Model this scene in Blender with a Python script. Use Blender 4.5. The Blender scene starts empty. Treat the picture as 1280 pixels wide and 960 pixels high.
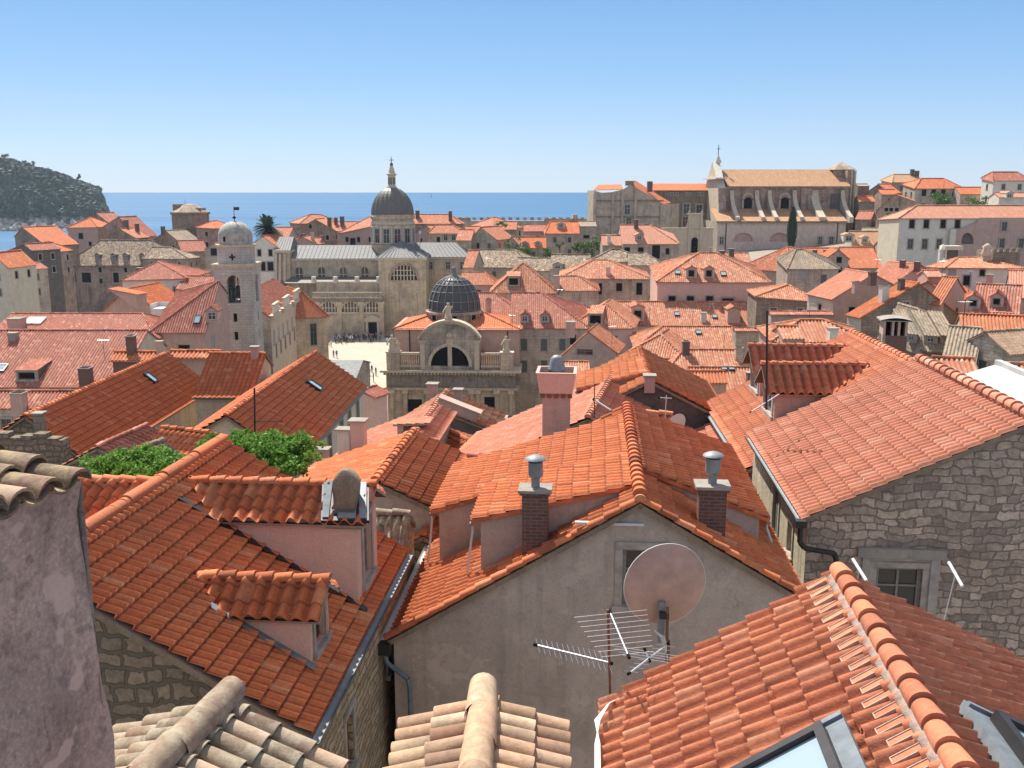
import bpy, bmesh, math, random
import numpy as np
from mathutils import Vector, Matrix
from mathutils.geometry import tessellate_polygon
random.seed(7); rng = np.random.default_rng(7)
rad = math.radians
FPX = 1200.; PIT = math.atan(240/FPX); CZ = 37.
CF = np.array([0, math.cos(PIT), -math.sin(PIT)]); CU = np.array([0, math.sin(PIT), math.cos(PIT)])
CR = np.array([1., 0, 0]); CAM = np.array([0., 0, CZ])
def ray(px, py): return CF*FPX + CR*(px-640) + CU*(480-py)
def P(px, py, Y=None, z=None):
    d = ray(px, py); t = (Y/d[1]) if Y is not None else (z-CZ)/d[2]
    return CAM + d*t
def V(*a): return np.array(a, float)
def adir(az): return V(math.sin(az), math.cos(az), 0)
def bdir(az): return V(math.cos(az), -math.sin(az), 0)
def along(A, a, px, py):
    d = ray(px, py); d = d/np.linalg.norm(d); w = A-CAM; b = a@d
    return (b*(d@w)-(a@w))/(1-b*b)
def hit(O, n, px, py):
    d = ray(px, py); return CAM + d*(((O-CAM)@n)/(d@n))
def sm(t): t = min(1, max(0, t)); return t*t*(3-2*t)
def zg(x, y):
    z = 3 + 19*sm((78-y)/85) + 15*sm((x-5)/60)*sm((y-140)/100) + 13*sm((x-70)/80)*sm((y-180)/100)
    z += 7*sm((y-255)/60)*sm((20-x)/40) + 4*sm((x-15)/60)*sm((y-60)/60)
    return z
# ---------------------------------------------------------------- materials
class NT:
    def __init__(s, name):
        s.m = bpy.data.materials.new(name); s.m.use_nodes = True
        s.t = s.m.node_tree; s.t.nodes.clear()
        s.o = s.n('ShaderNodeOutputMaterial'); s.b = s.n('ShaderNodeBsdfPrincipled')
        s.l(s.b.outputs[0], s.o.inputs['Surface'])
    def n(s, t, **k):
        x = s.t.nodes.new(t)
        for a, b in k.items():
            if hasattr(x, a): setattr(x, a, b)
            else: x.inputs[a.replace('_', ' ')].default_value = b
        return x
    def l(s, a, b): s.t.links.new(a, b)
    def noise(s, vec, scale, detail=4, rough=.55, dist=0):
        x = s.n('ShaderNodeTexNoise'); x.inputs['Scale'].default_value = scale; x.inputs['Detail'].default_value = detail
        x.inputs['Roughness'].default_value = rough; x.inputs['Distortion'].default_value = dist
        if vec is not None: s.l(vec, x.inputs['Vector'])
        return x.outputs['Fac']
    def ramp(s, fac, pts, inter='LINEAR'):
        x = s.n('ShaderNodeValToRGB'); x.color_ramp.interpolation = inter; e = x.color_ramp.elements
        while len(e) < len(pts): e.new(.5)
        for i, (p, c) in enumerate(pts): e[i].position = p; e[i].color = (c, c, c, 1) if isinstance(c, (int, float)) else (*c, 1)
        s.l(fac, x.inputs[0]); return x.outputs[0]
    def mix(s, fac, a, b, mode='MIX'):
        x = s.n('ShaderNodeMix'); x.data_type = 'RGBA'; x.blend_type = mode
        for sock, v in ((x.inputs[0], fac), (x.inputs[6], a), (x.inputs[7], b)):
            if isinstance(v, (int, float)): sock.default_value = v
            elif isinstance(v, tuple): sock.default_value = (*v, 1)
            else: s.l(v, sock)
        return x.outputs[2]
    def mapping(s, vec, scale):
        x = s.n('ShaderNodeMapping'); x.inputs['Scale'].default_value = scale; s.l(vec, x.inputs[0]); return x.outputs[0]
    def math(s, op, a, b=0.):
        x = s.n('ShaderNodeMath'); x.operation = op
        for i, v in enumerate((a, b)):
            if isinstance(v, (int, float)): x.inputs[i].default_value = v
            else: s.l(v, x.inputs[i])
        return x.outputs[0]
    def bump(s, h, strength=.4, dist=.02, prev=None):
        x = s.n('ShaderNodeBump'); x.inputs['Strength'].default_value = strength; x.inputs['Distance'].default_value = dist
        s.l(h, x.inputs['Height'])
        if prev is not None: s.l(prev, x.inputs['Normal'])
        s.l(x.outputs[0], s.b.inputs['Normal']); return x.outputs[0]
    def fin(s, col=None, rough=.9, spec=.25, metal=0):
        if col is not None:
            if isinstance(col, tuple): s.b.inputs['Base Color'].default_value = (*col, 1)
            else: s.l(col, s.b.inputs['Base Color'])
        s.b.inputs['Roughness'].default_value = rough; s.b.inputs['Specular IOR Level'].default_value = spec
        s.b.inputs['Metallic'].default_value = metal; return s.m
    def obj(s): return s.n('ShaderNodeTexCoord').outputs['Object']
    def uv(s): return s.n('ShaderNodeTexCoord').outputs['UV']
M = {}
def tile_mat(name, pal, stain=(.2, .12, .08), amt=.3, lich=None, lamt=0., rough=.88, patch=1.1, lsc=5, joint_shade=.45, chan=.42):
    t = NT(name); uv = t.uv(); ob = t.obj()
    fl = t.n('ShaderNodeVectorMath'); fl.operation = 'FLOOR'; t.l(uv, fl.inputs[0])
    wn = t.n('ShaderNodeTexWhiteNoise'); wn.noise_dimensions = '3D'
    oi = t.n('ShaderNodeObjectInfo'); ad = t.n('ShaderNodeVectorMath'); ad.operation = 'ADD'
    cb = t.n('ShaderNodeCombineXYZ'); t.l(oi.outputs['Random'], cb.inputs[2]); t.l(fl.outputs[0], ad.inputs[0]); t.l(cb.outputs[0], ad.inputs[1])
    t.l(ad.outputs[0], wn.inputs['Vector'])
    n = len(pal); col = t.ramp(wn.outputs['Value'], [(i/(n-1), c) for i, c in enumerate(pal)])
    sx = t.n('ShaderNodeSeparateXYZ'); t.l(uv, sx.inputs[0]); fr = t.math('FRACT', sx.outputs[0])
    col = t.mix(t.ramp(fr, [(.60, 0.), (.66, 1.), (.96, 1.), (1., 0.)]), col, t.mix(chan, col, (.20, .07, .04)))
    fy = t.math('FRACT', sx.outputs[1]); col = t.mix(t.ramp(fy, [(.84, 0.), (.9, joint_shade), (.99, joint_shade), (1., 0.)]), col, (.09, .03, .02))  # shade under each course lip painted into the colour, along with joint grime
    big = t.noise(ob, .35*patch, 5, .6)
    col = t.mix(t.ramp(big, [(.38, amt), (.62, 0.)]), col, stain)
    rr = t.math('FRACT', t.math('MULTIPLY', wn.outputs['Value'], 17.3)); col = t.mix(t.ramp(rr, [(.90, 0.), (.93, .45)]), col, tuple(min(.75, x*1.25+.06) for x in pal[-1])); col = t.mix(t.ramp(rr, [(.03, .4), (.06, 0.)]), col, stain)
    sp = t.ramp(t.noise(ob, 3.2, 7, .8), [(.60, 0.), (.72, .4)]); col = t.mix(sp, col, (.16, .10, .07))
    stk = t.noise(t.mapping(uv, (.8, .09, 0.)), 1., 5, .7); col = t.mix(t.ramp(stk, [(.50, 0.), (.72, .45)]), col, (.13, .075, .05))
    fine = t.noise(ob, 14, 4, .65)
    col = t.mix(.5, col, t.ramp(fine, [(.25, .55), (.75, 1.35)]), 'MULTIPLY')
    if lich:
        li = t.noise(ob, lsc, 6, .75)
        col = t.mix(t.ramp(li, [(.5-.12*lamt, 0.), (.66-.1*lamt, min(1, lamt))]), col, lich)
    t.bump(t.noise(ob, 45, 4, .6), .35, .012)
    M[name] = t.fin(col, rough, .2)
def plaster(name, c, c2, streak=.35, grime=(.12, .11, .1), gam=.4, scale=1., fine=1.):
    t = NT(name); ob = t.obj()
    a = t.noise(ob, .9*scale, 6, .65); b = t.noise(ob, 7*scale, 5, .6)
    col = t.mix(t.ramp(a, [(.35, 0.), (.65, 1.)]), c, c2)
    st = t.noise(t.mapping(ob, (2.2, 2.2, .16)), 1.6, 5, .65)
    col = t.mix(t.ramp(st, [(.5, 0.), (.75, streak)]), col, grime)
    col = t.mix(t.ramp(b, [(.52, 0.), (.72, gam)]), col, grime)
    col = t.mix(.45*fine, col, t.ramp(t.noise(ob, 30, 4, .7), [(.25, .6), (.75, 1.3)]), 'MULTIPLY')
    wv = t.n('ShaderNodeVectorMath'); wv.operation = 'ADD'; ns = t.n('ShaderNodeTexNoise'); t.l(ob, ns.inputs['Vector']); ns.inputs['Scale'].default_value = 2.5; ns.inputs['Detail'].default_value = 6; t.l(ob, wv.inputs[0]); t.l(ns.outputs['Color'], wv.inputs[1])
    vo = t.n('ShaderNodeTexVoronoi'); vo.feature = 'DISTANCE_TO_EDGE'; vo.inputs['Scale'].default_value = .55; t.l(wv.outputs[0], vo.inputs['Vector'])
    ck = t.math('MULTIPLY', t.ramp(vo.outputs['Distance'], [(.002, 1.), (.008, 0.)]), t.ramp(t.noise(ob, .8, 3), [(.56, 0.), (.66, .4)])); col = t.mix(ck, col, tuple(x*.45 for x in grime))
    pt = t.ramp(t.noise(ob, 1.7*scale, 3, .5), [(.62, 0.), (.64, .35*fine)]); col = t.mix(pt, col, tuple(min(.8, x*1.15) for x in c))
    t.bump(t.noise(ob, 9, 8, .7), .5*fine, .03)
    M[name] = t.fin(col, .93, .15)
def ashlar(name, c, c2, mortar, bw=.7, bh=.32, streak=.3, ms=.015, grime=(.08, .075, .07)):
    t = NT(name); uv = t.uv(); ob = t.obj()
    br = t.n('ShaderNodeTexBrick'); t.l(uv, br.inputs['Vector'])
    for k, v in (('Color1', c), ('Color2', c2), ('Mortar', mortar)): br.inputs[k].default_value = (*v, 1)
    br.inputs['Scale'].default_value = 1; br.inputs['Brick Width'].default_value = bw; br.inputs['Row Height'].default_value = bh
    br.inputs['Mortar Size'].default_value = ms; br.inputs['Bias'].default_value = 0
    col = br.outputs['Color']
    col = t.mix(t.ramp(t.noise(ob, .5, 6, .65), [(.42, 0.), (.68, streak)]), col, grime)
    st = t.noise(t.mapping(ob, (1.6, 1.6, .1)), 1.3, 5, .65)
    col = t.mix(t.ramp(st, [(.5, 0.), (.72, streak)]), col, grime)
    col = t.mix(.4, col, t.ramp(t.noise(ob, 9, 5, .7), [(.25, .55), (.75, 1.35)]), 'MULTIPLY')
    t.bump(t.mix(.5, br.outputs['Fac'], t.noise(ob, 12, 5, .6)), .35, .03)
    M[name] = t.fin(col, .92, .15)
def rubble(name, pal, mortar, bw=.42, rh=.27, soft=.5, wob=.1, ms=.035):
    t = NT(name); uv = t.uv(); ob = t.obj()
    def warp(v, sc, amt):
        w = t.n('ShaderNodeTexNoise'); t.l(v, w.inputs['Vector']); w.inputs['Scale'].default_value = sc; w.inputs['Detail'].default_value = 3
        c = t.n('ShaderNodeVectorMath'); c.operation = 'SUBTRACT'; t.l(w.outputs['Color'], c.inputs[0]); c.inputs[1].default_value = (.5, .5, .5)
        m_ = t.n('ShaderNodeVectorMath'); m_.operation = 'SCALE'; t.l(c.outputs[0], m_.inputs[0]); m_.inputs[3].default_value = amt
        a = t.n('ShaderNodeVectorMath'); a.operation = 'ADD'; t.l(v, a.inputs[0]); t.l(m_.outputs[0], a.inputs[1]); return a.outputs[0]
    v = warp(warp(uv, 1.1, wob*4.2), 6., wob*1.3)
    br = t.n('ShaderNodeTexBrick'); t.l(v, br.inputs['Vector']); br.inputs['Scale'].default_value = 1; br.inputs['Brick Width'].default_value = bw; br.inputs['Row Height'].default_value = rh
    br.inputs['Mortar Size'].default_value = ms; br.inputs['Mortar Smooth'].default_value = soft; br.offset = .37; br.squash = 1.7; br.squash_frequency = 3; br.offset_frequency = 2
    br.inputs['Color1'].default_value = (0, 0, 0, 1); br.inputs['Color2'].default_value = (1, 1, 1, 1); br.inputs['Mortar'].default_value = (.5, .5, .5, 1)
    n = len(pal); col = t.ramp(br.outputs['Color'], [(i/(n-1), c) for i, c in enumerate(pal)])
    col = t.mix(.75, col, t.ramp(t.noise(ob, 8, 8, .78), [(.25, .35), (.75, 1.6)]), 'MULTIPLY')
    mo = t.mix(t.noise(ob, 3, 5, .7), mortar, tuple(x*.6 for x in mortar))
    f = t.ramp(br.outputs['Fac'], [(.05, 0.), (.55, 1.)]); f2 = t.math('MAXIMUM', f, t.ramp(t.noise(ob, 2.2, 5, .7), [(.58, 0.), (.66, .85)]))
    col = t.mix(f2, col, mo)
    b1 = t.bump(t.ramp(br.outputs['Fac'], [(0., 1.), (.9, 0.)]), .8, .05)
    t.bump(t.noise(ob, 18, 8, .75), .6, .03, b1)
    M[name] = t.fin(col, .93, .15)
def plain(name, c, rough=.6, metal=0, spec=.3, var=.25, sc=6, bump=0):
    t = NT(name); ob = t.obj()
    col = t.mix(t.ramp(t.noise(ob, sc, 5, .6), [(.3, 0.), (.7, 1.)]), c, tuple(x*(1-var) for x in c))
    if bump: t.bump(t.noise(ob, sc*4, 4), bump, .01)
    M[name] = t.fin(col, rough, spec, metal)
def glass(name, c, rough=.12):
    t = NT(name); M[name] = t.fin(c, rough, .6)
T3 = lambda a, b, c: (a, b, c)
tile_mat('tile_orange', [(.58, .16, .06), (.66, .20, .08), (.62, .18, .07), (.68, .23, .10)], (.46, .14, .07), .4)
tile_mat('tile_red', [(.68, .19, .07), (.74, .22, .085), (.64, .17, .06), (.75, .25, .105)], (.56, .16, .07), .4, joint_shade=.75)
tile_mat('tile_salmon', [(.60, .23, .135), (.68, .28, .175), (.64, .25, .155), (.70, .30, .195)], (.46, .19, .12), .35, joint_shade=.28)
tile_mat('tile_coral', [(.60, .20, .10), (.67, .235, .12), (.63, .215, .11), (.69, .26, .14)], (.46, .17, .10), .35, joint_shade=.2)
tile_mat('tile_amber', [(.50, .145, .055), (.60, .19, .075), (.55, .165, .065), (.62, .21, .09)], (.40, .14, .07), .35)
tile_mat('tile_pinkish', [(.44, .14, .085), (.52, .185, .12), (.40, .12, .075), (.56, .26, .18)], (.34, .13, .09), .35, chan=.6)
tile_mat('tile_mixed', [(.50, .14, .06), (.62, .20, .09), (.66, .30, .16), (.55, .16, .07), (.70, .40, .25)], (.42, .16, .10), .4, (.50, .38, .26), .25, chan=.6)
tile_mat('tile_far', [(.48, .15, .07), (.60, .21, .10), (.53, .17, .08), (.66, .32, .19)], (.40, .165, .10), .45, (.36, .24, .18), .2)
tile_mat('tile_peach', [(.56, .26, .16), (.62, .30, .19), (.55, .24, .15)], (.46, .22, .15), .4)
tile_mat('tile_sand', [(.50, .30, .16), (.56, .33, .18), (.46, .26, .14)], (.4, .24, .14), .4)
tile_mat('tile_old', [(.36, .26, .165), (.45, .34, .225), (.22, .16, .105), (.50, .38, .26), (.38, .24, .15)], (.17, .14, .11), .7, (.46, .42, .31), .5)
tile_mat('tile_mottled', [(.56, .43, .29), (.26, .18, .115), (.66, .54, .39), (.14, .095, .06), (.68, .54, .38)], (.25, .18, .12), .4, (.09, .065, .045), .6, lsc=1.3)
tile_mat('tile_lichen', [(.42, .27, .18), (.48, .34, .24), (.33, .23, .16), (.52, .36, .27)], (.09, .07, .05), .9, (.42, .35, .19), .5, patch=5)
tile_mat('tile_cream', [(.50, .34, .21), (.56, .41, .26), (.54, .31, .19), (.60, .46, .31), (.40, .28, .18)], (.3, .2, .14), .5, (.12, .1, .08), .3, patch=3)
plaster('pl_grey', (.50, .41, .34), (.39, .32, .265), .45, (.24, .205, .175), .35)
plaster('pl_rough', (.56, .425, .35), (.38, .28, .235), .5, (.17, .13, .115), .75, 1.2, 2.)
plaster('pl_pink', (.68, .45, .36), (.62, .41, .33), .2, (.36, .26, .2), .12)
plaster('pl_mauve', (.54, .37, .30), (.46, .315, .26), .3, (.2, .15, .13), .25)
plaster('pl_tan', (.46, .33, .21), (.42, .31, .2), .2, (.3, .22, .15), .15)
plaster('pl_cream', (.62, .55, .42), (.54, .48, .36), .4, (.25, .22, .16), .3)
plaster('pl_white', (.70, .65, .54), (.60, .55, .46), .3, (.3, .28, .25), .2)
plaster('pl_stain', (.58, .50, .36), (.44, .38, .28), .75, (.13, .12, .09), .5)
plaster('concrete', (.36, .32, .27), (.28, .25, .21), .3, (.15, .14, .12), .4)
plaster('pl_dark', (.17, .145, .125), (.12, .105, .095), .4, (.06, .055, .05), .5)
plaster('st_wash', (.66, .54, .46), (.54, .43, .37), .6, (.22, .18, .16), .4)
plaster('st_pale', (.62, .52, .385), (.52, .43, .32), .55, (.18, .15, .12), .35)
ashlar('st_tower', (.55, .51, .44), (.47, .435, .38), (.30, .26, .22), .75, .36, .25)
ashlar('st_church', (.62, .50, .355), (.54, .43, .30), (.38, .31, .225), .9, .4, .45)
ashlar('st_front', (.56, .47, .36), (.47, .395, .305), (.33, .28, .22), .9, .4, .75)
ashlar('st_dark', (.36, .285, .205), (.27, .215, .16), (.15, .12, .09), .7, .33, .6)
ashlar('st_brown', (.54, .38, .29), (.40, .29, .22), (.22, .165, .13), .6, .3, .65)
plaster('frieze', (.34, .29, .23), (.20, .17, .14), .8, (.05, .045, .04), .7)
ashlar('st_grey', (.60, .50, .385), (.48, .40, .31), (.28, .235, .185), .6, .28, .45)
ashlar('brick', (.19, .095, .07), (.13, .07, .055), (.2, .155, .13), .24, .075, .25, .01)
rubble('rubble_near', [(.44, .335, .25), (.26, .20, .155), (.54, .415, .31), (.34, .26, .20), (.58, .45, .345)], (.30, .24, .195), .30, .19, .6, .11, .018)
rubble('rubble_moss', [(.26, .21, .15), (.2, .165, .12), (.32, .25, .18), (.23, .18, .13)], (.19, .16, .115), .36, .26, .6, .12, .045)
rubble('rubble_warm', [(.44, .34, .22), (.33, .25, .16), (.50, .39, .26), (.38, .28, .18)], (.28, .21, .135), .42, .16, .6, .08, .02)
plain('lead', (.23, .23, .22), .7, .0, .3, .4, 2)
plain('lead_dark', (.16, .15, .13), .55, .2, .4, .35, 3)
plain('dome_pane', (.10, .095, .085), .5, .2, .4, .3, 5)
plain('metal', (.55, .55, .55), .35, .9, .5, .2, 8)
plain('zinc', (.26, .28, .29), .6, .25, .4, .3, 5)
plain('alu', (.75, .75, .77), .35, .85, .5, .1, 8)
plain('dark_metal', (.05, .045, .045), .5, .5, .4, .3, 8)
plain('rust', (.28, .13, .085), .8, .3, .2, .4, 10)
plain('white', (.66, .65, .62), .5, 0, .3, .12, 3)
plain('white_roof', (.50, .50, .48), .7, 0, .2, .25, 1.5)
plain('wood_grey', (.30, .27, .24), .8, 0, .2, .3, 12)
plain('wood_brown', (.13, .085, .055), .8, 0, .2, .3, 12)
plain('shutter', (.13, .15, .12), .7, 0, .2, .3, 8)
plain('dome_stone', (.50, .47, .40), .8, 0, .2, .5, 1.5, .3)
plain('shut_pale', (.42, .42, .38), .7, 0, .2, .3, 8)
plain('frame_stone', (.46, .40, .34), .9, 0, .15, .4, 4, .3)
plain('mortar', (.52, .38, .31), .95, 0, .1, .35, 20, .5)
plain('flash', (.20, .23, .25), .7, .0, .3, .4, 5)
plaster('cowl', (.30, .225, .15), (.22, .17, .12), .4, (.09, .075, .06), .6, 3)
plain('dish', (.52, .34, .28), .6, 0, .25, .3, 4)
plain('dish_white', (.62, .58, .54), .55, 0, .3, .12, 2)
plain('black', (.012, .011, .011), .8, 0, .1, .2, 3)
plain('pipe_blue', (.16, .20, .24), .55, .1, .3, .3, 6)
plain('bronze', (.10, .13, .10), .5, .6, .4, .3, 5)
plain('trunk', (.12, .09, .065), .95, 0, .1, .4, 9, .5)
glass('pane', (.025, .027, .03)); glass('pane_sky', (.30, .38, .43), .1)
def leaf_mat(name, cs, tr=.25):
    t = NT(name); g = t.n('ShaderNodeNewGeometry')
    n = len(cs); col = t.ramp(g.outputs['Random Per Island'], [(i/(n-1), c) for i, c in enumerate(cs)])
    t.fin(col, .6, .3); tb = t.n('ShaderNodeBsdfTranslucent'); t.l(col, tb.inputs[0])
    mx = t.n('ShaderNodeMixShader'); mx.inputs[0].default_value = tr
    t.l(t.b.outputs[0], mx.inputs[1]); t.l(tb.outputs[0], mx.inputs[2]); t.l(mx.outputs[0], t.o.inputs[0]); M[name] = t.m
leaf_mat('leaf_vine', [(.10, .22, .03), (.15, .31, .045), (.20, .37, .06), (.08, .17, .02)], .35)
leaf_mat('leaf_tree', [(.05, .10, .02), (.08, .15, .03), (.11, .20, .04), (.035, .07, .015)])
leaf_mat('leaf_dark', [(.02, .045, .02), (.03, .06, .025), (.015, .03, .012)], .1)
leaf_mat('leaf_palm', [(.03, .06, .025), (.05, .09, .035), (.02, .04, .015)], .15)
leaf_mat('leaf_pine', [(.010, .032, .012), (.014, .040, .015), (.009, .026, .010), (.018, .046, .018)], .05)
# ---------------------------------------------------------------- objects
SC = bpy.context.scene; COL = SC.collection
class Part:
    def __init__(s, o, org): s.o = o; s.org = org
def thing(name, label, cat, org, group=None):
    o = bpy.data.objects.new(name, None); COL.objects.link(o); o.location = org; o.empty_display_size = .3
    o['label'] = label; o['category'] = cat
    if group: o['group'] = group
    return Part(o, np.array(org, float))
class MB:
    def __init__(s): s.v = []; s.f = []; s.m = []; s.s = []; s.uv = {}; s.mats = []
    def mi(s, m):
        if m not in s.mats: s.mats.append(m)
        return s.mats.index(m)
    def poly(s, pts, m, smooth=False):
        i = len(s.v); s.v += [tuple(p) for p in pts]; s.f.append(tuple(range(i, i+len(pts)))); s.m.append(s.mi(m)); s.s.append(smooth)
    def grid(s, V_, m, smooth=True, closeu=False):
        # V_: rows of points
        i = len(s.v); r = len(V_); c = len(V_[0])
        for row in V_: s.v += [tuple(p) for p in row]
        k = s.mi(m)
        for a in range(r-1):
            for b in range(c if closeu else c-1):
                b2 = (b+1) % c
                s.f.append((i+a*c+b, i+a*c+b2, i+(a+1)*c+b2, i+(a+1)*c+b)); s.m.append(k); s.s.append(smooth)
    def box(s, fr, x0, x1, y0, y1, z0, z1, m):
        p = [fr(x, y, z) for z in (z0, z1) for y in (y0, y1) for x in (x0, x1)]
        i = len(s.v); s.v += [tuple(q) for q in p]; k = s.mi(m)
        for q in ((0, 2, 3, 1), (4, 5, 7, 6), (0, 1, 5, 4), (1, 3, 7, 5), (3, 2, 6, 7), (2, 0, 4, 6)):
            s.f.append(tuple(i+j for j in q)); s.m.append(k); s.s.append(False)
    def cyl(s, A, B, r0, r1, m, n=8, cap=True, smooth=True):
        A = np.array(A, float); B = np.array(B, float); d = B-A; d /= max(1e-9, np.linalg.norm(d))
        x = np.cross(d, V(0, 0, 1) if abs(d[2]) < .9 else V(1, 0, 0)); x /= np.linalg.norm(x); y = np.cross(d, x)
        R = [[c+(x*math.cos(t)+y*math.sin(t))*r for t in [2*math.pi*k/n for k in range(n)]] for c, r in ((A, r0), (B, r1))]
        s.grid(R, m, smooth, True)
        if cap: s.poly(R[0][::-1], m); s.poly(R[1], m)
    def tube(s, pts, r, m, n=6):
        for a, b in zip(pts[:-1], pts[1:]): s.cyl(a, b, r, r, m, n)
    def lathe(s, c, prof, m, n=16, smooth=True, rot=0., sx=1.):
        rows = [[V(c[0]+math.cos(rot+2*math.pi*k/n)*r*sx, c[1]+math.sin(rot+2*math.pi*k/n)*r, c[2]+z) for k in range(n)] for r, z in prof]
        s.grid(rows, m, smooth, True)
    def holed(s, O, u, n, poly, holes, m, depth=.18, mrev=None, back=None):
        """vertical wall face: poly & holes in (u,z); reveals go inwards (-n)"""
        loops = [[Vector((a, b, 0)) for a, b in poly]]+[[Vector((a, b, 0)) for a, b in h] for h in holes]
        fl = [p for lp in loops for p in lp]
        w = lambda a, b, d=0.: O+u*a+V(0, 0, 1)*b-n*d
        i = len(s.v); s.v += [tuple(w(p.x, p.y)) for p in fl]; k = s.mi(m)
        for t in tessellate_polygon(loops):
            s.f.append((i+t[0], i+t[1], i+t[2])); s.m.append(k); s.s.append(False)
        for h in holes:
            for (a, b), (c, d) in zip(h, h[1:]+h[:1]):
                s.poly([w(a, b), w(c, d), w(c, d, depth), w(a, b, depth)], mrev or m)
            if back: s.poly([w(a, b, depth) for a, b in h], back)
    def build(s, name, parent=None, org=None, coll=True):
        if org is None: org = parent.org if parent else V(0, 0, 0)
        me = bpy.data.meshes.new(name)
        vv = np.array(s.v, float)-org
        me.from_pydata(vv.tolist(), [], s.f)
        for m in s.mats: me.materials.append(M[m])
        me.polygons.foreach_set('material_index', s.m); me.polygons.foreach_set('use_smooth', s.s)
        uv = me.uv_layers.new(name='UVMap'); me.calc_loop_triangles()
        nl = len(me.loops); lv = np.empty(nl, np.int32); me.loops.foreach_get('vertex_index', lv)
        nf = len(me.polygons); nn = np.empty(nf*3); me.polygons.foreach_get('normal', nn); nn = nn.reshape(-1, 3)
        lt = np.empty(nf, np.int32); me.polygons.foreach_get('loop_total', lt); fi = np.repeat(np.arange(nf), lt)
        p = vv[lv]; n = nn[fi]; h = np.hypot(n[:, 0], n[:, 1]); flat = h < .45; h2 = np.where(h < 1e-6, 1, h)
        U_ = np.where(flat, p[:, 0], (-n[:, 1]*p[:, 0]+n[:, 0]*p[:, 1])/h2); V__ = np.where(flat, p[:, 1], p[:, 2])
        uvs = np.stack([U_, V__], 1)
        for key, arr in s.uv.items():  # face index -> loop uvs
            pass
        if s.uv:
            ls = np.empty(nf, np.int32); me.polygons.foreach_get('loop_start', ls)
            for a0, b0, arr in s.uvblocks:
                # arr: per-vertex uv for faces a0..b0
                for_l = np.arange(ls[a0], ls[b0-1]+lt[b0-1]); uvs[for_l] = arr[lv[for_l]-s.uvbase[(a0, b0)]]
        uv.data.foreach_set('uv', uvs.ravel()); me.update()
        o = bpy.data.objects.new(name, me); COL.objects.link(o)
        if parent: o.parent = parent.o
        else: o.location = org
        return Part(o, org)
    def tiles(s, O, u, v, n, poly, m, w=.24, l=.36, lod=1, A=.055, step=.035, jit=.0, off=0.):
        """tile surface on plane (O,u,v); poly convex in (u,v)"""
        pu = [p[0] for p in poly]; pv = [p[1] for p in poly]; u0, u1, v0, v1 = min(pu), max(pu), min(pv), max(pv)
        if lod >= 3 or u1-u0 < .05: us = np.array([u0, u1]); hs = np.array([0., 0.])
        else:
            ph = {0: [0, .06, .16, .31, .46, .56, .62, .72, .81, .9], 1: [0, .12, .31, .5, .62, .81], 2: [0, .15, .47, .62, .81]}[lod]
            n0 = math.floor(u0/w); n1 = math.ceil(u1/w)
            pp = np.array(ph); hh = np.where(pp < .62, A*np.sin(np.pi*np.clip(pp/.62, 0, 1)), -A*.5*np.sin(np.pi*(pp-.62)/.38))
            us = (np.arange(n0, n1+1)[:, None]*w+pp[None]*w).ravel(); hs = np.tile(hh, n1-n0+1)
        ci = np.floor(us/w+1e-6).astype(int)
        if lod <= 1:
            k0 = math.floor(v0/l); k1 = math.ceil(v1/l)
            vs = np.repeat(np.arange(k0, k1+1)*l, 2); vs[1::2] += .006; st = np.tile([0., step], k1-k0+1)
            ri = np.repeat(np.arange(k0, k1+1), 2); ri[0::2] -= 1
        else: vs = np.array([v0, v1]); st = np.array([0., 0.]); ri = np.array([0, 1])
        Ug, Vg = np.meshgrid(us, vs); Hg = hs[None]*(np.where((st > 0) | (lod > 1), 1., .78)[:, None] if True else 1)+st[:, None]
        if jit and lod <= 1:
            c0 = ci.min(); r0 = ri.min(); J = rng.normal(0, jit, (ri.max()-r0+1, ci.max()-c0+1)); Ju = rng.normal(0, jit*.8, J.shape)
            Jv = rng.normal(0, jit*1.3, J.shape)
            jj = J[(ri-r0)[:, None], (ci-c0)[None]]; Hg = Hg+jj; Ug = Ug+Ju[(ri-r0)[:, None], (ci-c0)[None]]
            Vg = Vg+Jv[(np.repeat(np.arange(len(vs)//2), 2))[:, None] % J.shape[0], (ci-c0)[None]]*np.where(np.arange(len(vs)) % 2 == 1, 1, 1)[:, None]
        R_, C_ = Ug.shape
        co = np.stack([Ug.ravel(), Vg.ravel(), Hg.ravel()+off], 1)
        idx = np.arange(R_*C_).reshape(R_, C_)
        fa = np.stack([idx[:-1, :-1], idx[:-1, 1:], idx[1:, 1:], idx[1:, :-1]], -1).reshape(-1, 4)
        bm = bmesh.new(); me = bpy.data.meshes.new('tmp'); me.from_pydata(co.tolist(), [], fa.tolist()); bm.from_mesh(me); bpy.data.meshes.remove(me)
        area = sum(a[0]*b[1]-b[0]*a[1] for a, b in zip(poly, poly[1:]+poly[:1]))
        for (a, b), (c, d) in zip(poly, poly[1:]+poly[:1]):
            e = Vector((c-a, d-b, 0)); nn = Vector((e.y, -e.x, 0)) if area > 0 else Vector((-e.y, e.x, 0))
            if nn.length < 1e-6: continue
            bmesh.ops.bisect_plane(bm, geom=bm.verts[:]+bm.edges[:]+bm.faces[:], plane_co=(a, b, 0), plane_no=nn.normalized(), clear_outer=True, dist=1e-5)
        bm.verts.index_update(); vv = np.array([x.co[:] for x in bm.verts]).reshape(-1, 3); ff = [tuple(x.index for x in f.verts) for f in bm.faces]; bm.free()
        if not len(ff): return
        base = len(s.v); W_ = O+np.outer(vv[:, 0], u)+np.outer(vv[:, 1], v)+np.outer(vv[:, 2], n)
        s.v += [tuple(x) for x in W_]; a0 = len(s.f); k = s.mi(m)
        for f in ff: s.f.append(tuple(base+j for j in f)); s.m.append(k); s.s.append(lod <= 2)
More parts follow.
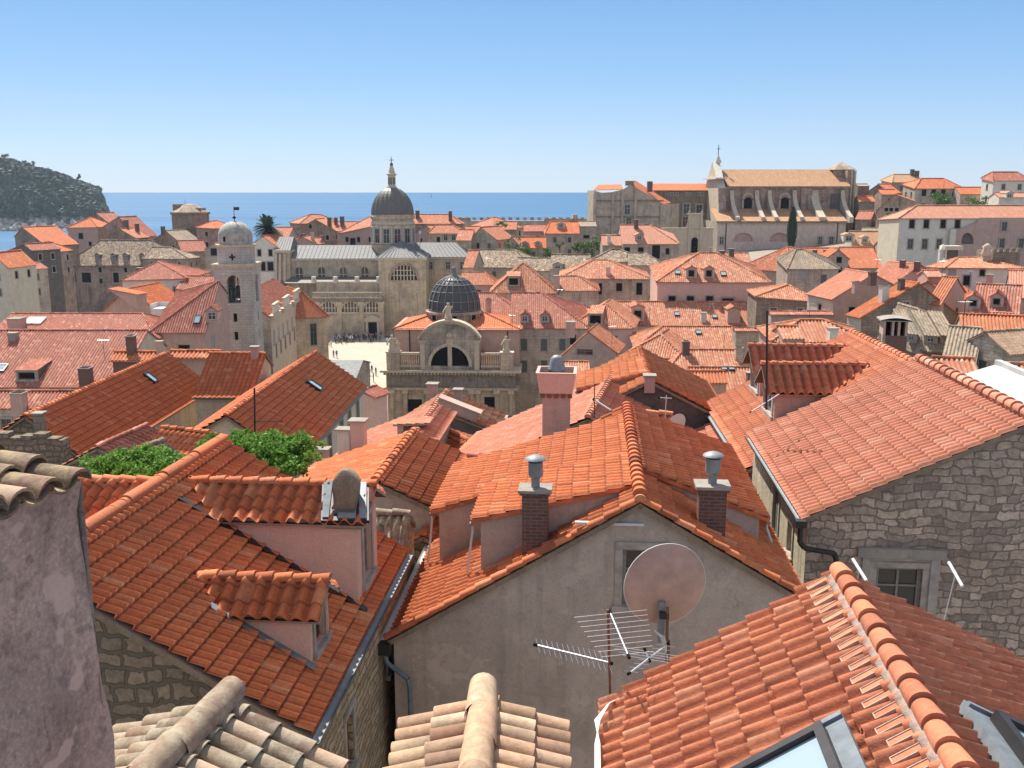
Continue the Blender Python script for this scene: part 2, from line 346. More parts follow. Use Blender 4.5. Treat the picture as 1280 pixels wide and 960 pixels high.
        if not hasattr(s, 'uvblocks'): s.uvblocks = []; s.uvbase = {}
        s.uv[a0] = 1; s.uvblocks.append((a0, len(s.f), np.stack([vv[:, 0]/w, vv[:, 1]/l], 1))); s.uvbase[(a0, len(s.f))] = base
    def caps(s, A, B, m, r=.11, l=.36, n=6, taper=.18, flat=.85, side=None, jit=0.):
        """row of half-round cover tiles from A to B"""
        A = np.array(A, float); B = np.array(B, float); d = B-A; L = np.linalg.norm(d)
        if L < .05: return
        d /= L
        x = np.cross(d, V(0, 0, 1)); x /= np.linalg.norm(x); y = np.cross(x, d)
        k = max(1, round(L/l)); l = L/k; mi = s.mi(m)
        for i in range(k):
            j = rng.normal(0, jit) if jit else 0.
            a = A+d*(l*i-.03)+y*.03+x*j; b = A+d*(l*(i+1)+.0)+x*j*.5
            rows = []
            for c, rr in ((a, r), (b, r*(1-taper))):
                rows.append([c+x*math.cos(t)*rr+y*math.sin(t)*rr*flat for t in [-.25+(math.pi+.5)*q/n for q in range(n+1)]])
            a0 = len(s.f); b0 = len(s.v); s.grid(rows, m, True)
            s.poly(rows[0], m)
            if not hasattr(s, 'uvblocks'): s.uvblocks = []; s.uvbase = {}
            s.uv[a0] = 1; q = random.random()*900
            s.uvblocks.append((a0, len(s.f), np.full((len(s.v)-b0, 2), q))); s.uvbase[(a0, len(s.f))] = b0
class Fr:
    def __init__(s, o, az): s.o = np.array(o, float); s.a = adir(az); s.b = bdir(az); s.az = az
    def __call__(s, x, y, z): return s.o+s.b*x+s.a*y+V(0, 0, z)
def tagm(p, label, cat, group=None, kind=None):
    o = p.o
    if label: o['label'] = label
    if cat: o['category'] = cat
    if group: o['group'] = group
    if kind: o['kind'] = kind
    return p
def frac(p, q, t): return p+(q-p)*t
# windows: shared templates, local x = across, y = outwards, z = up, origin = centre on the wall face
WT = {}
def win_mesh(w, h, st, full):
    k = (round(w, 2), round(h, 2), st, full)
    if k in WT: return WT[k]
    f = MB(); fr = Fr((0, 0, 0), 0); t = .05+w*.03; g = None
    fm = {'cross': 'white', 'dark': 'wood_brown', 'grey': 'wood_grey', 'shut': 'shutter', 'pale': 'shut_pale', 'open': 'shutter'}[st]
    y0, y1 = -.15, -.09
    if st in ('shut', 'pale'):
        f.box(fr, -w/2, -.01, -.08, -.04, -h/2, h/2, fm); f.box(fr, .01, w/2, -.08, -.04, -h/2, h/2, fm)
    else:
        for a, b, c, d in ((-w/2, -w/2+t, -h/2, h/2), (w/2-t, w/2, -h/2, h/2), (-w/2+t, w/2-t, -h/2, -h/2+t), (-w/2+t, w/2-t, h/2-t, h/2)):
            f.box(fr, a, b, y0, y1, c, d, fm)
        if st != 'dark':
            f.box(fr, -.025, .025, y0+.01, y1-.005, -h/2+t, h/2-t, fm); f.box(fr, -w/2+t, w/2-t, y0+.012, y1-.01, .1*h, .1*h+.04, fm)
        if st == 'open':
            for sg in (-1, 1): f.box(fr, min(sg*w/2, sg*w), max(sg*w/2, sg*w), .02, .06, -h/2, h/2, fm)
    s = w*.12+.05; sx = .03
    if st != 'open':
        f.box(fr, -w/2-s, -w/2-.002, -.21, sx, -h/2, h/2, 'frame_stone'); f.box(fr, w/2+.002, w/2+s, -.21, sx, -h/2, h/2, 'frame_stone')
    f.box(fr, -w/2-s*1.3, w/2+s*1.3, -.21, sx+.06, -h/2-s, -h/2-.002, 'frame_stone'); f.box(fr, -w/2-s, w/2+s, -.21, sx+.02, h/2+.002, h/2+s, 'frame_stone')
    p = MB(); p.box(fr, -w/2+.01, w/2-.01, -.19, -.14, -h/2+.01, h/2-.01, 'pane' if st in ('cross', 'grey', 'open') else 'black')
    if full:
        a = f.build('window'); b = p.build('pane'); res = (a.o.data, b.o.data)
        bpy.data.objects.remove(a.o); bpy.data.objects.remove(b.o)
    else:
        i = len(f.v); f.v += p.v; km = [f.mi(x) for x in p.mats]; f.f += [tuple(i+j for j in q) for q in p.f]; f.m += [km[x] for x in p.m]; f.s += p.s
        a = f.build('window'); res = (a.o.data, None); bpy.data.objects.remove(a.o)
    WT[k] = res; return res
def add_window(parent, c, n, w, h, st, full):
    w = round(w*10)/10 or .3; h = round(h*10)/10 or .3
    me, pm = win_mesh(w, h, st, full)
    o = bpy.data.objects.new('window', me); COL.objects.link(o); o.parent = parent.o; o.location = c-parent.org
    o.rotation_euler = (0, 0, math.atan2(-n[0], n[1]))
    if pm: q = bpy.data.objects.new('pane', pm); COL.objects.link(q); q.parent = o
    return o
def win_on(parent, c, n, *a): return add_window(parent, c+n*.2, n, *a)
def inpoly(x, y, poly):
    c = False
    for (a, b), (d, e) in zip(poly, poly[1:]+poly[:1]):
        if (b > y) != (e > y) and x < (d-a)*(y-b)/(e-b)+a: c = not c
    return c
def solve_corner(R0, a, b, k, px, py):
    d = ray(px, py); Mx = np.array([b-a*k, V(0, 0, -1), -d]).T; W, D, t = np.linalg.solve(Mx, CAM-R0); return W, D
LOG = []
class House: pass
def house(label, r0, Y, r1, az, R=None, L=None, hips=(0, 0), roof='tile_orange', wall='pl_grey', oh=.3, ov=.12, wins=(), dorms=(), chims=(), sky=(),
          name='house', cat='house', group=None, w=None, lod=None, base=None, caps=True, verge=False, side_wall=None, jit=None, step=.035, autow=True, tl=.36, z0=None, A=None, gut=False, endwall=None):
    h = House(); h.rn = roof; az = rad(az); a = adir(az); b = bdir(az)
    R0 = P(r0[0], r0[1], Y=Y) if z0 is None else P(r0[0], r0[1], z=z0)
    Lr = r1 if isinstance(r1, (int, float)) else along(R0, a, *r1)
    if Lr < 0: LOG.append(('NEGATIVE LENGTH', label, Lr)); Lr = abs(Lr)
    Lr = max(.15, Lr); R1 = R0+a*Lr
    hA, hB = hips
    def side(sp, sg, kk):
        if sp[0] == 'w': return sp[1], sp[1]*math.tan(rad(sp[2]))
        bb = b*sg
        if sp[0] == 'e':
            n = np.cross(a, bb-V(0, 0, math.tan(rad(sp[3])))); q = hit(R0, n, sp[1], sp[2]); W = (q-R0)@bb
            if W < .3 or W > 30: LOG.append(('bad W', label, W)); W = 4.
            return W, W*math.tan(rad(sp[3]))
        W, D = solve_corner(R0, a, bb, kk, sp[1], sp[2])
        s = math.degrees(math.atan2(D, W))
        LOG.append((label[:40], 'W %.1f slope %.0f' % (W, s)))
        if not (W > .3 and 8 < s < 60): LOG.append(('BAD', label)); return 4., 2.
        return W, D
    if R is None: R = L; mir = -1
    wr, dr = side(R, 1, hA) if R and R is not L else (None, None)
    if wr is None: wl, dl = side(L, -1, hA); wr, dr = wl, dl
    elif L is None: wl, dl = wr, dr
    else: wl, dl = side(L, -1, hA)
    hAm = hA*max(wr, wl); hBm = hB*max(wr, wl)
    z = R0[2]; Yn = max(1., min(R0[1], R1[1]))
    if lod is None: lod = 0 if Yn < 24 else 1 if Yn < 62 else 2 if Yn < 215 else 3
    w = w or (.22 if lod == 0 else .25 if lod == 1 else .3); A = A or (.055 if lod < 2 else .085)
    if jit is None: jit = .004 if lod == 0 else 0.
    # eave corners (wall line)
    A0 = R0-a*hAm; A1 = R1+a*hBm
    cor = {'R0': A0+b*wr-V(0, 0, dr), 'R1': A1+b*wr-V(0, 0, dr), 'L0': A0-b*wl-V(0, 0, dl), 'L1': A1-b*wl-V(0, 0, dl)}
    if base is None: base = min(zg(p[0], p[1]) for p in cor.values())-.5
    org = (R0+R1)/2; org = V(org[0], org[1], base); root = thing(name, label, cat, org, group)
    h.root = root; h.R0, h.R1, h.a, h.b, h.z, h.wr, h.wl, h.dr, h.dl, h.lod, h.cor, h.base = R0, R1, a, b, z, wr, wl, dr, dl, lod, cor, base
    # ---- planes
    pl = {}
    def plane(key, E0, E1, T1, T0, ohx):
        """eave E0->E1, top T1,T0 (world); u along eave, v up slope"""
        u = E1-E0; u = u/np.linalg.norm(u); t = (T0-E0); vv = t-u*(t@u); slen = np.linalg.norm(vv); vv = vv/slen; n = np.cross(u, vv)
        if n[2] < 0: u = -u; n = -n
        o = E0
        lp = lambda p: ((p-o)@u, (p-o)@vv)
        pts = [lp(E0), lp(E1), lp(T1), lp(T0)]
        pl[key] = dict(O=o, u=u, v=vv, n=n, pts=pts, slen=slen, oh=ohx, s=math.atan2(vv[2], math.hypot(vv[0], vv[1])))
        return pl[key]
    plane('R', cor['R0'], cor['R1'], R1, R0, oh); plane('L', cor['L1'], cor['L0'], R0, R1, oh)
    if hAm > 0: plane('A', cor['L0'], cor['R0'], R0, R0, oh)
    if hBm > 0: plane('B', cor['R1'], cor['L1'], R1, R1, oh)
    rm = MB()
    for key, q in pl.items():
        p = [list(x) for x in q['pts']]
        us = [x[0] for x in p]
        # overhangs in plane coords
        sg = 1 if p[1][0] > p[0][0] else -1
        ext = q['oh']/math.cos(q['s'])
        def lerp_out(i, j):  # extend point i (eave) away from top point j
            dx, dy = p[i][0]-p[j][0], p[i][1]-p[j][1]; t = ext/max(.01, abs(dy)); return [p[i][0]+dx*t, p[i][1]-ext]
        e0 = lerp_out(0, 3); e1 = lerp_out(1, 2); t1, t0 = p[2][:], p[3][:]
        if key in 'RL':
            ga = hAm == 0; gb = hBm == 0
            first, second = (ga, gb) if key == 'R' else (gb, ga)
            if first: e0[0] -= sg*ov; t0[0] -= sg*ov
            if second: e1[0] += sg*ov; t1[0] += sg*ov
        poly = [tuple(e0), tuple(e1), tuple(t1), tuple(t0)]
        if abs(t1[0]-t0[0]) < 1e-4: poly = poly[:3]
        q['poly'] = poly
        W3 = lambda x, d=0.: q['O']+q['u']*x[0]+q['v']*x[1]+q['n']*d
        th = .1
        rm.poly([W3(x, -.03-th) for x in poly], 'wood_brown')
        for i in range(len(poly)): c, d = poly[i], poly[(i+1) % len(poly)]; rm.poly([W3(c, -.03), W3(d, -.03), W3(d, -.03-th), W3(c, -.03-th)], 'cowl' if lod < 2 else roof)
        if lod < 3: rm.poly([W3(x, -.03) for x in poly], 'concrete')
        rm.tiles(q['O'], q['u'], q['v'], q['n'], poly, roof, w=w, lod=lod, A=A, jit=jit, step=step, l=tl)
    h.pl = pl
    rp = rm.build('roof', root); h.roof = rp
    if caps and lod <= 3:
        cm = MB(); rr = .12 if lod < 2 else .15; cn = 8 if lod == 0 else 4; cl = .38 if lod < 2 else .6
        if lod == 3: cl = 1.2; rr = .18
        up = V(0, 0, .03)
        e = a*ov
        cm.caps(R0-(e if hAm == 0 else 0)+up, R1+(e if hBm == 0 else 0)+up, roof, rr, cl, cn)
        for c, t, f in (('R0', R0, hAm), ('L0', R0, hAm), ('R1', R1, hBm), ('L1', R1, hBm)):
            if f > 0: d = (cor[c]-t); cm.caps(cor[c]+d*(oh/max(.5, np.linalg.norm(d)))+up, t+up, roof, rr*.9, cl, cn)
        if verge and lod <= 1:
            for c, t, sg in (('R0', R0, -1), ('L0', R0, -1), ('R1', R1, 1), ('L1', R1, 1)):
                d = cor[c]-t; d = d/np.linalg.norm(d); cm.caps(cor[c]+d*oh/.87+a*sg*(ov-.06)+up, t+a*sg*(ov-.06)+up, roof, .1, .38, 6)
        cm.build('ridge_tiles', rp)
    # ---- walls
    wl_ = MB(); zt = V(0, 0, 1); low = -.1
    ew = {}
    fc = {}
    def vert(c): return cor[c]+V(0, 0, low)
    rb = {k: V(c[0], c[1], base) for k, c in cor.items()}
    def face(key, p0, p1, top, n):
        u = p1-p0; Lf = np.linalg.norm(u); u = u/Lf
        fc[key] = dict(O=p0, u=u, n=n, poly=[(0, 0), (Lf, 0)]+[((t-p0)@u, t[2]-p0[2]) for t in top], holes=[])
    face('A', rb['L0'], rb['R0'], [vert('R0')]+([] if hAm else [R0+zt*low])+[vert('L0')], -a)
    face('B', rb['R1'], rb['L1'], [vert('L1')]+([] if hBm else [R1+zt*low])+[vert('R1')], a)
    face('R', rb['R0'], rb['R1'], [vert('R1'), vert('R0')], b)
    face('L', rb['L1'], rb['L0'], [vert('L0'), vert('L1')], -b)
    wobj = []
    for wd in wins:
        key, px, py, ww, wh, st = wd[:6]; q = fc[key]; c = hit(q['O'], q['n'], px, py); u_ = (c-q['O'])@q['u']; z_ = c[2]-q['O'][2]
        if lod >= 2: ww = max(ww, .5)
        hw, hh = ww/2, wh/2; m_ = .12
        if not all(inpoly(u_+sx*(hw+m_), z_+sz*(hh+m_), q['poly']) for sx in (-1, 1) for sz in (-1, 1)): LOG.append(('win out', label[:30], wd)); continue
        if any(abs(u_-g[0]) < hw+g[2]+.05 and abs(z_-g[1]) < hh+g[3]+.05 for g in q['holes']): LOG.append(('win overlap', label[:30], wd)); continue
        ww = round(ww*10)/10; wh = round(wh*10)/10
        q['holes'].append((u_, z_, ww/2, wh/2)); wobj.append((q['O']+q['u']*u_+zt*z_, q['n'], ww, wh, st))
    if lod >= 2 and autow:
        rw = random.Random(label)
        for key, q in fc.items():
            mid = q['O']+q['u']*q['poly'][1][0]/2; vw = mid-CAM; vw = vw/np.linalg.norm(vw)
            if q['n']@vw > -.25: continue
            Lw = q['poly'][1][0]; nw = int((Lw-1.2)/3.1)
            if nw < 1: continue
            et = min(p[1] for p in q['poly'][2:]); st0 = rw.choice(('dark', 'shut', 'pale', 'grey', 'dark'))
            for r_ in range(2):
                zc = et-1.7-3.1*r_
                for i_ in range(nw):
                    if rw.random() < .22: continue
                    u_ = Lw/2+(i_-(nw-1)/2)*Lw/(nw+.3); ww, wh = .9, 1.4; hw, hh = .45, .7
                    if not all(inpoly(u_+sx*.6, zc+sz*.8, q['poly']) for sx in (-1, 1) for sz in (-1, 1)): continue
                    if any(abs(u_-g[0]) < hw+g[2]+.4 and abs(zc-g[1]) < hh+g[3]+.4 for g in q['holes']): continue
                    q['holes'].append((u_, zc, hw, hh)); wobj.append((q['O']+q['u']*u_+zt*zc, q['n'], ww, wh, st0 if rw.random() < .8 else 'dark'))
    for key, q in fc.items():
        wm = (side_wall if side_wall and key in 'RL' else wall)
        if endwall and key in endwall: wm = endwall[key]
        wl_.holed(q['O'], q['u'], q['n'], q['poly'], [[(x-p, y-r), (x+p, y-r), (x+p, y+r), (x-p, y+r)] for x, y, p, r in q['holes']], wm, .2)
    h.fc = fc; h.wall = wl_.build('wall', root)
    for c, n, ww, wh, st in wobj: add_window(root, c, n, ww, wh, st, lod < 2)
    h.at = lambda key, px, py: hit(pl[key]['O'], pl[key]['n'], px, py)
    for d in dorms: dormer(h, *d[:6], **(d[6] if len(d) > 6 else {}))
    for c in chims: chimney(h, *c)
    for s in sky: skylight(h, *s)
    if gut:
        for key in gut:
            q = pl[key]; g = MB(); e0, e1 = q['poly'][0], q['poly'][1]; W3 = lambda x: q['O']+q['u']*x[0]+q['v']*x[1]
            A_, B_ = W3(e0), W3(e1); o = -V(q['v'][0], q['v'][1], 0); o = o/np.linalg.norm(o); d = (B_-A_)
            rows = [[p+o*(.07+.08*math.cos(t))+V(0, 0, -.03+.08*math.sin(t)) for t in [math.pi+math.pi*k/6 for k in range(7)]] for p in (A_, B_)]
            g.grid(rows, 'zinc'); rows = [[p+o*(.07+.07*math.cos(t))+V(0, 0, -.025+.07*math.sin(t)) for t in [math.pi+math.pi*k/6 for k in range(7)]] for p in (A_, B_)]; g.grid(rows, 'zinc')
            g.build('gutter', root)
    return h
def dormer(h, key, px, py, w, ht, kind, wall='pl_pink', roof=None, an=0, wst='cross', rise=.45, ww=None, wh=None, pt=None, oh=.18, sd=10, win=True, wz=.0, tw=None):
    q = h.pl[key]; B = h.at(key, px, py) if pt is None else pt
    d = -V(q['v'][0], q['v'][1], 0); d = d/np.linalg.norm(d); s = math.tan(q['s']); t = q['u']
    if (t@CR) < 0 and abs(d[0]) < .7: t = -t
    if abs(d[0]) >= .7 and t[1] < 0: t = -t      # t points right, or away from the camera on side slopes
    B = B-t*(an*w/2)
    roof = roof or h.rn
    up = V(0, 0, 1); m = MB(); hw = w/2
    full = h.lod < 2; planes = []
    back = lambda z: z/s
    if kind == 'gable':
        top = [(-hw, 0), (hw, 0), (hw, ht), (0, ht+rise), (-hw, ht)]
    else:
        top = [(-hw, 0), (hw, 0), (hw, ht), (-hw, ht)]
    ww = ww or w*.5; wh = wh or ht*.62; ww = round(ww*10)/10; wh = round(wh*10)/10
    wc = (0, ht*.5+wz+.03)
    holes = [[(wc[0]-ww/2, wc[1]-wh/2), (wc[0]+ww/2, wc[1]-wh/2), (wc[0]+ww/2, wc[1]+wh/2), (wc[0]-ww/2, wc[1]+wh/2)]] if win else []
    m.holed(B, t, d, top, holes, wall, .2)
    bk = back(ht) if kind == 'gable' else ht/(s-math.tan(rad(sd)))
    zb = ht if kind == 'gable' else ht+bk*math.tan(rad(sd))
    for sg in (-1, 1): m.poly([B+t*hw*sg-d*.001, B+t*hw*sg+up*ht-d*.001, B+t*hw*sg+up*zb-d*bk], wall)
    # below the front, down to the roof
    dp = m.build('dormer', h.root)
    r = MB(); lod = h.lod; tw = tw or (.27 if lod == 0 else .28 if lod == 1 else .3)
    if kind == 'gable':
        bk2 = back(ht+rise); sl = math.atan2(rise, hw); o2 = oh
        for sg in (-1, 1):
            u = d; E = B+t*sg*(hw+o2*.6)+up*(ht-o2*.6*math.tan(sl)); T = B+up*(ht+rise); v = T-E; v = v-u*(v@u); ln = np.linalg.norm(v); v /= ln
            n = np.cross(u, v)
            if n[2] < 0: n = -n
            zE = ht-o2*.6*math.tan(sl)
            poly = [(-zE/s, 0), (o2, 0), (o2, ln), (-bk2-.05, ln)]
            W3 = lambda x, dd=0.: E+u*x[0]+v*x[1]+n*dd
            planes.append((E, n))
            r.poly([W3(x, -.08) for x in poly], 'wood_brown')
            for i in range(4): a_, b_ = poly[i], poly[(i+1) % 4]; r.poly([W3(a_, -.02), W3(b_, -.02), W3(b_, -.08), W3(a_, -.08)], 'concrete')
            r.tiles(E, u, v, n, poly, roof, w=tw, lod=min(lod, 3), jit=.005 if lod == 0 else 0, A=.1 if lod == 0 else .13, step=.05, l=.34)
        if lod <= 2: r.caps(B+d*oh+up*(ht+rise+.02), B-d*bk2+up*(ht+rise+.02), roof, .12 if lod < 2 else .14, .36 if lod < 2 else .6, 8 if lod == 0 else 4)
    else:
        tn = math.tan(rad(sd)); u = t; v = -d+up*tn; v /= np.linalg.norm(v); n = np.cross(u, v)
        if n[2] < 0: u = -u; n = -n
        ln = bk/math.cos(rad(sd)); E = B+up*ht
        poly = [(-hw-oh*.6, -oh), (hw+oh*.6, -oh), (hw+oh*.6, ln), (-hw-oh*.6, ln)]
        W3 = lambda x, dd=0.: E+u*x[0]+v*x[1]+n*dd
        r.poly([W3(x, .0) for x in poly], 'wood_brown')
        for i in range(4): a_, b_ = poly[i], poly[(i+1) % 4]; r.poly([W3(a_, .06), W3(b_, .06), W3(b_, .0), W3(a_, .0)], 'concrete')
        r.tiles(E+n*.07, u, v, n, poly, roof, w=tw, lod=lod, jit=.004 if lod == 0 else 0)
    r.build('dormer_roof', dp)
    if win: add_window(dp, B+up*wc[1]+t*wc[0], d, ww, wh, wst, False)
    dp.planes = planes
    return dp
def chimney(h, key, px, py, w, d, ht, mat, cap='slab', flue=0., name='chimney', pt=None, crown=None, capm='concrete', az=None):
    q = h.pl[key]; B = h.at(key, px, py) if pt is None else pt
    fr = Fr(B, math.atan2(h.a[0], h.a[1]) if az is None else az); m = MB(); s = math.tan(q['s'])
    dn = max(w, d)/2*s+.25
    m.box(fr, -w/2, w/2, -d/2, d/2, -dn, ht, mat)
    if cap in ('slab', 'open'):
        m.box(fr, -w/2-.05, w/2+.05, -d/2-.05, d/2+.05, ht, ht+.05, mat)
        m.box(fr, -w/2-.08, w/2+.08, -d/2-.08, d/2+.08, ht+.052, ht+.11, capm)
    if cap == 'open':
        m.box(fr, -w/2+.06, w/2-.06, -d/2+.06, d/2-.06, ht+.112, ht+.14, 'black')
    if cap == 'hood':
        for sx in (-1, 1): m.box(fr, sx*w/2-(.06 if sx > 0 else 0), sx*w/2+(.06 if sx < 0 else 0), -d/2, d/2, ht+.002, ht+.28, mat)
        m.box(fr, -w/2-.06, w/2+.06, -d/2-.06, d/2+.06, ht+.282, ht+.34, capm)
    p = m.build('chimney', h.roof)
    if flue:
        f = MB(); c = fr(0, 0, ht+.1); k = flue
        f.cyl(c, c+V(0, 0, .3*k), .09, .09, 'zinc', 14); f.cyl(c+V(0, 0, .3*k), c+V(0, 0, .42*k), .09, .15, 'zinc', 14)
        f.cyl(c+V(0, 0, .42*k), c+V(0, 0, .85*k), .15, .15, 'zinc', 14); f.cyl(c+V(0, 0, .85*k), c+V(0, 0, .93*k), .13, .13, 'dark_metal', 14)
        if cap == 'flat': f.cyl(c+V(0, 0, .93*k), c+V(0, 0, .96*k), .2, .2, 'rust', 4)
        f.lathe(c+V(0, 0, .93*k), [(.22, 0), (.2, .03), (.1, .075), (.0, .09)], 'zinc', 14)
        f.build('flue', h.roof)
    return p
def skylight(h, key, px, py, w, l, anc=(0, 0), frame='dark_metal', glassm='pane_sky', th=.2):
    q = h.pl[key]; c = h.at(key, px, py); u, v, n = q['u'], q['v'], q['n']
    c = c+u*anc[0]*w/2+v*anc[1]*l/2
    fr = lambda x, y, z: c+u*x+v*y+n*(z+.03)
    m = MB(); t = .08 if w > .6 else .05
    m.box(fr, -w/2, -w/2+t, -l/2, l/2, 0, th, frame); m.box(fr, w/2-t, w/2, -l/2, l/2, 0, th, frame)
    m.box(fr, -w/2+t, w/2-t, -l/2, -l/2+t, 0, th, frame); m.box(fr, -w/2+t, w/2-t, l/2-t, l/2, 0, th, frame)
    m.box(fr, -w/2+t, w/2-t, -l/2+t, l/2-t, .01, th*.75, glassm)
    if h.lod == 0:
        g = .16
        m.box(fr, -w/2-g, -w/2-.002, -l/2-g, l/2+g, .0, .1, 'flash'); m.box(fr, w/2+.002, w/2+g, -l/2-g, l/2+g, .0, .1, 'flash')
        m.box(fr, -w/2, w/2, l/2+.002, l/2+g, .0, .1, 'flash'); m.box(fr, -w/2, w/2, -l/2-g, -l/2-.002, .0, .1, 'flash')
        m.box(fr, -w/2-g*.6, -w/2-g*.35, -l/2-g, l/2+g, .1, .13, 'flash'); m.box(fr, w/2+g*.35, w/2+g*.6, -l/2-g, l/2+g, .1, .13, 'flash')
    m.build('skylight', h.roof)
up = V(0, 0, 1)
# ------------------------------------------------ left orange house with the two big dormers
LH = house('orange-roofed house beside the alley, with one large and one small pink dormer', (41, 708), 14, (275, 548), 4.8, R=('c', 390, 916), L=('w', 3.6, 31),
           roof='tile_red', wall='rubble_moss', side_wall='rubble_warm', oh=.03, ov=.12, verge=False, gut='R', w=.2, tl=.32, step=.08, A=.045,
           wins=[('R', 437, 925, .5, 1.1, 'dark'), ('R', 487, 810, .5, .9, 'dark')], jit=.003)
# big round ridge of mortar along the top
m = MB(); m.caps(LH.R0-LH.a*.1+up*.03, LH.R1+LH.a*.1+up*.03, 'tile_orange', .14, 1.6, 10, .06); m.build('ridge_roll', LH.roof)
c = P(448, 757, Y=1); q = LH.pl['R']; cb = LH.at('R', 448, 757)
big = dormer(LH, 'R', 448, 757, 1.75, 1.80, 'gable', wall='pl_pink', roof='tile_orange', an=-1, wst='grey', rise=.42, ww=.7, wh=1.3, oh=.22)
dormer(LH, 'R', 389, 832, 1.15, .95, 'gable', wall='pl_pink', roof='tile_orange', an=-1, wst='dark', rise=.36, ww=.6, wh=.7, oh=.2)
# lead-grey flat piece and old hooded chimney on the big dormer
fr = Fr(P(433, 607, Y=LH.at('R', 448, 757)[1]+.3), rad(4.8)); m = MB()
o = fr(0, 0, 0)
rows = []
for z, w_, d_ in ((-.75, .22, .2), (-.2, .22, .2), (.0, .24, .2), (.15, .22, .18), (.27, .15, .14), (.34, .06, .08)):
    rows.append([fr(x*w_, y*d_, z) for x, y in ((-1, -1), (-.5, -1.1), (.5, -1.1), (1, -1), (1, 1), (.5, 1.1), (-.5, 1.1), (-1, 1))])
m.grid(rows, 'cowl', True, True); m.poly(rows[-1], 'cowl')
m.box(fr, -.22, .22, -.28, -.2, -.62, -.42, 'pl_dark'); m.box(fr, -.36, .36, -.3, .3, -.8, -.6, 'concrete')
m.build('chimney', LH.roof)
dr = LH.at('R', 448, 757); bt = bdir(rad(4.8))
m = MB(); E_, n_ = min(big.planes, key=lambda p: p[0][1])
for q4, mt, o4 in (([(404, 604), (462, 604), (462, 655), (402, 655)], 'dark_metal', .1), ([(406, 606), (417, 606), (412, 652), (404, 652)], 'flash', .13), ([(424, 642), (446, 642), (446, 653), (423, 653)], 'zinc', .13), ([(450, 608), (459, 608), (459, 653), (450, 653)], 'zinc', .13)):
    top4 = [hit(E_, n_, *p)+n_*o4 for p in q4]; m.poly(top4, mt)
    for a4, b4 in zip(top4, top4[1:]+top4[:1]): m.poly([a4, b4, b4-n_*.08, a4-n_*.08], mt)
m.build('flashing', big)
# black lead gutters between dormers and roof
for px, py, k in ((448, 757, 2.05), (389, 832, .95)):
    c = LH.at('R', px, py); s = math.tan(q['s']); bk = (k+.1)/s; m = MB()
    A_ = c-bdir(rad(4.8))*bk+up*bk*s; n = q['n']
    f = lambda t, w_, z_: A_*(1-t)+c*t+adir(rad(4.8))*w_+n*z_
    m.grid([[f(0, -.0, .07), f(0, -.16, .075)], [f(1.05, -.0, .07), f(1.05, -.2, .075)]], 'flash' if k < 1 else 'dark_metal', False); m.build('flashing', LH.roof)
# second block of the same row further up the alley, with old tiles
house('old-tiled end of the stone row above the alley, just behind the large pink dormer', (474, 643), 22.3, (511, 643), 92, R=('w', .9, 32), L=('w', .8, 30), roof='tile_old', wall='rubble_warm', oh=.1, ov=.05, lod=0, w=.2, A=.06, jit=.012, name='stone_house')
# strip roof above the tree and behind the big ridge
_B = LH.at('R', 448, 757)+adir(rad(4.8))*.87; _x = (_B-LH.R0)@LH.b; _B2 = _B-LH.b*2*_x+LH.b*(LH.wr-LH.wl)*0
_B2 = LH.R0+LH.a*((_B-LH.R0)@LH.a+.3)-LH.b*3.3-up*3.3*math.tan(LH.pl['L']['s'])
dormer(LH, 'L', 0, 0, 2.0, P(150, 599, Y=_B2[1])[2]-.42-_B2[2], 'gable', pt=_B2, wall='pl_pink', roof='tile_orange', rise=.42, oh=.22)
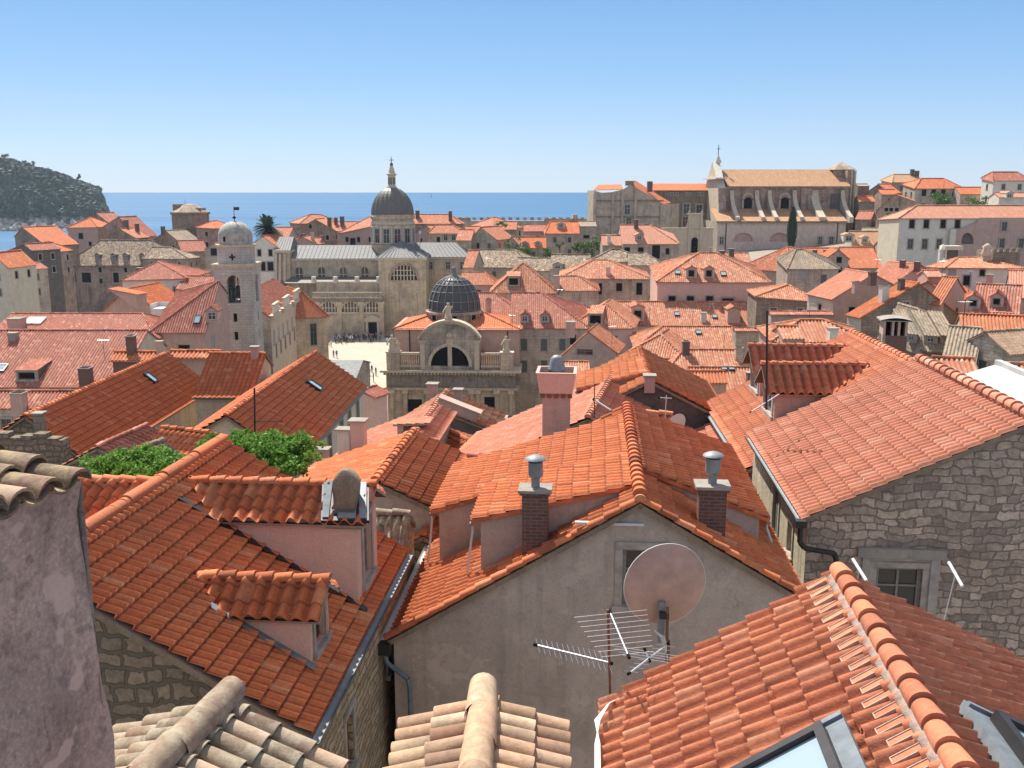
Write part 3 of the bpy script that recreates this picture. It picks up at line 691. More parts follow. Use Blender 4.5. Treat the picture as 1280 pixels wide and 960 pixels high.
# ------------------------------------------------ rough wall with mossy tiles, far left
def rough_house():
    a = rad(17.5); A0 = P(102, 600, Y=6.3); fr = Fr(A0, a)
    zb = zg(-3, 6)-1; L = 4.2; W = 3.; s = math.tan(rad(9))
    root = thing('plaster_house', 'rough grey plaster house corner with lichen-covered tiles at the left edge of the photo', 'house', V(A0[0]-1, A0[1]-1, zb))
    m = MB(); b = fr.b; aa = fr.a
    # wall with a wandering edge: bumpy grid
    rows = []
    n = 60; mm = 70; hh = A0[2]-zb
    for i in range(mm+1):
        z = -.0-(hh)*i/mm; r = []
        for j in range(n+1):
            y = -L*(1-j/n); bulge = .035*math.sin(z*1.7+y*1.3)+.02*math.sin(z*4.1-y*3.2)+.012*math.sin(z*9+y*7)
            r.append(fr(bulge+(-z)*.012, y+(.03*math.sin(z*2.3)+.02*math.sin(z*6.1)-.012*z*(j == n) if j == n else 0), z))
        rows.append(r)
    m.grid(rows, 'pl_rough', True)
    m.poly([fr(0, 0, -.0), fr(-W, 0, W*s-.0), fr(-W, 0, -hh), fr(.05, 0, -hh)], 'pl_rough')
    m.poly([fr(0, -L, -.1), fr(-W, -L, W*s-.1), fr(-W, -L, -hh), fr(.05, -L, -hh)], 'pl_rough')
    m.poly([fr(-W, -L, W*s-.1), fr(-W, 0, W*s-.1), fr(-W, 0, -hh), fr(-W, -L, -hh)], 'pl_rough')
    m.build('wall', root)
    r = MB(); u = aa; v = -b*math.cos(math.atan(s))+up*math.sin(math.atan(s)); nn = np.cross(u, v)
    if nn[2] < 0: nn = -nn
    E = fr(.07, 0, .0)
    poly = [(-L, .16), (.02, .16), (.02, 3.1), (-L, 3.1)]; W3 = lambda x, d=0.: E+u*x[0]+v*x[1]+nn*d
    r.poly([W3(x, -.05) for x in poly], 'concrete'); r.poly([W3(x, -.1) for x in poly], 'concrete')
    for i in range(4): r.poly([W3(poly[i], -.05), W3(poly[(i+1) % 4], -.05), W3(poly[(i+1) % 4], -.1), W3(poly[i], -.1)], 'concrete')
    # individual barrel tiles
    w = .25; l = .36
    for i in range(-17, 1):
        for j in range(0, 9):
            if j*l > 3.0: continue
            u0 = i*w-.03; jr = rng.normal(0, .012, 4)
            for kind in (0, 1):
                rad_ = .105 if kind else .1; uc = u0+(.125 if kind else 0)
                if uc > (.0 if kind else -.1): continue
                R_ = []; RI = []
                for vv, rr, hz in ((j*l-.05+jr[0], rad_*1.06, .035), (j*l+l, rad_*.86, .0)):
                    k = 8
                    if kind: pts = [(uc+math.cos(t)*rr+jr[1], math.sin(t)*rr*.95+hz+.02+jr[2]) for t in [math.pi*q_/k for q_ in range(k+1)]]
                    else: pts = [(uc+math.cos(t)*rr, math.sin(t)*rr*.7+hz+.065) for t in [math.pi+math.pi*q_/k for q_ in range(k+1)]]
                    R_.append([W3((x, vv), z) for x, z in pts]); RI.append([W3((x, vv), z-.022) for x, z in pts])
                a0 = len(r.f); b0 = len(r.v); r.grid(R_, 'tile_lichen', True)
                for q_ in range(8): r.poly([R_[0][q_], R_[0][q_+1], RI[0][q_+1], RI[0][q_]], 'tile_lichen')
                if not hasattr(r, 'uvblocks'): r.uvblocks = []; r.uvbase = {}
                r.uv[a0] = 1; r.uvblocks.append((a0, len(r.f), np.full((len(r.v)-b0, 2), random.random()*999))); r.uvbase[(a0, len(r.f))] = b0
    r.build('roof', root)
rough_house()
# ------------------------------------------------ two small old-tiled roof peaks at the bottom
def barrel_roof(label, tip, Y, az, Lr, W, s, mat, name='small_roof', wallm='rubble_moss', rr=.098, l=.34, drop=.0, hip=False):
    a = adir(rad(az)); b = bdir(rad(az)); R1 = P(*tip, Y=Y); R0 = R1-a*Lr
    zb = R0[2]-W*math.tan(rad(s))-5.; root = thing(name, label, 'roof', V(*((R0+R1)/2)[:2], zb))
    r = MB()
    for sg in (-1, 1):
        bb = b*sg; v = -bb*math.cos(rad(s))+up*math.sin(rad(s)); nn = np.cross(a, v); nn = nn if nn[2] > 0 else -nn
        sl = W/math.cos(rad(s)); E = R1+bb*W-up*W*math.tan(rad(s))
        W3 = lambda x, y, z: E-a*x+v*y+nn*z
        r.poly([W3(0, 0, -.06), W3(Lr, 0, -.06), W3(Lr, sl, -.06), W3(0, sl, -.06)], 'pl_dark'); r.poly([W3(0, 0, -.06), W3(0, sl, -.06), W3(0, sl, -.16), W3(0, 0, -.16)], 'concrete')
        r.poly([W3(0, 0, -.06), W3(Lr, 0, -.06), W3(Lr, 0, -.16), W3(0, 0, -.16)], 'concrete')
        pitch = rr*1.95
        for i in range(int(Lr/pitch)+1):
            xj = rng.normal(0, .006)
            for j in range(int(sl/l)+1):
                v0 = j*l-.05+rng.normal(0, .014); v1 = min(j*l+l, sl); jr = rng.normal(0, .008, 3); tl = rng.normal(0, .03)
                for kind in (0, 1):
                    uc = i*pitch+rr*.9+(0 if kind else pitch/2)+xj+jr[0]; R_ = []; RI = []; k = 8
                    for vv, q2, hz, sh in ((v0, rr*1.03, .03, 0), (v1, rr*.84, 0, tl*l)):
                        if kind: pts = [(uc+sh+math.cos(t)*q2, math.sin(t)*q2*.95+hz+.0) for t in [math.pi*q_/k for q_ in range(k+1)]]
                        else: pts = [(uc+math.cos(t)*q2*.9, math.sin(t)*q2*.5+hz+.03) for t in [math.pi+math.pi*q_/k for q_ in range(k+1)]]
                        R_.append([W3(x, vv, z) for x, z in pts]); RI.append([W3(x, vv, z-.02) for x, z in pts])
                    a0 = len(r.f); b0 = len(r.v); r.grid(R_, mat, True)
                    for q_ in range(k): r.poly([R_[0][q_], R_[0][q_+1], RI[0][q_+1], RI[0][q_]], mat)
                    if not hasattr(r, 'uvblocks'): r.uvblocks = []; r.uvbase = {}
                    r.uv[a0] = 1; r.uvblocks.append((a0, len(r.f), np.full((len(r.v)-b0, 2), random.random()*999))); r.uvbase[(a0, len(r.f))] = b0
    r.build('roof_tiles', root)
    c = MB(); c.caps(R1+a*.05+up*.07, R0+up*.07, mat, rr*1.3, .42, 10, -.12, 1., jit=.012); c.build('ridge_tiles', root)
    m = MB(); d = W-.12; zz = up*(-d*math.tan(rad(s))-.1); rr1, rr0 = R1-a*.15, R0
    for sg in (-1, 1):
        m.poly([rr1+b*sg*d+zz, rr0+b*sg*d+zz, V(*(rr0+b*sg*d)[:2], zb), V(*(rr1+b*sg*d)[:2], zb)], wallm)
    m.poly([rr1-up*.12, rr1+b*d+zz, V(*(rr1+b*d)[:2], zb), V(*(rr1-b*d)[:2], zb), rr1-b*d+zz], wallm)
    m.build('wall', root)
barrel_roof('weathered tile roof peak at the bottom left, in front of the stone gable wall', (288, 880), 7.7, 15, 2.2, 1.05, 22, 'tile_old')
barrel_roof('pale cream tile roof peak at the bottom centre, in front of the grey plaster gable', (606, 875), 7.9, 2, 2.2, .68, 20, 'tile_cream', wallm='pl_grey')
# ------------------------------------------------ grey middle house
MH = house('grey plaster house in the middle with a small attic window in its gable', (800, 625), 18, (785, 510), 4.8, R=('c', 1003, 745), L=('c', 492, 793),
           roof='tile_orange', wall='pl_grey', oh=.12, ov=.14, verge=True, w=.215, jit=.007,
           wins=[('A', 803, 722, .8, 1.2, 'grey')],
           chims=[('L', 669, 685, .52, .42, 1.2, 'brick', 'slab', .64), ('R', 888, 660, .55, .42, .85, 'brick', 'slab', .64)])
def wide_dormer(h, sg, f0, f1, px, py, name, roof='tile_orange'):
    """long low dormer whose roof starts at the ridge; f0,f1 distances along the ridge"""
    a, b = h.a, h.b*sg; T0 = h.R0+a*f0; M_ = np.array([b, V(0, 0, -1), -ray(px, py)]).T; W, D, _ = np.linalg.solve(M_, CAM-T0)
    LOG.append((name, 'wide dormer W %.2f D %.2f' % (W, D)))
    s = math.tan(h.pl['R' if sg > 0 else 'L']['s']); u = a; v = -b*W+up*D; ln = np.linalg.norm(v); v = v/ln; n = np.cross(u, v); n = n if n[2] > 0 else -n
    E = T0+b*W-up*D; Lr = f1-f0; m = MB()
    F = E-b*.15; zr = lambda x: -x*s  # main roof height below ridge at distance x
    for k in (0, Lr):
        x0 = W-.15
        m.poly([T0+a*k-up*.05, F+a*k+up*.02, T0+a*k+b*x0+up*zr(x0)], 'pl_grey')
    m.poly([F+up*.02, F+a*Lr+up*.02, T0+a*Lr+b*(W-.15)+up*zr(W-.15), T0+b*(W-.15)+up*zr(W-.15)], 'pl_grey')
    d = m.build('dormer', h.root); r = MB(); poly = [(-.06, -.05), (Lr+.06, -.05), (Lr+.06, ln), (-.06, ln)]; W3 = lambda x, z=0.: E+u*x[0]+v*x[1]+n*z
    r.poly([W3(x, -.02) for x in poly], 'wood_brown')
    for i in range(4): r.poly([W3(poly[i], .07), W3(poly[(i+1) % 4], .07), W3(poly[(i+1) % 4], -.02), W3(poly[i], -.02)], roof)
    r.tiles(E+n*.08, u, v, n, poly, roof, w=.215, lod=0, jit=.004); r.build('dormer_roof', d)
    p = MB(); x0 = W-.12; g = E+b*.06-up*.08
    p.tube([g+a*.02, g+a*Lr], .045, 'zinc', 6); zz = zr(W+.12)+D+.12
    e = g+a*.15; p.tube([e, e-b*.02-up*.15, V(*(e+b*.1)[:2], (T0+up*zr(W+.12))[2]+.1)], .03, 'white', 6); p.build('gutter', d)
    return E
wide_dormer(MH, -1, .9, 3.2, 592, 652, 'near dormer'); wide_dormer(MH, -1, 3.3, 7.1, 541, 640, 'far dormer')
wide_dormer(MH, 1, 2.2, 8.1, 958, 650, 'right dormer')
m = MB(); m.caps(MH.R0+up*.1, MH.R1+up*.1, 'tile_orange', .15, .34, 8, .2); m.build('ridge_tiles', MH.roof)
# gutter along the alley eave with hopper and downpipe
m = MB(); e0 = MH.cor['L0']-MH.a*.15-MH.b*.2-up*.1; e1 = MH.cor['L1']-MH.b*.2-up*.1
for o_, mm_ in ((0, 'white'), (-.012, 'dark_metal')):
    m.grid([[p+MH.b*(math.cos(t)*.08)+up*(math.sin(t)*.08+o_) for t in [math.pi+math.pi*k/6 for k in range(7)]] for p in (e0, e1)], mm_)
m.build('gutter', MH.root)
m = MB(); fr = Fr(e0, rad(4.8)); m.box(fr, -.14, .16, -.1, .12, -.26, -.02, 'dark_metal')
g = e0+MH.b*.05-MH.a*.0
m.tube([e0-up*.2, e0-up*.45+MH.b*.1-MH.a*.04, e0-up*.75+MH.b*.52-MH.a*.08, e0-up*.95+MH.b*.56-MH.a*.08, e0-up*5+MH.b*.56-MH.a*.08], .05, 'pipe_blue', 8); m.build('downpipe', MH.root)
m = MB(); x = hit(MH.fc['A']['O']-MH.a*.04, -MH.a, 727, 655); x2 = hit(MH.fc['A']['O']-MH.a*.04, -MH.a, 806, 655)
fr = Fr((x+x2)/2, rad(4.8)); m.box(fr, -.75, .6, -.03, .05, -.02, .03, 'white'); m.build('window_surround', MH.root)
# ------------------------------------------------ nearest roof with the skylights
a_n = rad(5.6); Rn = P(1050, 722, Y=9.4)
Rnear = Rn-adir(a_n)*6.
pn = None
h0 = 6.
def near_roof():
    global NR
    py = None
    R0 = Rn; a = adir(a_n)
    # solve both slopes from the far corners, then build from the far end
    W, D = solve_corner(R0, a, -bdir(a_n), 0, 752, 888); W2, D2 = solve_corner(R0, a, bdir(a_n), 0, 1300, 842)
    LOG.append(('near', W, D, math.degrees(math.atan2(D, W)), W2, D2, math.degrees(math.atan2(D2, W2))))
    NR = house('nearest salmon-tiled roof at the bottom right, with two roof windows', (1050, 722), 9.4, 7.5, 5.6+180, R=('w', W, math.degrees(math.atan2(D, W))), L=('w', W2+.8, math.degrees(math.atan2(D2, W2))),
               roof='tile_coral', wall='pl_grey', oh=.02, ov=.12, w=.195, tl=.31, jit=.009, step=.042, A=.055, caps=False)
near_roof()
c = MB(); c.caps(NR.R1+up*.05, NR.R0+NR.a*-.1+up*.05, 'tile_coral', .108, .31, 12, .16, .95); c.build('ridge_tiles', NR.roof)
c = MB()
for key, w_ in (('R', .2), ('L', .13)):   # mortar bed under the ridge tiles
    q = NR.pl[key]; sl = q['slen']; L_ = 7.6
    p0 = q['pts'][3][0]; p1 = q['pts'][2][0]; sg = 1 if p1 > p0 else -1
    f = lambda x, y, z: q['O']+q['u']*x+q['v']*y+q['n']*z
    N = 260; edge = [.03*math.sin(i*.9)+.015*math.sin(i*2.3) for i in range(N+1)]
    c.grid([[f(p0+sg*L_*i/N, sl-.12-w_*0+edge[i]*.5, .03) for i in range(N+1)], [f(p0+sg*L_*i/N, sl-.12, .075) for i in range(N+1)], [f(p0+sg*L_*i/N, sl, .1) for i in range(N+1)]], 'mortar')
    if key == 'R':  # plastered tile joints below the ridge
        for k in range(-42, 42):
            x = (k+.81)*.195
            if abs(x-(p0+sg*3.6)) > 3.7: continue
            ln = .2+.02*math.sin(k*3.); g_ = lambda X, Y_, Z: f(x+X, sl-.34+Y_, Z)
            c.box(g_, -.036, .036, .2-ln, .22, -.02, .05, 'tile_coral'); c.box(g_, -.045, -.036, .19-ln, .22, -.02, .058, 'mortar'); c.box(g_, .036, .045, .19-ln, .22, -.02, .058, 'mortar'); c.box(g_, -.036, .036, .19-ln, .2-ln, -.02, .057, 'mortar')
c.build('ridge_mortar', NR.roof)
for k_, px_, py_, w_, l_ in (('R', 1044, 928, 1.14, 1.4), ('L', 1226, 915, 1.0, 1.4)):
    skylight(NR, k_, px_, py_, w_, l_, (-1 if NR.pl[k_]['u'][1] > 0 else 1, -1))
# ------------------------------------------------ right: rubble stone house
SH = house('rubble stone house on the right with a wide salmon tile roof and a framed window', (1288, 524), 20, (1145, 455), 4.8, R=('w', 4.5, 27), L=('c', 1010, 641),
           roof='tile_salmon', wall='rubble_near', side_wall='pl_stain', oh=.18, ov=.15, w=.22, jit=.003,
           wins=[('A', 1122, 741, 1.05, 1.15, 'grey'), ('L', 970, 640, .7, 1.3, 'shut'), ('L', 988, 672, .5, .8, 'grey')])
m = MB(); c = hit(SH.fc['A']['O']-SH.a*.03, -SH.a, 1122, 741); fr = Fr(c, rad(4.8))
m.box(fr, -.95, .95, -.1, .05, .84, 1.06, 'concrete'); m.box(fr, -.82, -.66, -.03, .05, -1., .838, 'frame_stone'); m.box(fr, .66, .86, -.04, .05, -1., .838, 'frame_stone'); m.box(fr, -.655, .655, -.02, .05, .72, .838, 'frame_stone'); m.build('window_surround', SH.root)
m = MB(); e0 = SH.cor['L0']-SH.a*.25-SH.b*.2-up*.1; e1 = SH.cor['L1']-SH.b*.2-up*.1
m.grid([[p+SH.b*(math.cos(t)*.1)+up*(math.sin(t)*.1) for t in [math.pi+math.pi*k/6 for k in range(7)]] for p in (e0, e1)], 'zinc')
m.grid([[p+SH.b*(math.cos(t)*.085)+up*(math.sin(t)*.085+.008) for t in [math.pi+math.pi*k/6 for k in range(7)]] for p in (e0, e1)], 'zinc')
m.build('gutter', SH.root)
m = MB(); fr = Fr(e0, rad(4.8)); m.box(fr, -.11, .11, -.06, .14, -.16, -.0, 'dark_metal')
m.tube([e0-up*.1, e0-up*.5, e0-up*.62+SH.b*.1-SH.a*.05, e0-up*.72+SH.b*.75-SH.a*.05, e0-up*.85+SH.b*.8-SH.a*.05, e0-up*5+SH.b*.8-SH.a*.05], .06, 'dark_metal', 8); m.build('downpipe', SH.root)
c = MB(); c.caps(SH.R0+up*.1-SH.a*.1, SH.R1+up*.1, 'tile_salmon', .15, .42, 10, .2); c.build('ridge_tiles', SH.roof)
# house behind it with the twin dormers
TH = house('salmon-roofed house with twin barrel-tiled dormers, just behind the rubble stone house', (1175, 469), 27.9, (1062, 420), 3.2, L=('e', 957, 602, 28), R=('w', 4.2, 27),
           roof='tile_coral', wall='pl_stain', oh=.25, ov=.15, gut='L')
pA = TH.at('L', 962, 524); pB = TH.at('L', 949, 496)
for (px, py), w_, ht in (((967, 527), 1.9, 1.1), ((949, 497), 1.9, 1.1)):
    dormer(TH, 'L', px, py, w_, ht, 'gable', wall='pl_mauve', roof='tile_coral', an=-1, wst='cross', rise=.66, ww=1.2, wh=.9, oh=.3, tw=.3)
# ------------------------------------------------ things on the roofs
def mast(name, label, p0, p1, cat='antenna', r=.016, mat='rust', group=None):
    root = thing(name, label, cat, p0, group); m = MB(); m.cyl(p0, p1, r, r, mat, 6); m.build('pole', root); return root
def yagi(root, A, B, n=12, el=.3, eld=None, mat='alu', name='boom', r=.012, er=.0035):
    m = MB(); A, B = np.array(A), np.array(B); d = (B-A)/np.linalg.norm(B-A); fr_ = np.cross(d, up) if eld is None else eld; fr_ = fr_/np.linalg.norm(fr_)
    m.cyl(A, B, r, r, mat, 6); m.cyl(A-d*.02, A+d*.03, r*1.7, r*1.7, 'black', 6); m.cyl(B-d*.03, B+d*.02, r*1.7, r*1.7, 'black', 6)
    for i in range(n):
        t = (i+.5)/n; c = A+(B-A)*t; e = el*(1-.35*t); m.cyl(c-fr_*e, c+fr_*e, er, er, mat, 4, False)
    m.build(name, root)
# big dish on its mast
def big_dish():
    Yd = 12.2; c = P(833, 733, Y=Yd); root = thing('satellite_dish', 'big pinkish satellite dish in front of the attic window of the grey house', 'satellite dish', P(832, 850, Y=Yd-.2))
    ax = V(-.17, .95, .06); ax /= np.linalg.norm(ax); x = np.cross(ax, up); x /= np.linalg.norm(x); y = np.cross(x, ax)
    R_ = .575; rows = []; rows2 = []
    for k in range(9):
        r = R_*k/8
        rows.append([c+x*math.cos(t)*r+y*math.sin(t)*r*1.03+ax*(.12*(k/8)**2-.06) for t in [2*math.pi*i/40 for i in range(40)]])
        rows2.append([c+x*math.cos(t)*r+y*math.sin(t)*r*1.03+ax*(.12*(k/8)**2-.05) for t in [2*math.pi*i/40 for i in range(40)]])
    m = MB(); m.grid(rows, 'dish', True, True); m.grid(rows2, 'dish', True, True); m.grid([rows[-1], rows2[-1]], 'dish_white', True, True)
    rr = [[p+(p-c)*.012 for p in rows[-1]], [p+(p-c)*.012 for p in rows2[-1]]]; m.grid(rr, 'dish_white', True, True); m.grid([rows[-1], rr[0]], 'dish_white', True, True); m.build('reflector', root)
    b0 = P(834, 768, Y=Yd-.18); b1 = P(834, 850, Y=Yd-.2)
    m = MB(); m.cyl(b0+up*.1, b1-up*.5, .022, .022, 'rust', 8); m.build('pole', root)
    m = MB(); fr = Fr(P(827, 770, Y=Yd-.09), rad(10)); m.box(fr, -.045, .045, -.02, .04, -.38, .2, 'zinc'); m.box(fr, -.03, .1, -.1, -.02, .0, .08, 'dark_metal'); m.build('bracket', root)
    m = MB(); s_ = P(826, 800, Y=Yd-.3)
    for k in range(3):
        m.tube([P(818+4*k, 788+3*k, Y=Yd-.3), P(826+2*k, 796, Y=Yd-.34), P(829+2*k, 806, Y=Yd-.3), P(832, 812+2*k, Y=Yd-.24)], .011, 'white', 5)
    m.tube([P(834, 818, Y=Yd-.26), P(836, 835, Y=Yd-.35), P(826, 852, Y=Yd-.4), P(815, 864, Y=Yd-.5)], .012, 'white', 5)
    m.build('cable', root)
big_dish()
r_ = mast('television_antenna', 'rusty mast with two long silver television aerials, left of the big dish', P(763, 882, Y=9.9), P(760, 762, Y=9.9))
yagi(r_, P(764, 829, Y=9.9), P(669, 806, Y=10.3), 14, .13, V(.2, -.6, -.5)); yagi(r_, P(762, 764, Y=9.9), P(786, 821, Y=9.3), 9, .42, V(1, .15, .04), er=.003)
r_ = mast('television_antenna', 'silver comb aerial pointing down left, below the big satellite dish', P(836, 868, Y=11.7), P(836, 800, Y=11.7))
yagi(r_, P(835, 805, Y=11.65), P(786, 842, Y=11.0), 8, .13, V(1, .1, -.2)); yagi(r_, P(806, 812, Y=11.4), P(812, 826, Y=11.3), 4, .5, V(1, .1, -.22), er=.005)
# cable loop at the corner of the nearest roof
root = thing('cable_loop', 'pale bundle of cables hanging at the left corner of the nearest roof', 'cable', P(757, 874, Y=9.5)); m = MB()
for k in range(5):
    o = k*1.6
    m.tube([P(800-o, 864+o*.6, Y=10.2), P(782, 869+o*.5, Y=9.9), P(762-o*.5, 879+o*.4, Y=9.4), P(750-o, 900, Y=9.1), P(744+o*.9, 930, Y=8.7), P(744+o, 965, Y=8.3)], .0075, 'white', 5)
m.build('strands', root)
# small things further back
def small_dish(label, px, py, Y, r, aim, base):
    c = P(px, py, Y=Y); b0 = P(*base, Y=Y+.1); root = thing('satellite_dish', label, 'satellite dish', b0); ax = V(*aim); ax /= np.linalg.norm(ax); x = np.cross(ax, up); x /= np.linalg.norm(x); y = np.cross(x, ax)
    m = MB(); m.grid([[c+x*math.cos(t)*r*k/5+y*math.sin(t)*r*k/5+ax*(.2*r*(k/5)**2) for t in [2*math.pi*i/24 for i in range(24)]] for k in range(6)], 'dish_white', True, True); m.build('reflector', root)
    m = MB(); m.cyl(b0, c-ax*.03, .02, .02, 'dark_metal', 6); fr = Fr(c-ax*.02, 0); m.cyl(c-ax*.02-x*r*.35, c-ax*.02+x*r*.35, .015, .015, 'dark_metal', 4); m.cyl(c-ax*.05, c-ax*.05-up*r*.8, .02, .02, 'dark_metal', 5); m.build('pole', root)
small_dish('small cream satellite dish on the shaded roof behind the orange ridge', 846, 533, 27, .38, (-.5, .8, .3), (846, 556))
small_dish('tiny cream satellite dish on the long amber roof further back', 862, 489, 40, .25, (-.5, .8, .3), (862, 500))
r_ = mast('television_antenna', 'thin dark mast standing against the sky-lit rooftops above the twin dormers', P(958, 512, Y=25.5), P(959, 388, Y=25.5), r=.03, mat='dark_metal'); yagi(r_, P(938, 515, Y=25.3), P(975, 492, Y=25.8), 5, .2, V(.3, 1, 0))
r_ = mast('television_antenna', 'silver T-shaped aerial beside the small cream dish', P(831, 528, Y=29), P(833, 494, Y=29), r=.015, mat='alu'); yagi(r_, P(824, 497, Y=29), P(841, 498, Y=29), 4, .1, mat='alu')
r_ = mast('television_antenna', 'thin dark aerial with a white bar, right of the tall pink chimney', P(743, 522, Y=31), P(743, 480, Y=31), r=.018, mat='dark_metal'); yagi(r_, P(742, 499, Y=31), P(765, 514, Y=30.6), 3, .1, mat='white', r=.03)
r_ = mast('television_antenna', 'tall dark mast rising from the leafy garden on the left', P(319, 572, Y=27), P(318, 485, Y=27), r=.028, mat='dark_metal'); yagi(r_, P(318, 527, Y=27), P(352, 527, Y=28), 8, .22, V(.2, 1, 0), mat='dark_metal')
# white bars on thin struts at the stone window
for i, (x0, y0, x1, y1, bx, by) in enumerate(((1066, 699, 1083, 726, 1071, 728), (1186, 703, 1203, 733, 1180, 775))):
    A_, B_ = P(x0, y0, Y=17.6), P(x1, y1, Y=17.0); c = (A_+B_)/2
    root = thing('aerial_bar', ('white aerial bar left of the stone-framed window', 'white aerial bar on a thin strut right of the stone-framed window')[i], 'aerial', c)
    m = MB(); m.cyl(A_, B_, .035, .035, 'white', 6); m.build('bar', root); m = MB(); m.cyl(c, P(bx, by, Y=17.4), .01, .01, 'white', 5); m.build('strut', root)
# tall pink chimney behind the middle house
def pink_chimney(h):
    c = P(695, 580, Y=27.6); zt = P(695, 488, Y=27.6)[2]; fr = Fr(V(c[0], c[1], 0), rad(5)); m = MB(); hw = .395
    m.box(fr, -hw, hw, -hw, hw, c[2]-2.5, zt, 'pl_mauve')
    for k in range(5): m.box(fr, -hw+k*.2-.06, -hw+k*.2+.06, -hw-.07, -hw, zt-.13, zt-.0, 'rust')
    rows = [[fr(x*s_, y*s_, z) for x, y in ((-1, -1), (1, -1), (1, 1), (-1, 1))] for s_, z in ((hw+.08, zt), (hw+.16, zt+.55), (hw+.19, zt+.62), (hw+.1, zt+.62), (hw+.08, zt+.45))]
    m.grid(rows, 'pl_pink', False, True); m.poly(rows[-1], 'black'); m.poly(rows[0], 'pl_pink'); m.build('chimney', h.roof)
    m = MB(); m.lathe(fr(0, 0, zt+.5), [(.24, 0), (.24, .1), (.27, .12), (.25, .16), (.2, .36), (.17, .48), (.1, .54), (0, .56)], 'zinc', 16); m.build('flue', h.roof)
g_old = 'old town houses'
W_ = lambda key, ys, xs, w, h, st='dark': [(key, x, y, w, h, st) for y in ys for x in xs]
# ---------------- middle distance, left
HA = house('long red-orange roof in the left middle, with a low arched gable and one small skylight', (32, 519), 46, (207, 438), 1, R=('c', 110, 577), L=('w', 2.6, 34), step=.1, A=.04, roof='tile_red', wall='rubble_moss', side_wall='st_pale', oh=.2,
      sky=[('R', 187, 474, .7, .9)], chims=[('R', 52, 552, .42, .42, 1.35, 'st_dark', 'slab', 0)], wins=[('A', 34, 536, .9, .5, 'dark')])
m = MB(); fr = Fr(P(0, 556, Y=43.2), rad(4)); m.box(fr, -3, 3.2, -.3, .3, -1.5, .35, 'rubble_moss'); [m.box(fr, -3+.6*k, -2.42+.6*k, -.28, .28, .352, .42+.1*(k*7%3), 'rubble_moss') for k in range(10)]; m.build('parapet', HA.root)
house('small sunlit roof with bright stripes, tucked between the two long red-orange roofs', (264, 442), 62, (330, 442), 91, R=('e', 290, 493, 30), L=('w', 1.5, 30), roof='tile_orange', wall='st_pale', w=.3, chims=[('R', 319, 446, .45, .45, .6, 'pl_mauve', 'slab')])
house('dark shaded wall with a window and a narrow tiled ridge behind the sunlit striped roof', (216, 439), 68, (275, 440), 91, R=('w', .6, 20), roof='tile_orange', wall='pl_mauve', wins=[('R', 259, 457, 1.1, 1.6, 'grey')], w=.3)
HC = house('long red-orange roof left of the church street, with a sunlit row of shuttered windows', (283, 519), 44, (395, 441), 1.6, R=('c', 365, 574), L=('w', 3., 30), step=.1, A=.04, roof='tile_red', wall='st_pale', side_wall='pl_cream', oh=.3, gut='R',
      sky=[('R', 392, 484, .8, 1.)], wins=[('A', 281, 539, .7, .9, 'dark')]+[('R', x, y, .9, 1.5, 'shut') for x, y in ((412, 558), (427, 540), (437, 527), (447, 514), (456, 503))])
house('small dark red roof between the long left roof and the leafy garden', (258, 541), 36, (207, 520), -68, R=('e', 225, 521, 20), L=('e', 230, 562, 25), roof='tile_red', wall='st_pale', w=.25)
house('old grey-tiled shed with bleached ridge beside the left garden', (200, 553), 31, (182, 566), 200, R=('w', 1.5, 25), L=('w', 1.2, 28), roof='tile_old', wall='rubble_moss', w=.28)
house('pale striped lean-to roof under the eave of the long left roof', (181, 533), 38, (130, 572), 190, R=('e', 150, 574, 28), L=('w', .7, 20), roof='tile_pinkish', wall='rubble_moss', w=.3)
# Sponza block
HS = house('very long faded red roof across the left, with solar panels and a dark box dormer', (-60, 413), 100, (184, 411), 90, R=('e', 60, 482, 25), L=('w', 5, 25), roof='tile_pinkish', wall='st_pale', oh=.3,
      sky=[('R', 2, 461, 1., 1.2, (0, 0), 'metal')], chims=[('R', 108, 477, 1.1, 1., 1.3, 'brick', 'open'), ('R', 165, 445, .8, .7, 1.2, 'brick', 'open'), ('R', 17, 424, .8, .8, .6, 'concrete')],
      dorms=[('R', 34, 477, 2., 1.1, 'shed', dict(wall='pl_dark', ww=1.6, wh=.7, wst='dark', sd=8))])
HS2 = house('far wing of the long faded red roof, carrying two pale roof panels', (15, 392), 117, (178, 391), 90, R=('w', 6.5, 17), L=('w', 5, 20), hips=(0, .6), roof='tile_pinkish', wall='st_pale', lod=2,
      chims=[('R', 22, 411, 1.8, 1.4, 1.2, 'pl_mauve', 'slab')])
for x in (39, 49): skylight(HS2, 'R', x, 402, 1.1, 1.9, (0, 0), 'white', 'dish_white')
house('low roof strip below the long faded red roof, above a grey wall', (-60, 489), 82, (98, 488), 90, R=('e', 40, 508, 24), L=('w', 1., 20), roof='tile_pinkish', wall='st_grey', chims=[('R', 25, 512, 1., 1., 1.4, 'pl_mauve', 'open')])
house('brick parapet gable with a chimney rising behind the long left roof', (145, 440), 76, (195, 441), 90, R=('w', .8, 25), roof='tile_orange', wall='brick', chims=[('R', 165, 441, .7, .6, 1.3, 'brick', 'open'), ('R', 200, 440, .45, .45, .8, 'pl_mauve', 'slab')])
HB = house('large striped red hipped roof left of the bell tower, with a small twin-window dormer', (272, 352), 118, .15, 91, R=('c', 190, 413), L=('w', 3, 28), hips=(1, 0), roof='tile_pinkish', wall='pl_mauve', lod=2,
      wins=[('R', 230, 434, 1.4, .6, 'dark'), ('R', 258, 434, 1.4, .6, 'dark')], sky=[('R', 247, 400, .8, 1.3)], dorms=[('R', 265, 403, 1.5, 1.4, 'gable', dict(ww=1., wh=.9))])
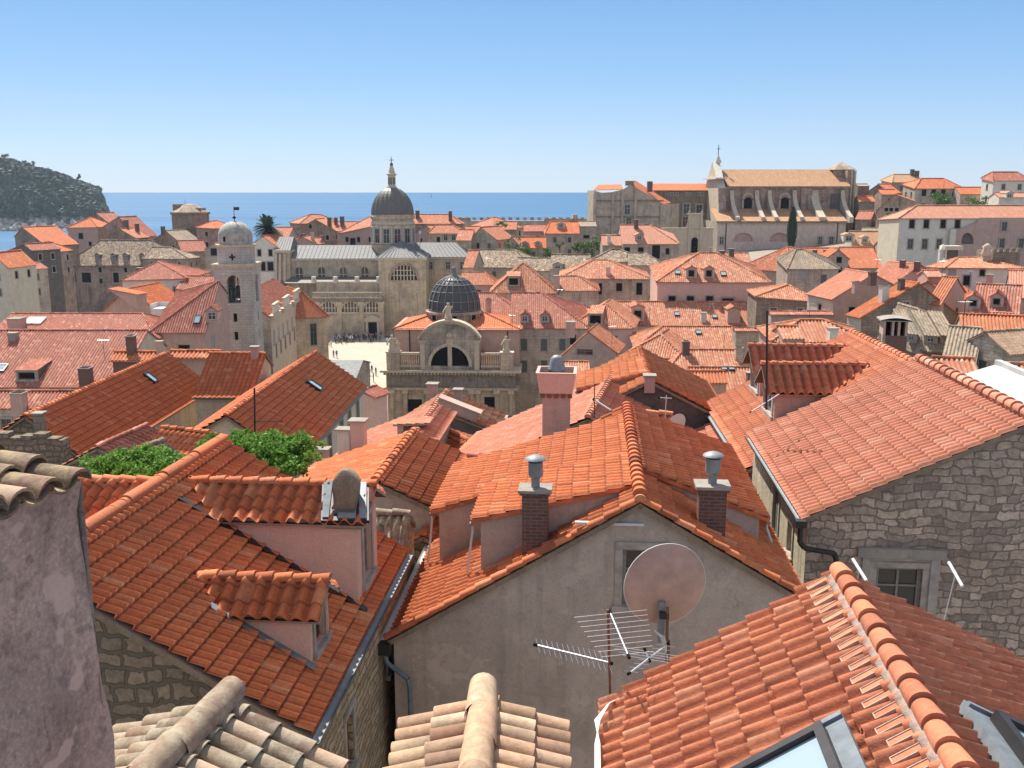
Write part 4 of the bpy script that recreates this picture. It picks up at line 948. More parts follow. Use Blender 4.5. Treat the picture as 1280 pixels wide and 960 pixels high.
P1 = house('palace with a long shuttered facade and balustrade facing the square, right of the bell tower', (300, 369), 132, 26., -3.5, R=('w', 4.0, 38), L=('w', 5, 28), roof='tile_pinkish', wall='st_grey', side_wall='st_pale', lod=2,
      wins=[('R', 337+i*5.6, 426-i*4.2, .9, 1.8, 'pale') for i in range(8)]+[('R', 340+i*5.6, 443-i*5.2, .9, 1.8, 'dark') for i in range(7)], oh=.1,
      dorms=[('R', 349+5.4*i, 388-4.4*i, 1.2, .5, 'shed', dict(wall='white', win=False, sd=6)) for i in range(5)])
for f0, f1 in ((0, .26), (.32, .62), (.68, 1.)):
    m = MB(); L_ = np.linalg.norm(P1.R1-P1.R0); g = Fr(P1.cor['R0']+P1.b*.15+P1.a*L_*f0, rad(-4.6)); l_ = L_*(f1-f0)
    m.box(g, -.5, .35, 0, l_, -.35, .25, 'st_pale'); m.box(g, -.1, .2, l_*.2, l_*.8, .25, 1.5, 'pl_white'); m.box(g, -.15, .3, l_*.15, l_*.85, 1.5, 1.7, 'st_pale'); m.build('balustrade', P1.root)
house('gothic-windowed stone hall with a bright orange hipped roof facing the square', (376, 364), 157, 9., -28, R=('c', 409, 393), hips=(1, 1), roof='tile_orange', wall='st_church', lod=2,
      wins=[('A', 392, 418, 1.1, 3.6, 'grey')])
house('white house with a mauve-red pyramid roof, in front of the grey palace on the left', (197, 327), 150, .6, 0, R=('c', 232, 347), L=('c', 160, 348), hips=(.9, .9), roof='tile_pinkish', wall='pl_white', lod=2,
      wins=[('A', 211, 370, .9, 1.5, 'dark'), ('A', 221, 364, .9, 1.2, 'shut')], chims=[('L', 175, 345, .8, .8, 1.2, 'brick')])
house('red gabled roof at the foot of the white pyramid-roofed house', (158, 361), 132, 9., 8, R=('w', 5., 33), L=('c', 127, 390), roof='tile_red', wall='pl_mauve', lod=2, dorms=[('R', 178, 385, 2.6, 1.9, 'shed', dict(wall='pl_mauve', win=False))])
house('flat red roof between the white pyramid-roofed house and the bell tower', (230, 345), 146, (276, 344), 91, R=('w', 3.4, 24), roof='tile_pinkish', wall='pl_mauve', lod=2)
house('low wing with a slanting parapet beside the white terrace', (214, 380), 126, (272, 352), 25, R=('w', 3, 24), L=('w', 1.2, 30), roof='tile_pinkish', wall='pl_mauve', lod=2)
m = MB(); fr = Fr(P(203, 384, Y=128), 0); root = thing('roof_terrace', 'small white roof terrace right of the red gabled roof', 'terrace', fr(0, 0, -6)); m.box(fr, -1.2, 1.1, -1, 1.8, -6, -.1, 'white'); m.build('deck', root); m = MB(); m.box(fr, -1.2, 1.1, 1.8, 1.9, -.1, .5, 'white'); m.box(fr, -1.3, -1.2, -1, 1.9, -.1, .5, 'white'); m.build('parapet', root)
# ---------------- far left
house('long grey palace with a mottled pale tile roof and four small dormers', (126, 300), 272, (190, 300), 91, R=('c', 82, 329), L=('w', 6, 30), hips=(1, .6), roof='tile_mottled', wall='st_brown', lod=3,
      wins=W_('R', (347,), (92, 145, 170), 1.6, 2.8)+[('R', 108, 347, 2.6, 2.8, 'dark')], dorms=[('R', x, 324, 1.5, 1.3, 'gable', dict(wall='pl_dark', ww=.8, wh=.8)) for x in (122, 142, 157, 178)], oh=.7)
house('lower end of the mottled-roofed palace beside the bell tower', (190, 309), 268, (214, 309), 91, R=('w', 4.6, 30), L=('w', 5, 30), hips=(.2, 1.2), roof='tile_mottled', wall='st_brown', lod=3, wins=W_('R', (338,), (252,), 1.4, 2.2))
house('stone gable house with an orange roof stepping down to the sea at the far left', (28, 284), 262, 10., 28, R=('w', 9, 27), L=('w', 3.6, 34), roof='tile_orange', wall='st_dark', lod=3)
house('stone house with a small orange hipped roof, left of the mottled-roofed palace', (58, 302), 240, 1., 5, R=('w', 3.8, 30), L=('w', 3.2, 30), hips=(1, 1), roof='tile_orange', wall='st_brown', lod=3, wins=W_('A', (342, 364), (65,), .9, 2.4, 'cross'))
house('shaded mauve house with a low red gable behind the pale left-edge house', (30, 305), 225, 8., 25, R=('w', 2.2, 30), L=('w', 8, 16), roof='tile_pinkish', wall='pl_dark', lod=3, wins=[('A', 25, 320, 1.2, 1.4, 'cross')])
house('pale plaster house with an orange roof cut by the left edge of the photo', (-10, 316), 190, 9, 8, R=('w', 3., 42), L=('w', 5, 30), roof='tile_orange', wall='pl_cream', lod=3, wins=[('A', 9, 336, .7, 2., 'dark'), ('A', 16, 335, .7, 2., 'dark')])
house('narrow stone house right of the pale left-edge house, with one white-framed window', (22, 330), 200, 5, 30, R=('w', 2.4, 22), L=('w', 2, 20), roof='tile_pinkish', wall='st_grey', lod=3, wins=[('A', 27, 341, 1., 1.2, 'cross')])
house('pink-walled house with an orange hipped roof against the sea, near the headland', (112, 272), 290, 1.5, 3, R=('w', 4.3, 30), L=('w', 4.6, 30), hips=(1, 1), roof='tile_orange', wall='pl_mauve', lod=3, wins=[('A', 101, 295, 1.4, 1.8, 'dark')])
house('gabled house with two mauve roof slopes against the sea, above the mottled roof', (148, 271), 285, 9, 12, R=('c', 174, 295), L=('w', 5, 28), roof='tile_pinkish', wall='st_brown', lod=3, chims=[('R', 158, 284, 1, 1, 2, 'pl_dark'), ('R', 172, 293, .9, .9, 3, 'brick')])
house('small stone gable in front of the mauve-roofed pair above the mottled roof', (150, 286), 278, 7, 10, R=('w', 4.6, 28), L=('w', 4.6, 28), roof='tile_far', wall='st_dark', lod=3)
house('dark roofed house behind the pink-walled house near the headland', (120, 266), 305, 7, 25, R=('w', 5, 30), L=('w', 4, 28), roof='tile_pinkish', wall='st_dark', lod=3)
house('brown stone gable left of the squat ruined tower', (207, 288), 285, 8, 30, R=('w', 5, 30), L=('w', 6, 28), roof='tile_old', wall='st_brown', lod=3, chims=[('L', 204, 291, .9, .9, 1.8, 'pl_dark')])
house('red roofs huddled under the squat ruined tower', (222, 301), 276, 7, 60, R=('w', 5, 28), L=('w', 4, 30), roof='tile_pinkish', wall='st_brown', lod=3)
house('orange roofed house against the sea between the ruined tower and the bell tower dome', (266, 276), 292, 2, 20, R=('w', 4, 26), L=('w', 3, 30), hips=(1, 1), roof='tile_orange', wall='st_brown', lod=3)
house('stone house with a white gable edge, left of the bell tower dome', (267, 304), 262, 7, 8, R=('w', 3, 30), L=('w', 2.6, 30), roof='tile_peach', wall='st_grey', lod=3, wins=[('A', 268, 315, 2.2, 2., 'dark')])
# ruined tower
def tower7():
    c = P(240, 300, Y=300); zt = P(240, 268, Y=300)[2]; root = thing('stone_tower', 'squat weathered stone tower with a low broken roof, standing out against the sea', 'tower', V(c[0], c[1], 8)); m = MB()
    n = 8; r = 5.5
    m.lathe(V(c[0], c[1], 8), [(r, 0), (r, zt-8), (r+.4, zt-7.9), (r+.4, zt-7.3)], 'st_dark', n, False, rad(22)); m.build('wall', root)
    m = MB(); m.lathe(V(c[0], c[1], zt+.7), [(r+.3, 0), (2., 2.2), (0, 2.6)], 'tile_old', n, False, rad(22)); m.build('roof', root)
    m = MB(); f = Fr(V(c[0], c[1], zt), rad(8)); m.box(f, -4.6, -2.2, -2, 2, .6, 3.1, 'st_dark'); m.box(f, 2.2, 4.2, -2, 2, .6, 2., 'st_brown'); m.cyl(f(-1.5, 0, 2), f(-1.5, 0, 4.4), .08, .05, 'dark_metal', 5); m.build('parapet', root)
    win_on(root, V(c[0]+.4, c[1]-r*.925, P(242, 290, Y=295)[2]), V(0.02, -1, 0), 1.4, 2.2, 'dark', False)
tower7()
# ---------------- houses behind the cathedral
house('grey stone gable with an orange roof behind the cathedral nave, near the palm', (394, 274), 285, 9, 6, R=('w', 6., 28), L=('c', 366, 289), roof='tile_far', wall='st_dark', lod=3, wins=[('A', 388, 283, .9, 1.3, 'dark'), ('A', 405, 283, .9, 1.3, 'dark')], chims=[('R', 412, 283, 1, 1, 2.5, 'brick')])
house('orange hipped roof peeping above the grey stone gable behind the cathedral', (388, 268), 300, 3., 60, R=('w', 5, 26), hips=(1, 1), roof='tile_far', wall='st_brown', lod=3)
house('orange ridge with tall chimneys between the grey gable and the dome', (416, 277), 290, 9, 100, R=('w', 5, 26), roof='tile_far', wall='st_brown', lod=3, chims=[('R', 428, 282, 1., 1., 2.6, 'pl_dark'), ('R', 420, 280, .8, .8, 1.8, 'brick')])
house('pink house with an arched window and a steep salmon roof, left of the great dome', (464, 270), 272, 3, 10, R=('w', 4, 28), L=('c', 424, 291), hips=(1, 0), roof='tile_far', wall='pl_mauve', lod=3, wins=[('A', 441, 302, 1.5, 2., 'dark')])
house('orange shed roof right of the palm tree', (346, 284), 270, (366, 285), 92, R=('w', 5, 26), roof='tile_far', wall='st_grey', lod=3)
house('white-walled house with a tilted orange gable, behind the bell tower', (328, 295), 238, 6, 12, R=('w', 4, 34), L=('w', 4, 34), roof='tile_amber', wall='pl_white', lod=3, wins=[('A', 324, 316, 1., 1.6, 'dark'), ('A', 338, 316, 1., 1.6, 'dark'), ('A', 329, 333, 1.2, 2.2, 'dark'), ('A', 338, 333, 1.6, 2.2, 'dark')])
house('low jumble of red roofs behind the cathedral nave', (372, 297), 262, (402, 296), 95, R=('w', 4, 24), roof='tile_pinkish', wall='pl_mauve', lod=3, chims=[('R', 391, 305, .8, .8, 3., 'pl_pink'), ('R', 380, 302, .8, .8, 2, 'brick')])
house('small peaked red roof in the jumble behind the nave', (378, 296), 256, 6, 5, R=('w', 4, 24), L=('w', 4, 24), roof='tile_pinkish', wall='pl_mauve', lod=3)
house('long orange roof on the skyline just right of the great dome', (517, 268), 292, (562, 269), 90, R=('e', 540, 279, 26), hips=(0, .8), roof='tile_far', wall='st_dark', lod=3, chims=[('R', 522, 272, 1.1, 1.1, 2., 'brick'), ('R', 563, 275, 1., 1., 2.5, 'brick')])
house('mauve house with a slanting roof just right of the dome drum', (533, 282), 268, 7, 40, R=('w', 5, 26), L=('w', 5, 26), roof='tile_far', wall='pl_mauve', lod=3)
house('house with two white windows under an orange roof, right of the dome drum', (545, 281), 262, (566, 282), 95, R=('e', 556, 291, 30), L=('w', 4, 26), hips=(.4, .9), roof='tile_far', wall='st_grey', lod=3, wins=[('R', 557, 297, 1.1, 1.6, 'cross'), ('R', 567, 297, 1.1, 1.6, 'cross')])
house('rubble stone gable house with an orange right slope on the sea side', (601, 284), 255, 11, 24, R=('w', 4.5, 34), L=('w', 3., 45), roof='tile_far', wall='st_grey', side_wall='pl_mauve', lod=3)
house('orange pyramid roof on the skyline above the rubble stone gable', (615, 272), 285, 2, 30, R=('w', 6, 25), L=('w', 6, 25), hips=(1, 1), roof='tile_far', wall='st_grey', lod=3)
house('long low orange roof left of the skyline pyramid roof', (583, 283), 275, (600, 284), 95, R=('w', 4, 26), roof='tile_far', wall='st_grey', lod=3)
house('orange roof strip right of the skyline pyramid roof', (624, 277), 280, (646, 278), 92, R=('w', 4, 26), roof='tile_far', wall='st_brown', lod=3)
house('orange ridge between the two-window house and the rubble stone gable', (574, 287), 258, (592, 288), 96, R=('w', 5, 26), roof='tile_far', wall='st_grey', lod=3)
house('dark tiled corner house leaning on the rubble stone gable', (640, 296), 250, 5, 60, R=('w', 4, 26), roof='tile_pinkish', wall='pl_mauve', lod=3)
house('red-roofed cottage with two tiny white dormers behind dark garden trees', (652, 296), 240, (682, 297), 91, R=('e', 660, 309, 32), L=('w', 3, 30), roof='tile_red', wall='st_grey', lod=3, dorms=[('R', x, 307, 1.6, .8, 'gable', dict(wall='pl_white', ww=.8, wh=.5)) for x in (656, 672)])
house('stone house with a bright red roof and a small balcony, below the sea wall', (688, 277), 255, (723, 278), 91, R=('e', 700, 291, 30), L=('w', 4, 26), hips=(.3, 0), roof='tile_red', wall='st_grey', lod=3, wins=[('R', 702, 296, 1.1, 2., 'dark')], dorms=[('R', 701, 285, 2.2, 1.1, 'gable', dict(wall='pl_white', ww=1., wh=.8))])
house('grey stone block adjoining the red-roofed balcony house', (655, 281), 262, (690, 282), 91, R=('w', 4, 20), roof='tile_pinkish', wall='st_grey', lod=3, wins=W_('R', (300,), (664, 676), .8, 1.2))
house('grey stone block with an old flat roof next to the great school', (718, 277), 258, (744, 278), 91, R=('w', 4, 14), roof='tile_old', wall='st_grey', lod=3, wins=[('R', 733, 296, 1.6, .9, 'dark')])
house('old brown mottled roof with a skylight, right of the cathedral transept', (600, 312), 228, (644, 313), 98, R=('w', 6.5, 28), L=('w', 5, 26), hips=(.2, .8), roof='tile_mottled', wall='st_grey', lod=3)
house('red roof with a small window below it, at the foot of the old mottled roof', (586, 313), 215, (598, 315), 100, R=('w', 5.5, 30), roof='tile_far', wall='st_grey', lod=3, wins=[('R', 592, 333, 1.4, 2., 'dark')])
house('old grey tile roof with a pale verge, left of the hipped amber roof', (690, 318), 212, (738, 320), 98, R=('w', 5, 28), L=('w', 5, 26), roof='tile_mottled', wall='st_grey', lod=3, dorms=[('R', 697, 338, 2.2, 1.4, 'gable', dict(wall='st_grey', ww=1.2, wh=.8))])
house('old brown roof strip in front of the two-dormer cottage', (648, 322), 220, (690, 325), 100, R=('w', 4.5, 28), L=('w', 4, 26), roof='tile_mottled', wall='st_grey', lod=3)
house('peach-roofed house with a dark dormer, below the great school', (775, 281), 222, (812, 281), 91, R=('e', 790, 304, 28), L=('w', 4, 26), hips=(0, .8), roof='tile_peach', wall='st_grey', lod=3, wins=[('R', 784, 313, 1.3, 1.4, 'dark'), ('R', 801, 313, 1.3, 1.4, 'dark'), ('R', 820, 315, 1.8, 3., 'dark')], dorms=[('R', 799, 301, 1.9, 1.3, 'gable', dict(wall='pl_mauve', ww=1., wh=.9))], chims=[('R', 795, 285, .9, .9, 1.8, 'brick')])
house('lower peach roof left of the peach-roofed house', (752, 294), 220, (777, 294), 91, R=('w', 3.6, 28), L=('w', 4, 26), roof='tile_peach', wall='st_grey', lod=3, chims=[('R', 761, 303, .8, .8, 1.6, 'pl_white')])
house('old mottled hipped roof between the peach roof and the amber hipped roof', (764, 312), 205, (775, 312), 95, R=('c', 740, 326), L=('w', 5, 26), hips=(.9, 1.2), roof='tile_mottled', wall='st_grey', lod=3)
house('grey stone house with an old low roof, right of the old mottled hipped roof', (785, 316), 200, (806, 316), 93, R=('w', 4.6, 24), hips=(0, .8), roof='tile_mottled', wall='st_grey', lod=3)
house('amber mottled hipped roof over a grey wall with three windows', (742, 325), 178, (760, 325), 94, R=('c', 700, 347), L=('w', 5, 26), hips=(1, 1.2), roof='tile_mixed', wall='st_grey', lod=2, wins=[('R', 749, 361, 1., 2., 'dark'), ('R', 774, 359, 1.1, 1.5, 'dark'), ('R', 799, 361, 1.1, 2.2, 'dark')], chims=[('R', 760, 343, .8, .8, 1.2, 'pl_pink')])
house('orange mottled pyramid roof with a dark dormer, right of the ribbed dome', (654, 328), 172, .6, 0, R=('c', 696, 365), L=('c', 614, 364), hips=(1, 1), roof='tile_mixed', wall='st_grey', lod=2, dorms=[('A', 642, 359, 2.2, 1.9, 'shed', dict(wall='pl_dark', ww=1.6, wh=1.2, wst='dark'))])
house('low orange roof with a square pink chimney, right of the orange pyramid roof', (700, 345), 168, (722, 346), 92, R=('e', 715, 362, 30), L=('w', 3, 26), hips=(0, 1.), roof='tile_mixed', wall='st_grey', lod=2, chims=[('R', 696, 358, 1.1, 1., 1.8, 'pl_mauve')])
house('small orange roof and dark pink wall just right of the ribbed dome', (578, 340), 178, (606, 341), 91, R=('e', 590, 355, 28), L=('w', 3, 26), hips=(0, .6), roof='tile_far', wall='pl_mauve', lod=2)
house('salmon roofed row running down to the right of the ribbed dome', (592, 366), 150, (618, 367), 91, R=('w', 5.4, 28), hips=(0, .9), roof='tile_pinkish', wall='pl_mauve', lod=2, chims=[('R', 611, 395, .8, .8, 2.6, 'st_grey', 'open')])
house('broad salmon roof with two small gabled dormers above a grey shuttered wall', (640, 366), 143, (676, 366), 91, R=('e', 700, 409, 29), L=('w', 5, 26), hips=(0, .9), roof='tile_pinkish', wall='st_grey', lod=2,
      dorms=[('R', x, 404, 1.3, 1.2, 'gable', dict(wall='st_grey', ww=.8, wh=.8)) for x in (656, 681)], wins=[('R', x, y, .9, 1.7, 'shut') for y in (431,) for x in (655, 680, 703)]+[('R', x, 458, .9, 1.7, 'shut') for x in (655, 680)])
# pink house and neighbours
house('pink house with two gabled dormers and a row of four dark windows', (874, 316), 158, (895, 317), 93, R=('c', 822, 351), L=('w', 5, 26), hips=(1., 1.), roof='tile_mixed', wall='pl_pink', lod=2,
      wins=[('R', x, 374, 1.1, 1., 'dark') for x in (840, 863, 887)]+[('R', 910, 376, 1.8, .8, 'dark')], dorms=[('R', x, 348, 1.7, 1.5, 'gable', dict(wall='pl_pink', ww=.9, wh=1., wst='dark')) for x in (864, 886)], sky=[('R', 847, 341, .9, 1.1), ('R', 904, 343, .9, 1.1)])
house('orange roofs stepping up behind the pink house', (832, 327), 176, (862, 327), 92, R=('w', 4.4, 26), roof='tile_mixed', wall='pl_pink', lod=2)
house('wide orange roof right behind the pink house, with dark chimneys', (884, 316), 184, (935, 318), 93, R=('w', 4.6, 26), roof='tile_mixed', wall='pl_pink', lod=2, chims=[('R', 902, 326, .9, .9, 1.8, 'pl_dark'), ('R', 914, 322, .9, .9, 1.6, 'pl_dark')])
# long row
house('long orange roof row in the centre right, with two gabled dormers and small skylights', (762, 377), 150, (930, 377), 91, R=('e', 850, 406, 28), L=('w', 5, 26), hips=(0, 1.), roof='tile_mixed', wall='pl_pink', lod=2, oh=.2,
      dorms=[('R', 797, 402, 2., 2.2, 'gable', dict(wall='pl_pink', ww=1.1, wh=1.1, wst='dark')), ('R', 917, 404, 1.9, 2.1, 'gable', dict(wall='pl_pink', win=False))], sky=[('R', 846, 393, .8, 1.), ('R', 893, 396, .8, 1.)], chims=[('R', 879, 401, .9, .8, 1.2, 'pl_white')])
house('orange cross gable with a square dark opening at the left of the long roof row', (757, 379), 140, 7., 12, R=('w', 4.4, 32), L=('w', 4.8, 32), hips=(1, 0), roof='tile_mixed', wall='pl_pink', lod=2, dorms=[('A', 744, 407, 1.9, 1.7, 'shed', dict(wall='pl_white', ww=1.6, wh=1.2, wst='dark'))], chims=[('L', 713, 416, 1., 1., 1.3, 'pl_mauve')])
house('orange roof strip left of the cross gable', (718, 384), 152, (750, 384), 91, R=('w', 2.4, 26), roof='tile_mixed', wall='pl_pink', lod=2)
house('grey plaster house with a stepped white gable and a wide dark window', (735, 414), 118, 7., 14, R=('c', 770, 440), L=('c', 697, 448), roof='tile_mixed', wall='pl_grey', lod=2, wins=[('A', 731, 440, 2.1, .8, 'grey')])
house('orange gable roof with a raised white-edged hip below the long row', (828, 408), 132, (915, 408), 91, R=('e', 870, 435, 27), L=('w', 3, 26), hips=(.9, 0), roof='tile_mixed', wall='st_grey', lod=2, sky=[('R', 873, 416, .8, .9)])
house('small grey wall with a twin window beside the orange gable roof', (918, 410), 128, (955, 409), 90, R=('w', 1., 10), roof='tile_pinkish', wall='st_grey', lod=2, wins=[('R', 925, 423, 1., .9, 'dark')])
house('orange roof with chimneys in the middle of the stepped centre-right roofs', (855, 437), 112, (918, 437), 91, R=('e', 890, 461, 27), L=('w', 3, 24), hips=(.7, 0), roof='tile_mixed', wall='pl_mauve', lod=2, chims=[('R', 857, 442, .8, .8, 1.4, 'brick', 'open'), ('R', 923, 448, .8, .8, 1.2, 'st_grey', 'open')])
house('orange peaked roof with a white ridge, lowest left of the stepped roofs', (826, 418), 116, 5., 20, R=('w', 3.4, 30), L=('w', 4., 30), hips=(.9, 0), roof='tile_mixed', wall='pl_mauve', lod=2)
house('dark orange ribbed roof with a twin skylight above the cream satellite dish', (855, 464), 90, (905, 464), 91, R=('e', 880, 476, 27), L=('w', 2., 24), roof='tile_orange', wall='pl_mauve', lod=2)
house('orange roof with two skylights, left of the thin dark mast', (862, 459), 97, (935, 458), 91, R=('e', 910, 492, 27), L=('w', 2., 24), roof='tile_mixed', wall='pl_mauve', lod=2, sky=[('R', 905, 462, .6, .5), ('R', 914, 462, .6, .5)], chims=[('R', 938, 481, .8, .8, 1.2, 'pl_dark')])
house('grey wall and roof block filling the gap right of the grey shuttered wall', (700, 452), 112, (735, 452), 91, R=('w', 3, 20), roof='tile_mixed', wall='pl_grey', lod=2)
# ---------------- right side, hill
CV = house('large cream convent with two rows of windows under a long salmon roof', (1146, 257), 205, (1300, 257), 90, R=('c', 1130, 272), L=('w', 6, 26), hips=(.9, 0), roof='tile_peach', wall='pl_white', lod=3, endwall={'A': 'pl_cream'},
      wins=[('R', x, 280, 1.1, 1.7, 'dark') for x in (1140, 1158, 1179, 1197)]+[('R', x, 305, 1.1, 2., 'grey') for x in (1138, 1156, 1174)], autow=False)
m = MB()
fr = lambda x, y, z: P(0, 0, Y=1)
Yw = CV.cor['R0'][1]-.5
def wing():
    O = P(1190, 340, Y=Yw); O1 = P(1300, 340, Y=Yw); u = V(1, 0, 0); f = lambda px, py: ((P(px, py, Y=Yw)-O)@u, P(px, py, Y=Yw)[2]-O[2])
    poly = [f(1190, 350), f(1300, 350), f(1300, 272), f(1224, 272), f(1221, 278), f(1210, 283), f(1200, 286), f(1190, 288)]
    arch = [f(1202, 305)]+[f(1209.5+7.5*math.cos(t), 300-9*math.sin(t)) for t in [math.pi*k/10 for k in range(11)]][::-1]+[f(1217, 305)]
    arch = arch[::-1]
    m = MB(); m.holed(O, u, V(0, -1, 0), poly, [arch], 'pl_mauve', .42, back='pl_dark')
    m.poly([P(1190, 288, Y=Yw), P(1190, 350, Y=Yw), P(1190, 350, Y=Yw)+V(0, 3, 0), P(1190, 288, Y=Yw)+V(0, 3, 0)], 'pl_white')
    m.build('wing_wall', CV.root)
    for px, py, h_ in ((1255, 283, 1.8), (1252, 304, 2.), (1276, 304, 2.)): win_on(CV.root, P(px, py, Y=Yw), V(0, -1, 0), 1.1, h_, 'grey', False)
    m = MB(); m.box(Fr(P(1191, 289, Y=Yw-.2), rad(90)), -.3, .3, -.5, .6, -12, .4, 'pl_white'); m.build('pilaster', CV.root)
wing()
house('brown-roofed stone house highest on the skyline right of the big church', (1117, 218), 292, (1141, 219), 91, R=('w', 5., 24), L=('w', 4, 20), hips=(.4, .4), roof='tile_sand', wall='st_grey', lod=3, wins=W_('R', (227, 241), (1118, 1133), 1.2, 1.7), chims=[('R', 1140, 219, 1., 1., 1.6, 'pl_dark'), ('R', 1146, 220, 1., 1., 1.4, 'pl_dark')])
house('grey house with a bright orange hipped roof, in the skyline cluster above the convent', (1152, 223), 278, (1180, 223), 91, R=('e', 1170, 235, 28), L=('w', 4, 20), hips=(.7, .7), roof='tile_orange', wall='st_grey', lod=3, wins=W_('R', (241,), (1155, 1167, 1179), 1.3, 1.8))
house('long low orange roof on the skyline right of the orange hipped roof', (1194, 234), 272, (1237, 234), 91, R=('e', 1210, 242, 26), roof='tile_orange', wall='st_grey', lod=3)
house('white house with a pink-red roof on the skyline near the right edge', (1240, 215), 262, (1272, 215), 91, R=('e', 1250, 225, 30), L=('w', 3, 24), hips=(.3, .5), roof='tile_pinkish', wall='pl_white', lod=3)
house('orange roofed house cut by the right edge, on the skyline', (1272, 220), 266, (1310, 221), 91, R=('w', 4, 26), roof='tile_orange', wall='st_brown', lod=3)
house('small white terrace house with a tiny gable window above the convent', (1243, 241), 240, (1296, 241), 91, R=('w', 2.6, 20), roof='tile_peach', wall='pl_white', lod=3, dorms=[('R', 1262, 248, 1.8, 1.3, 'gable', dict(wall='pl_white', ww=1., wh=.8))])
house('orange stepped roof left of the highest stone house', (1098, 230), 285, (1112, 226), 70, R=('w', 5, 26), roof='tile_orange', wall='st_brown', lod=3)
house('small orange roofs below the highest stone house', (1098, 237), 276, (1118, 238), 91, R=('w', 3, 22), roof='tile_orange', wall='st_brown', lod=3)
house('stone house with a slanting orange verge and three tiny windows, left of the convent roof', (1120, 243), 240, 8., 25, R=('w', 4, 20), L=('c', 1098, 260), roof='tile_orange', wall='st_brown', lod=3, wins=[('A', x, 262, .9, .9, 'dark') for x in (1108, 1114, 1121)])
house('dark block on the skyline just right of the big church', (1070, 230), 285, (1084, 229), 91, R=('w', 2, 14), roof='tile_old', wall='st_dark', lod=3)
house('orange low roof and grey wall under the skyline block', (1071, 245), 270, (1090, 246), 95, R=('w', 3, 24), roof='tile_orange', wall='st_dark', lod=3)
house('pink slanted roof between the big church and the convent', (1074, 264), 248, (1092, 272), 120, R=('w', 4, 24), roof='tile_pinkish', wall='st_dark', lod=3)
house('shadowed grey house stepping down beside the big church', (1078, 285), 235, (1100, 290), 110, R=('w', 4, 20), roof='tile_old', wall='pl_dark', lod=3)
house('sand-tiled roof with two curved dormers right of the big church foot', (1062, 289), 222, (1097, 290), 92, R=('e', 1080, 306, 32), L=('w', 3, 24), roof='tile_sand', wall='pl_cream', lod=3, dorms=[('R', 1061, 303, 2.6, 1.7, 'gable', dict(wall='pl_white', ww=1.4, wh=1.2)), ('R', 1081, 304, 1.8, 1.3, 'gable', dict(wall='pl_white', ww=.9, wh=.9))])
house('yellow-walled house with a thin orange roof, left of the convent corner', (1098, 301), 215, (1122, 301), 91, R=('e', 1110, 307, 28), L=('w', 2, 24), roof='tile_orange', wall='pl_tan', lod=3)
house('orange roof with a broad clean slope and a small gabled window, below the big church', (1050, 309), 190, (1090, 309), 91, R=('e', 1080, 334, 29), L=('w', 4, 24), roof='tile_orange', wall='st_grey', lod=2, wins=W_('R', (343,), (1064, 1080), .9, 1.2))
house('orange roof with a row of dark chimneys left of the broad clean slope', (992, 310), 194, (1052, 310), 91, R=('w', 3.4, 28), roof='tile_orange', wall='st_grey', lod=2, chims=[('R', x, 320, .8, .8, 1.1, 'pl_dark') for x in (1005, 1018, 1032, 1041)], wins=W_('R', (327,), (1026, 1036), 1., 1.2))
house('small gabled grey house in front of the row of dark chimneys', (1048, 312), 182, 6., 5, R=('w', 2., 38), L=('w', 2., 38), roof='tile_orange', wall='st_grey', lod=2, wins=W_('A', (325, 338), (1049,), 1., 1.2))
house('grey stone house with an orange roof half covered in old moss-grey tiles', (984, 309), 170, (990, 309), 60, R=('w', 6., 30), L=('w', 6.6, 30), hips=(.8, .8), roof='tile_far', wall='st_grey', lod=2, wins=[('A', 972, 342, 1., 1.4, 'pale')])
house('old moss-grey hipped roof over a stone wall with pale shutters', (995, 312), 160, (1004, 312), 92, R=('c', 1028, 333) if False else ('w', 4.6, 30), L=('w', 3, 26), hips=(.5, 1.), roof='tile_old', wall='st_grey', lod=2, wins=[('R', x, 343, 1., 1.4, 'pale') for x in (985, 1004)])
house('low stone house with an orange hipped roof, in front of the moss-grey roof', (986, 356), 140, 1., 6, R=('c', 1021, 375), L=('c', 946, 370), hips=(.8, .8), roof='tile_mixed', wall='st_dark', lod=2, wins=[('A', 999, 376, 1., 1., 'cross'), ('A', 1014, 382, .9, .9, 'cross')])
house('grey corrugated wall block below the orange hipped roof', (962, 389), 120, (1038, 389), 91, R=('w', 1., 12), roof='tile_pinkish', wall='pl_grey', lod=2)
house('orange hipped roof with ruffled tiles behind the twin-dormer house', (1000, 400), 84, (1030, 398), 91, R=('w', 3., 24), L=('w', 2, 24), hips=(1, 1), roof='tile_mixed', wall='pl_mauve', lod=2, chims=[('R', 1040, 424, .9, .7, .9, 'pl_white')])
house('flat ruffled orange roof just left of the ruffled hipped roof', (972, 408), 82, (996, 409), 91, R=('w', 2., 18), roof='tile_mixed', wall='pl_mauve', lod=2)
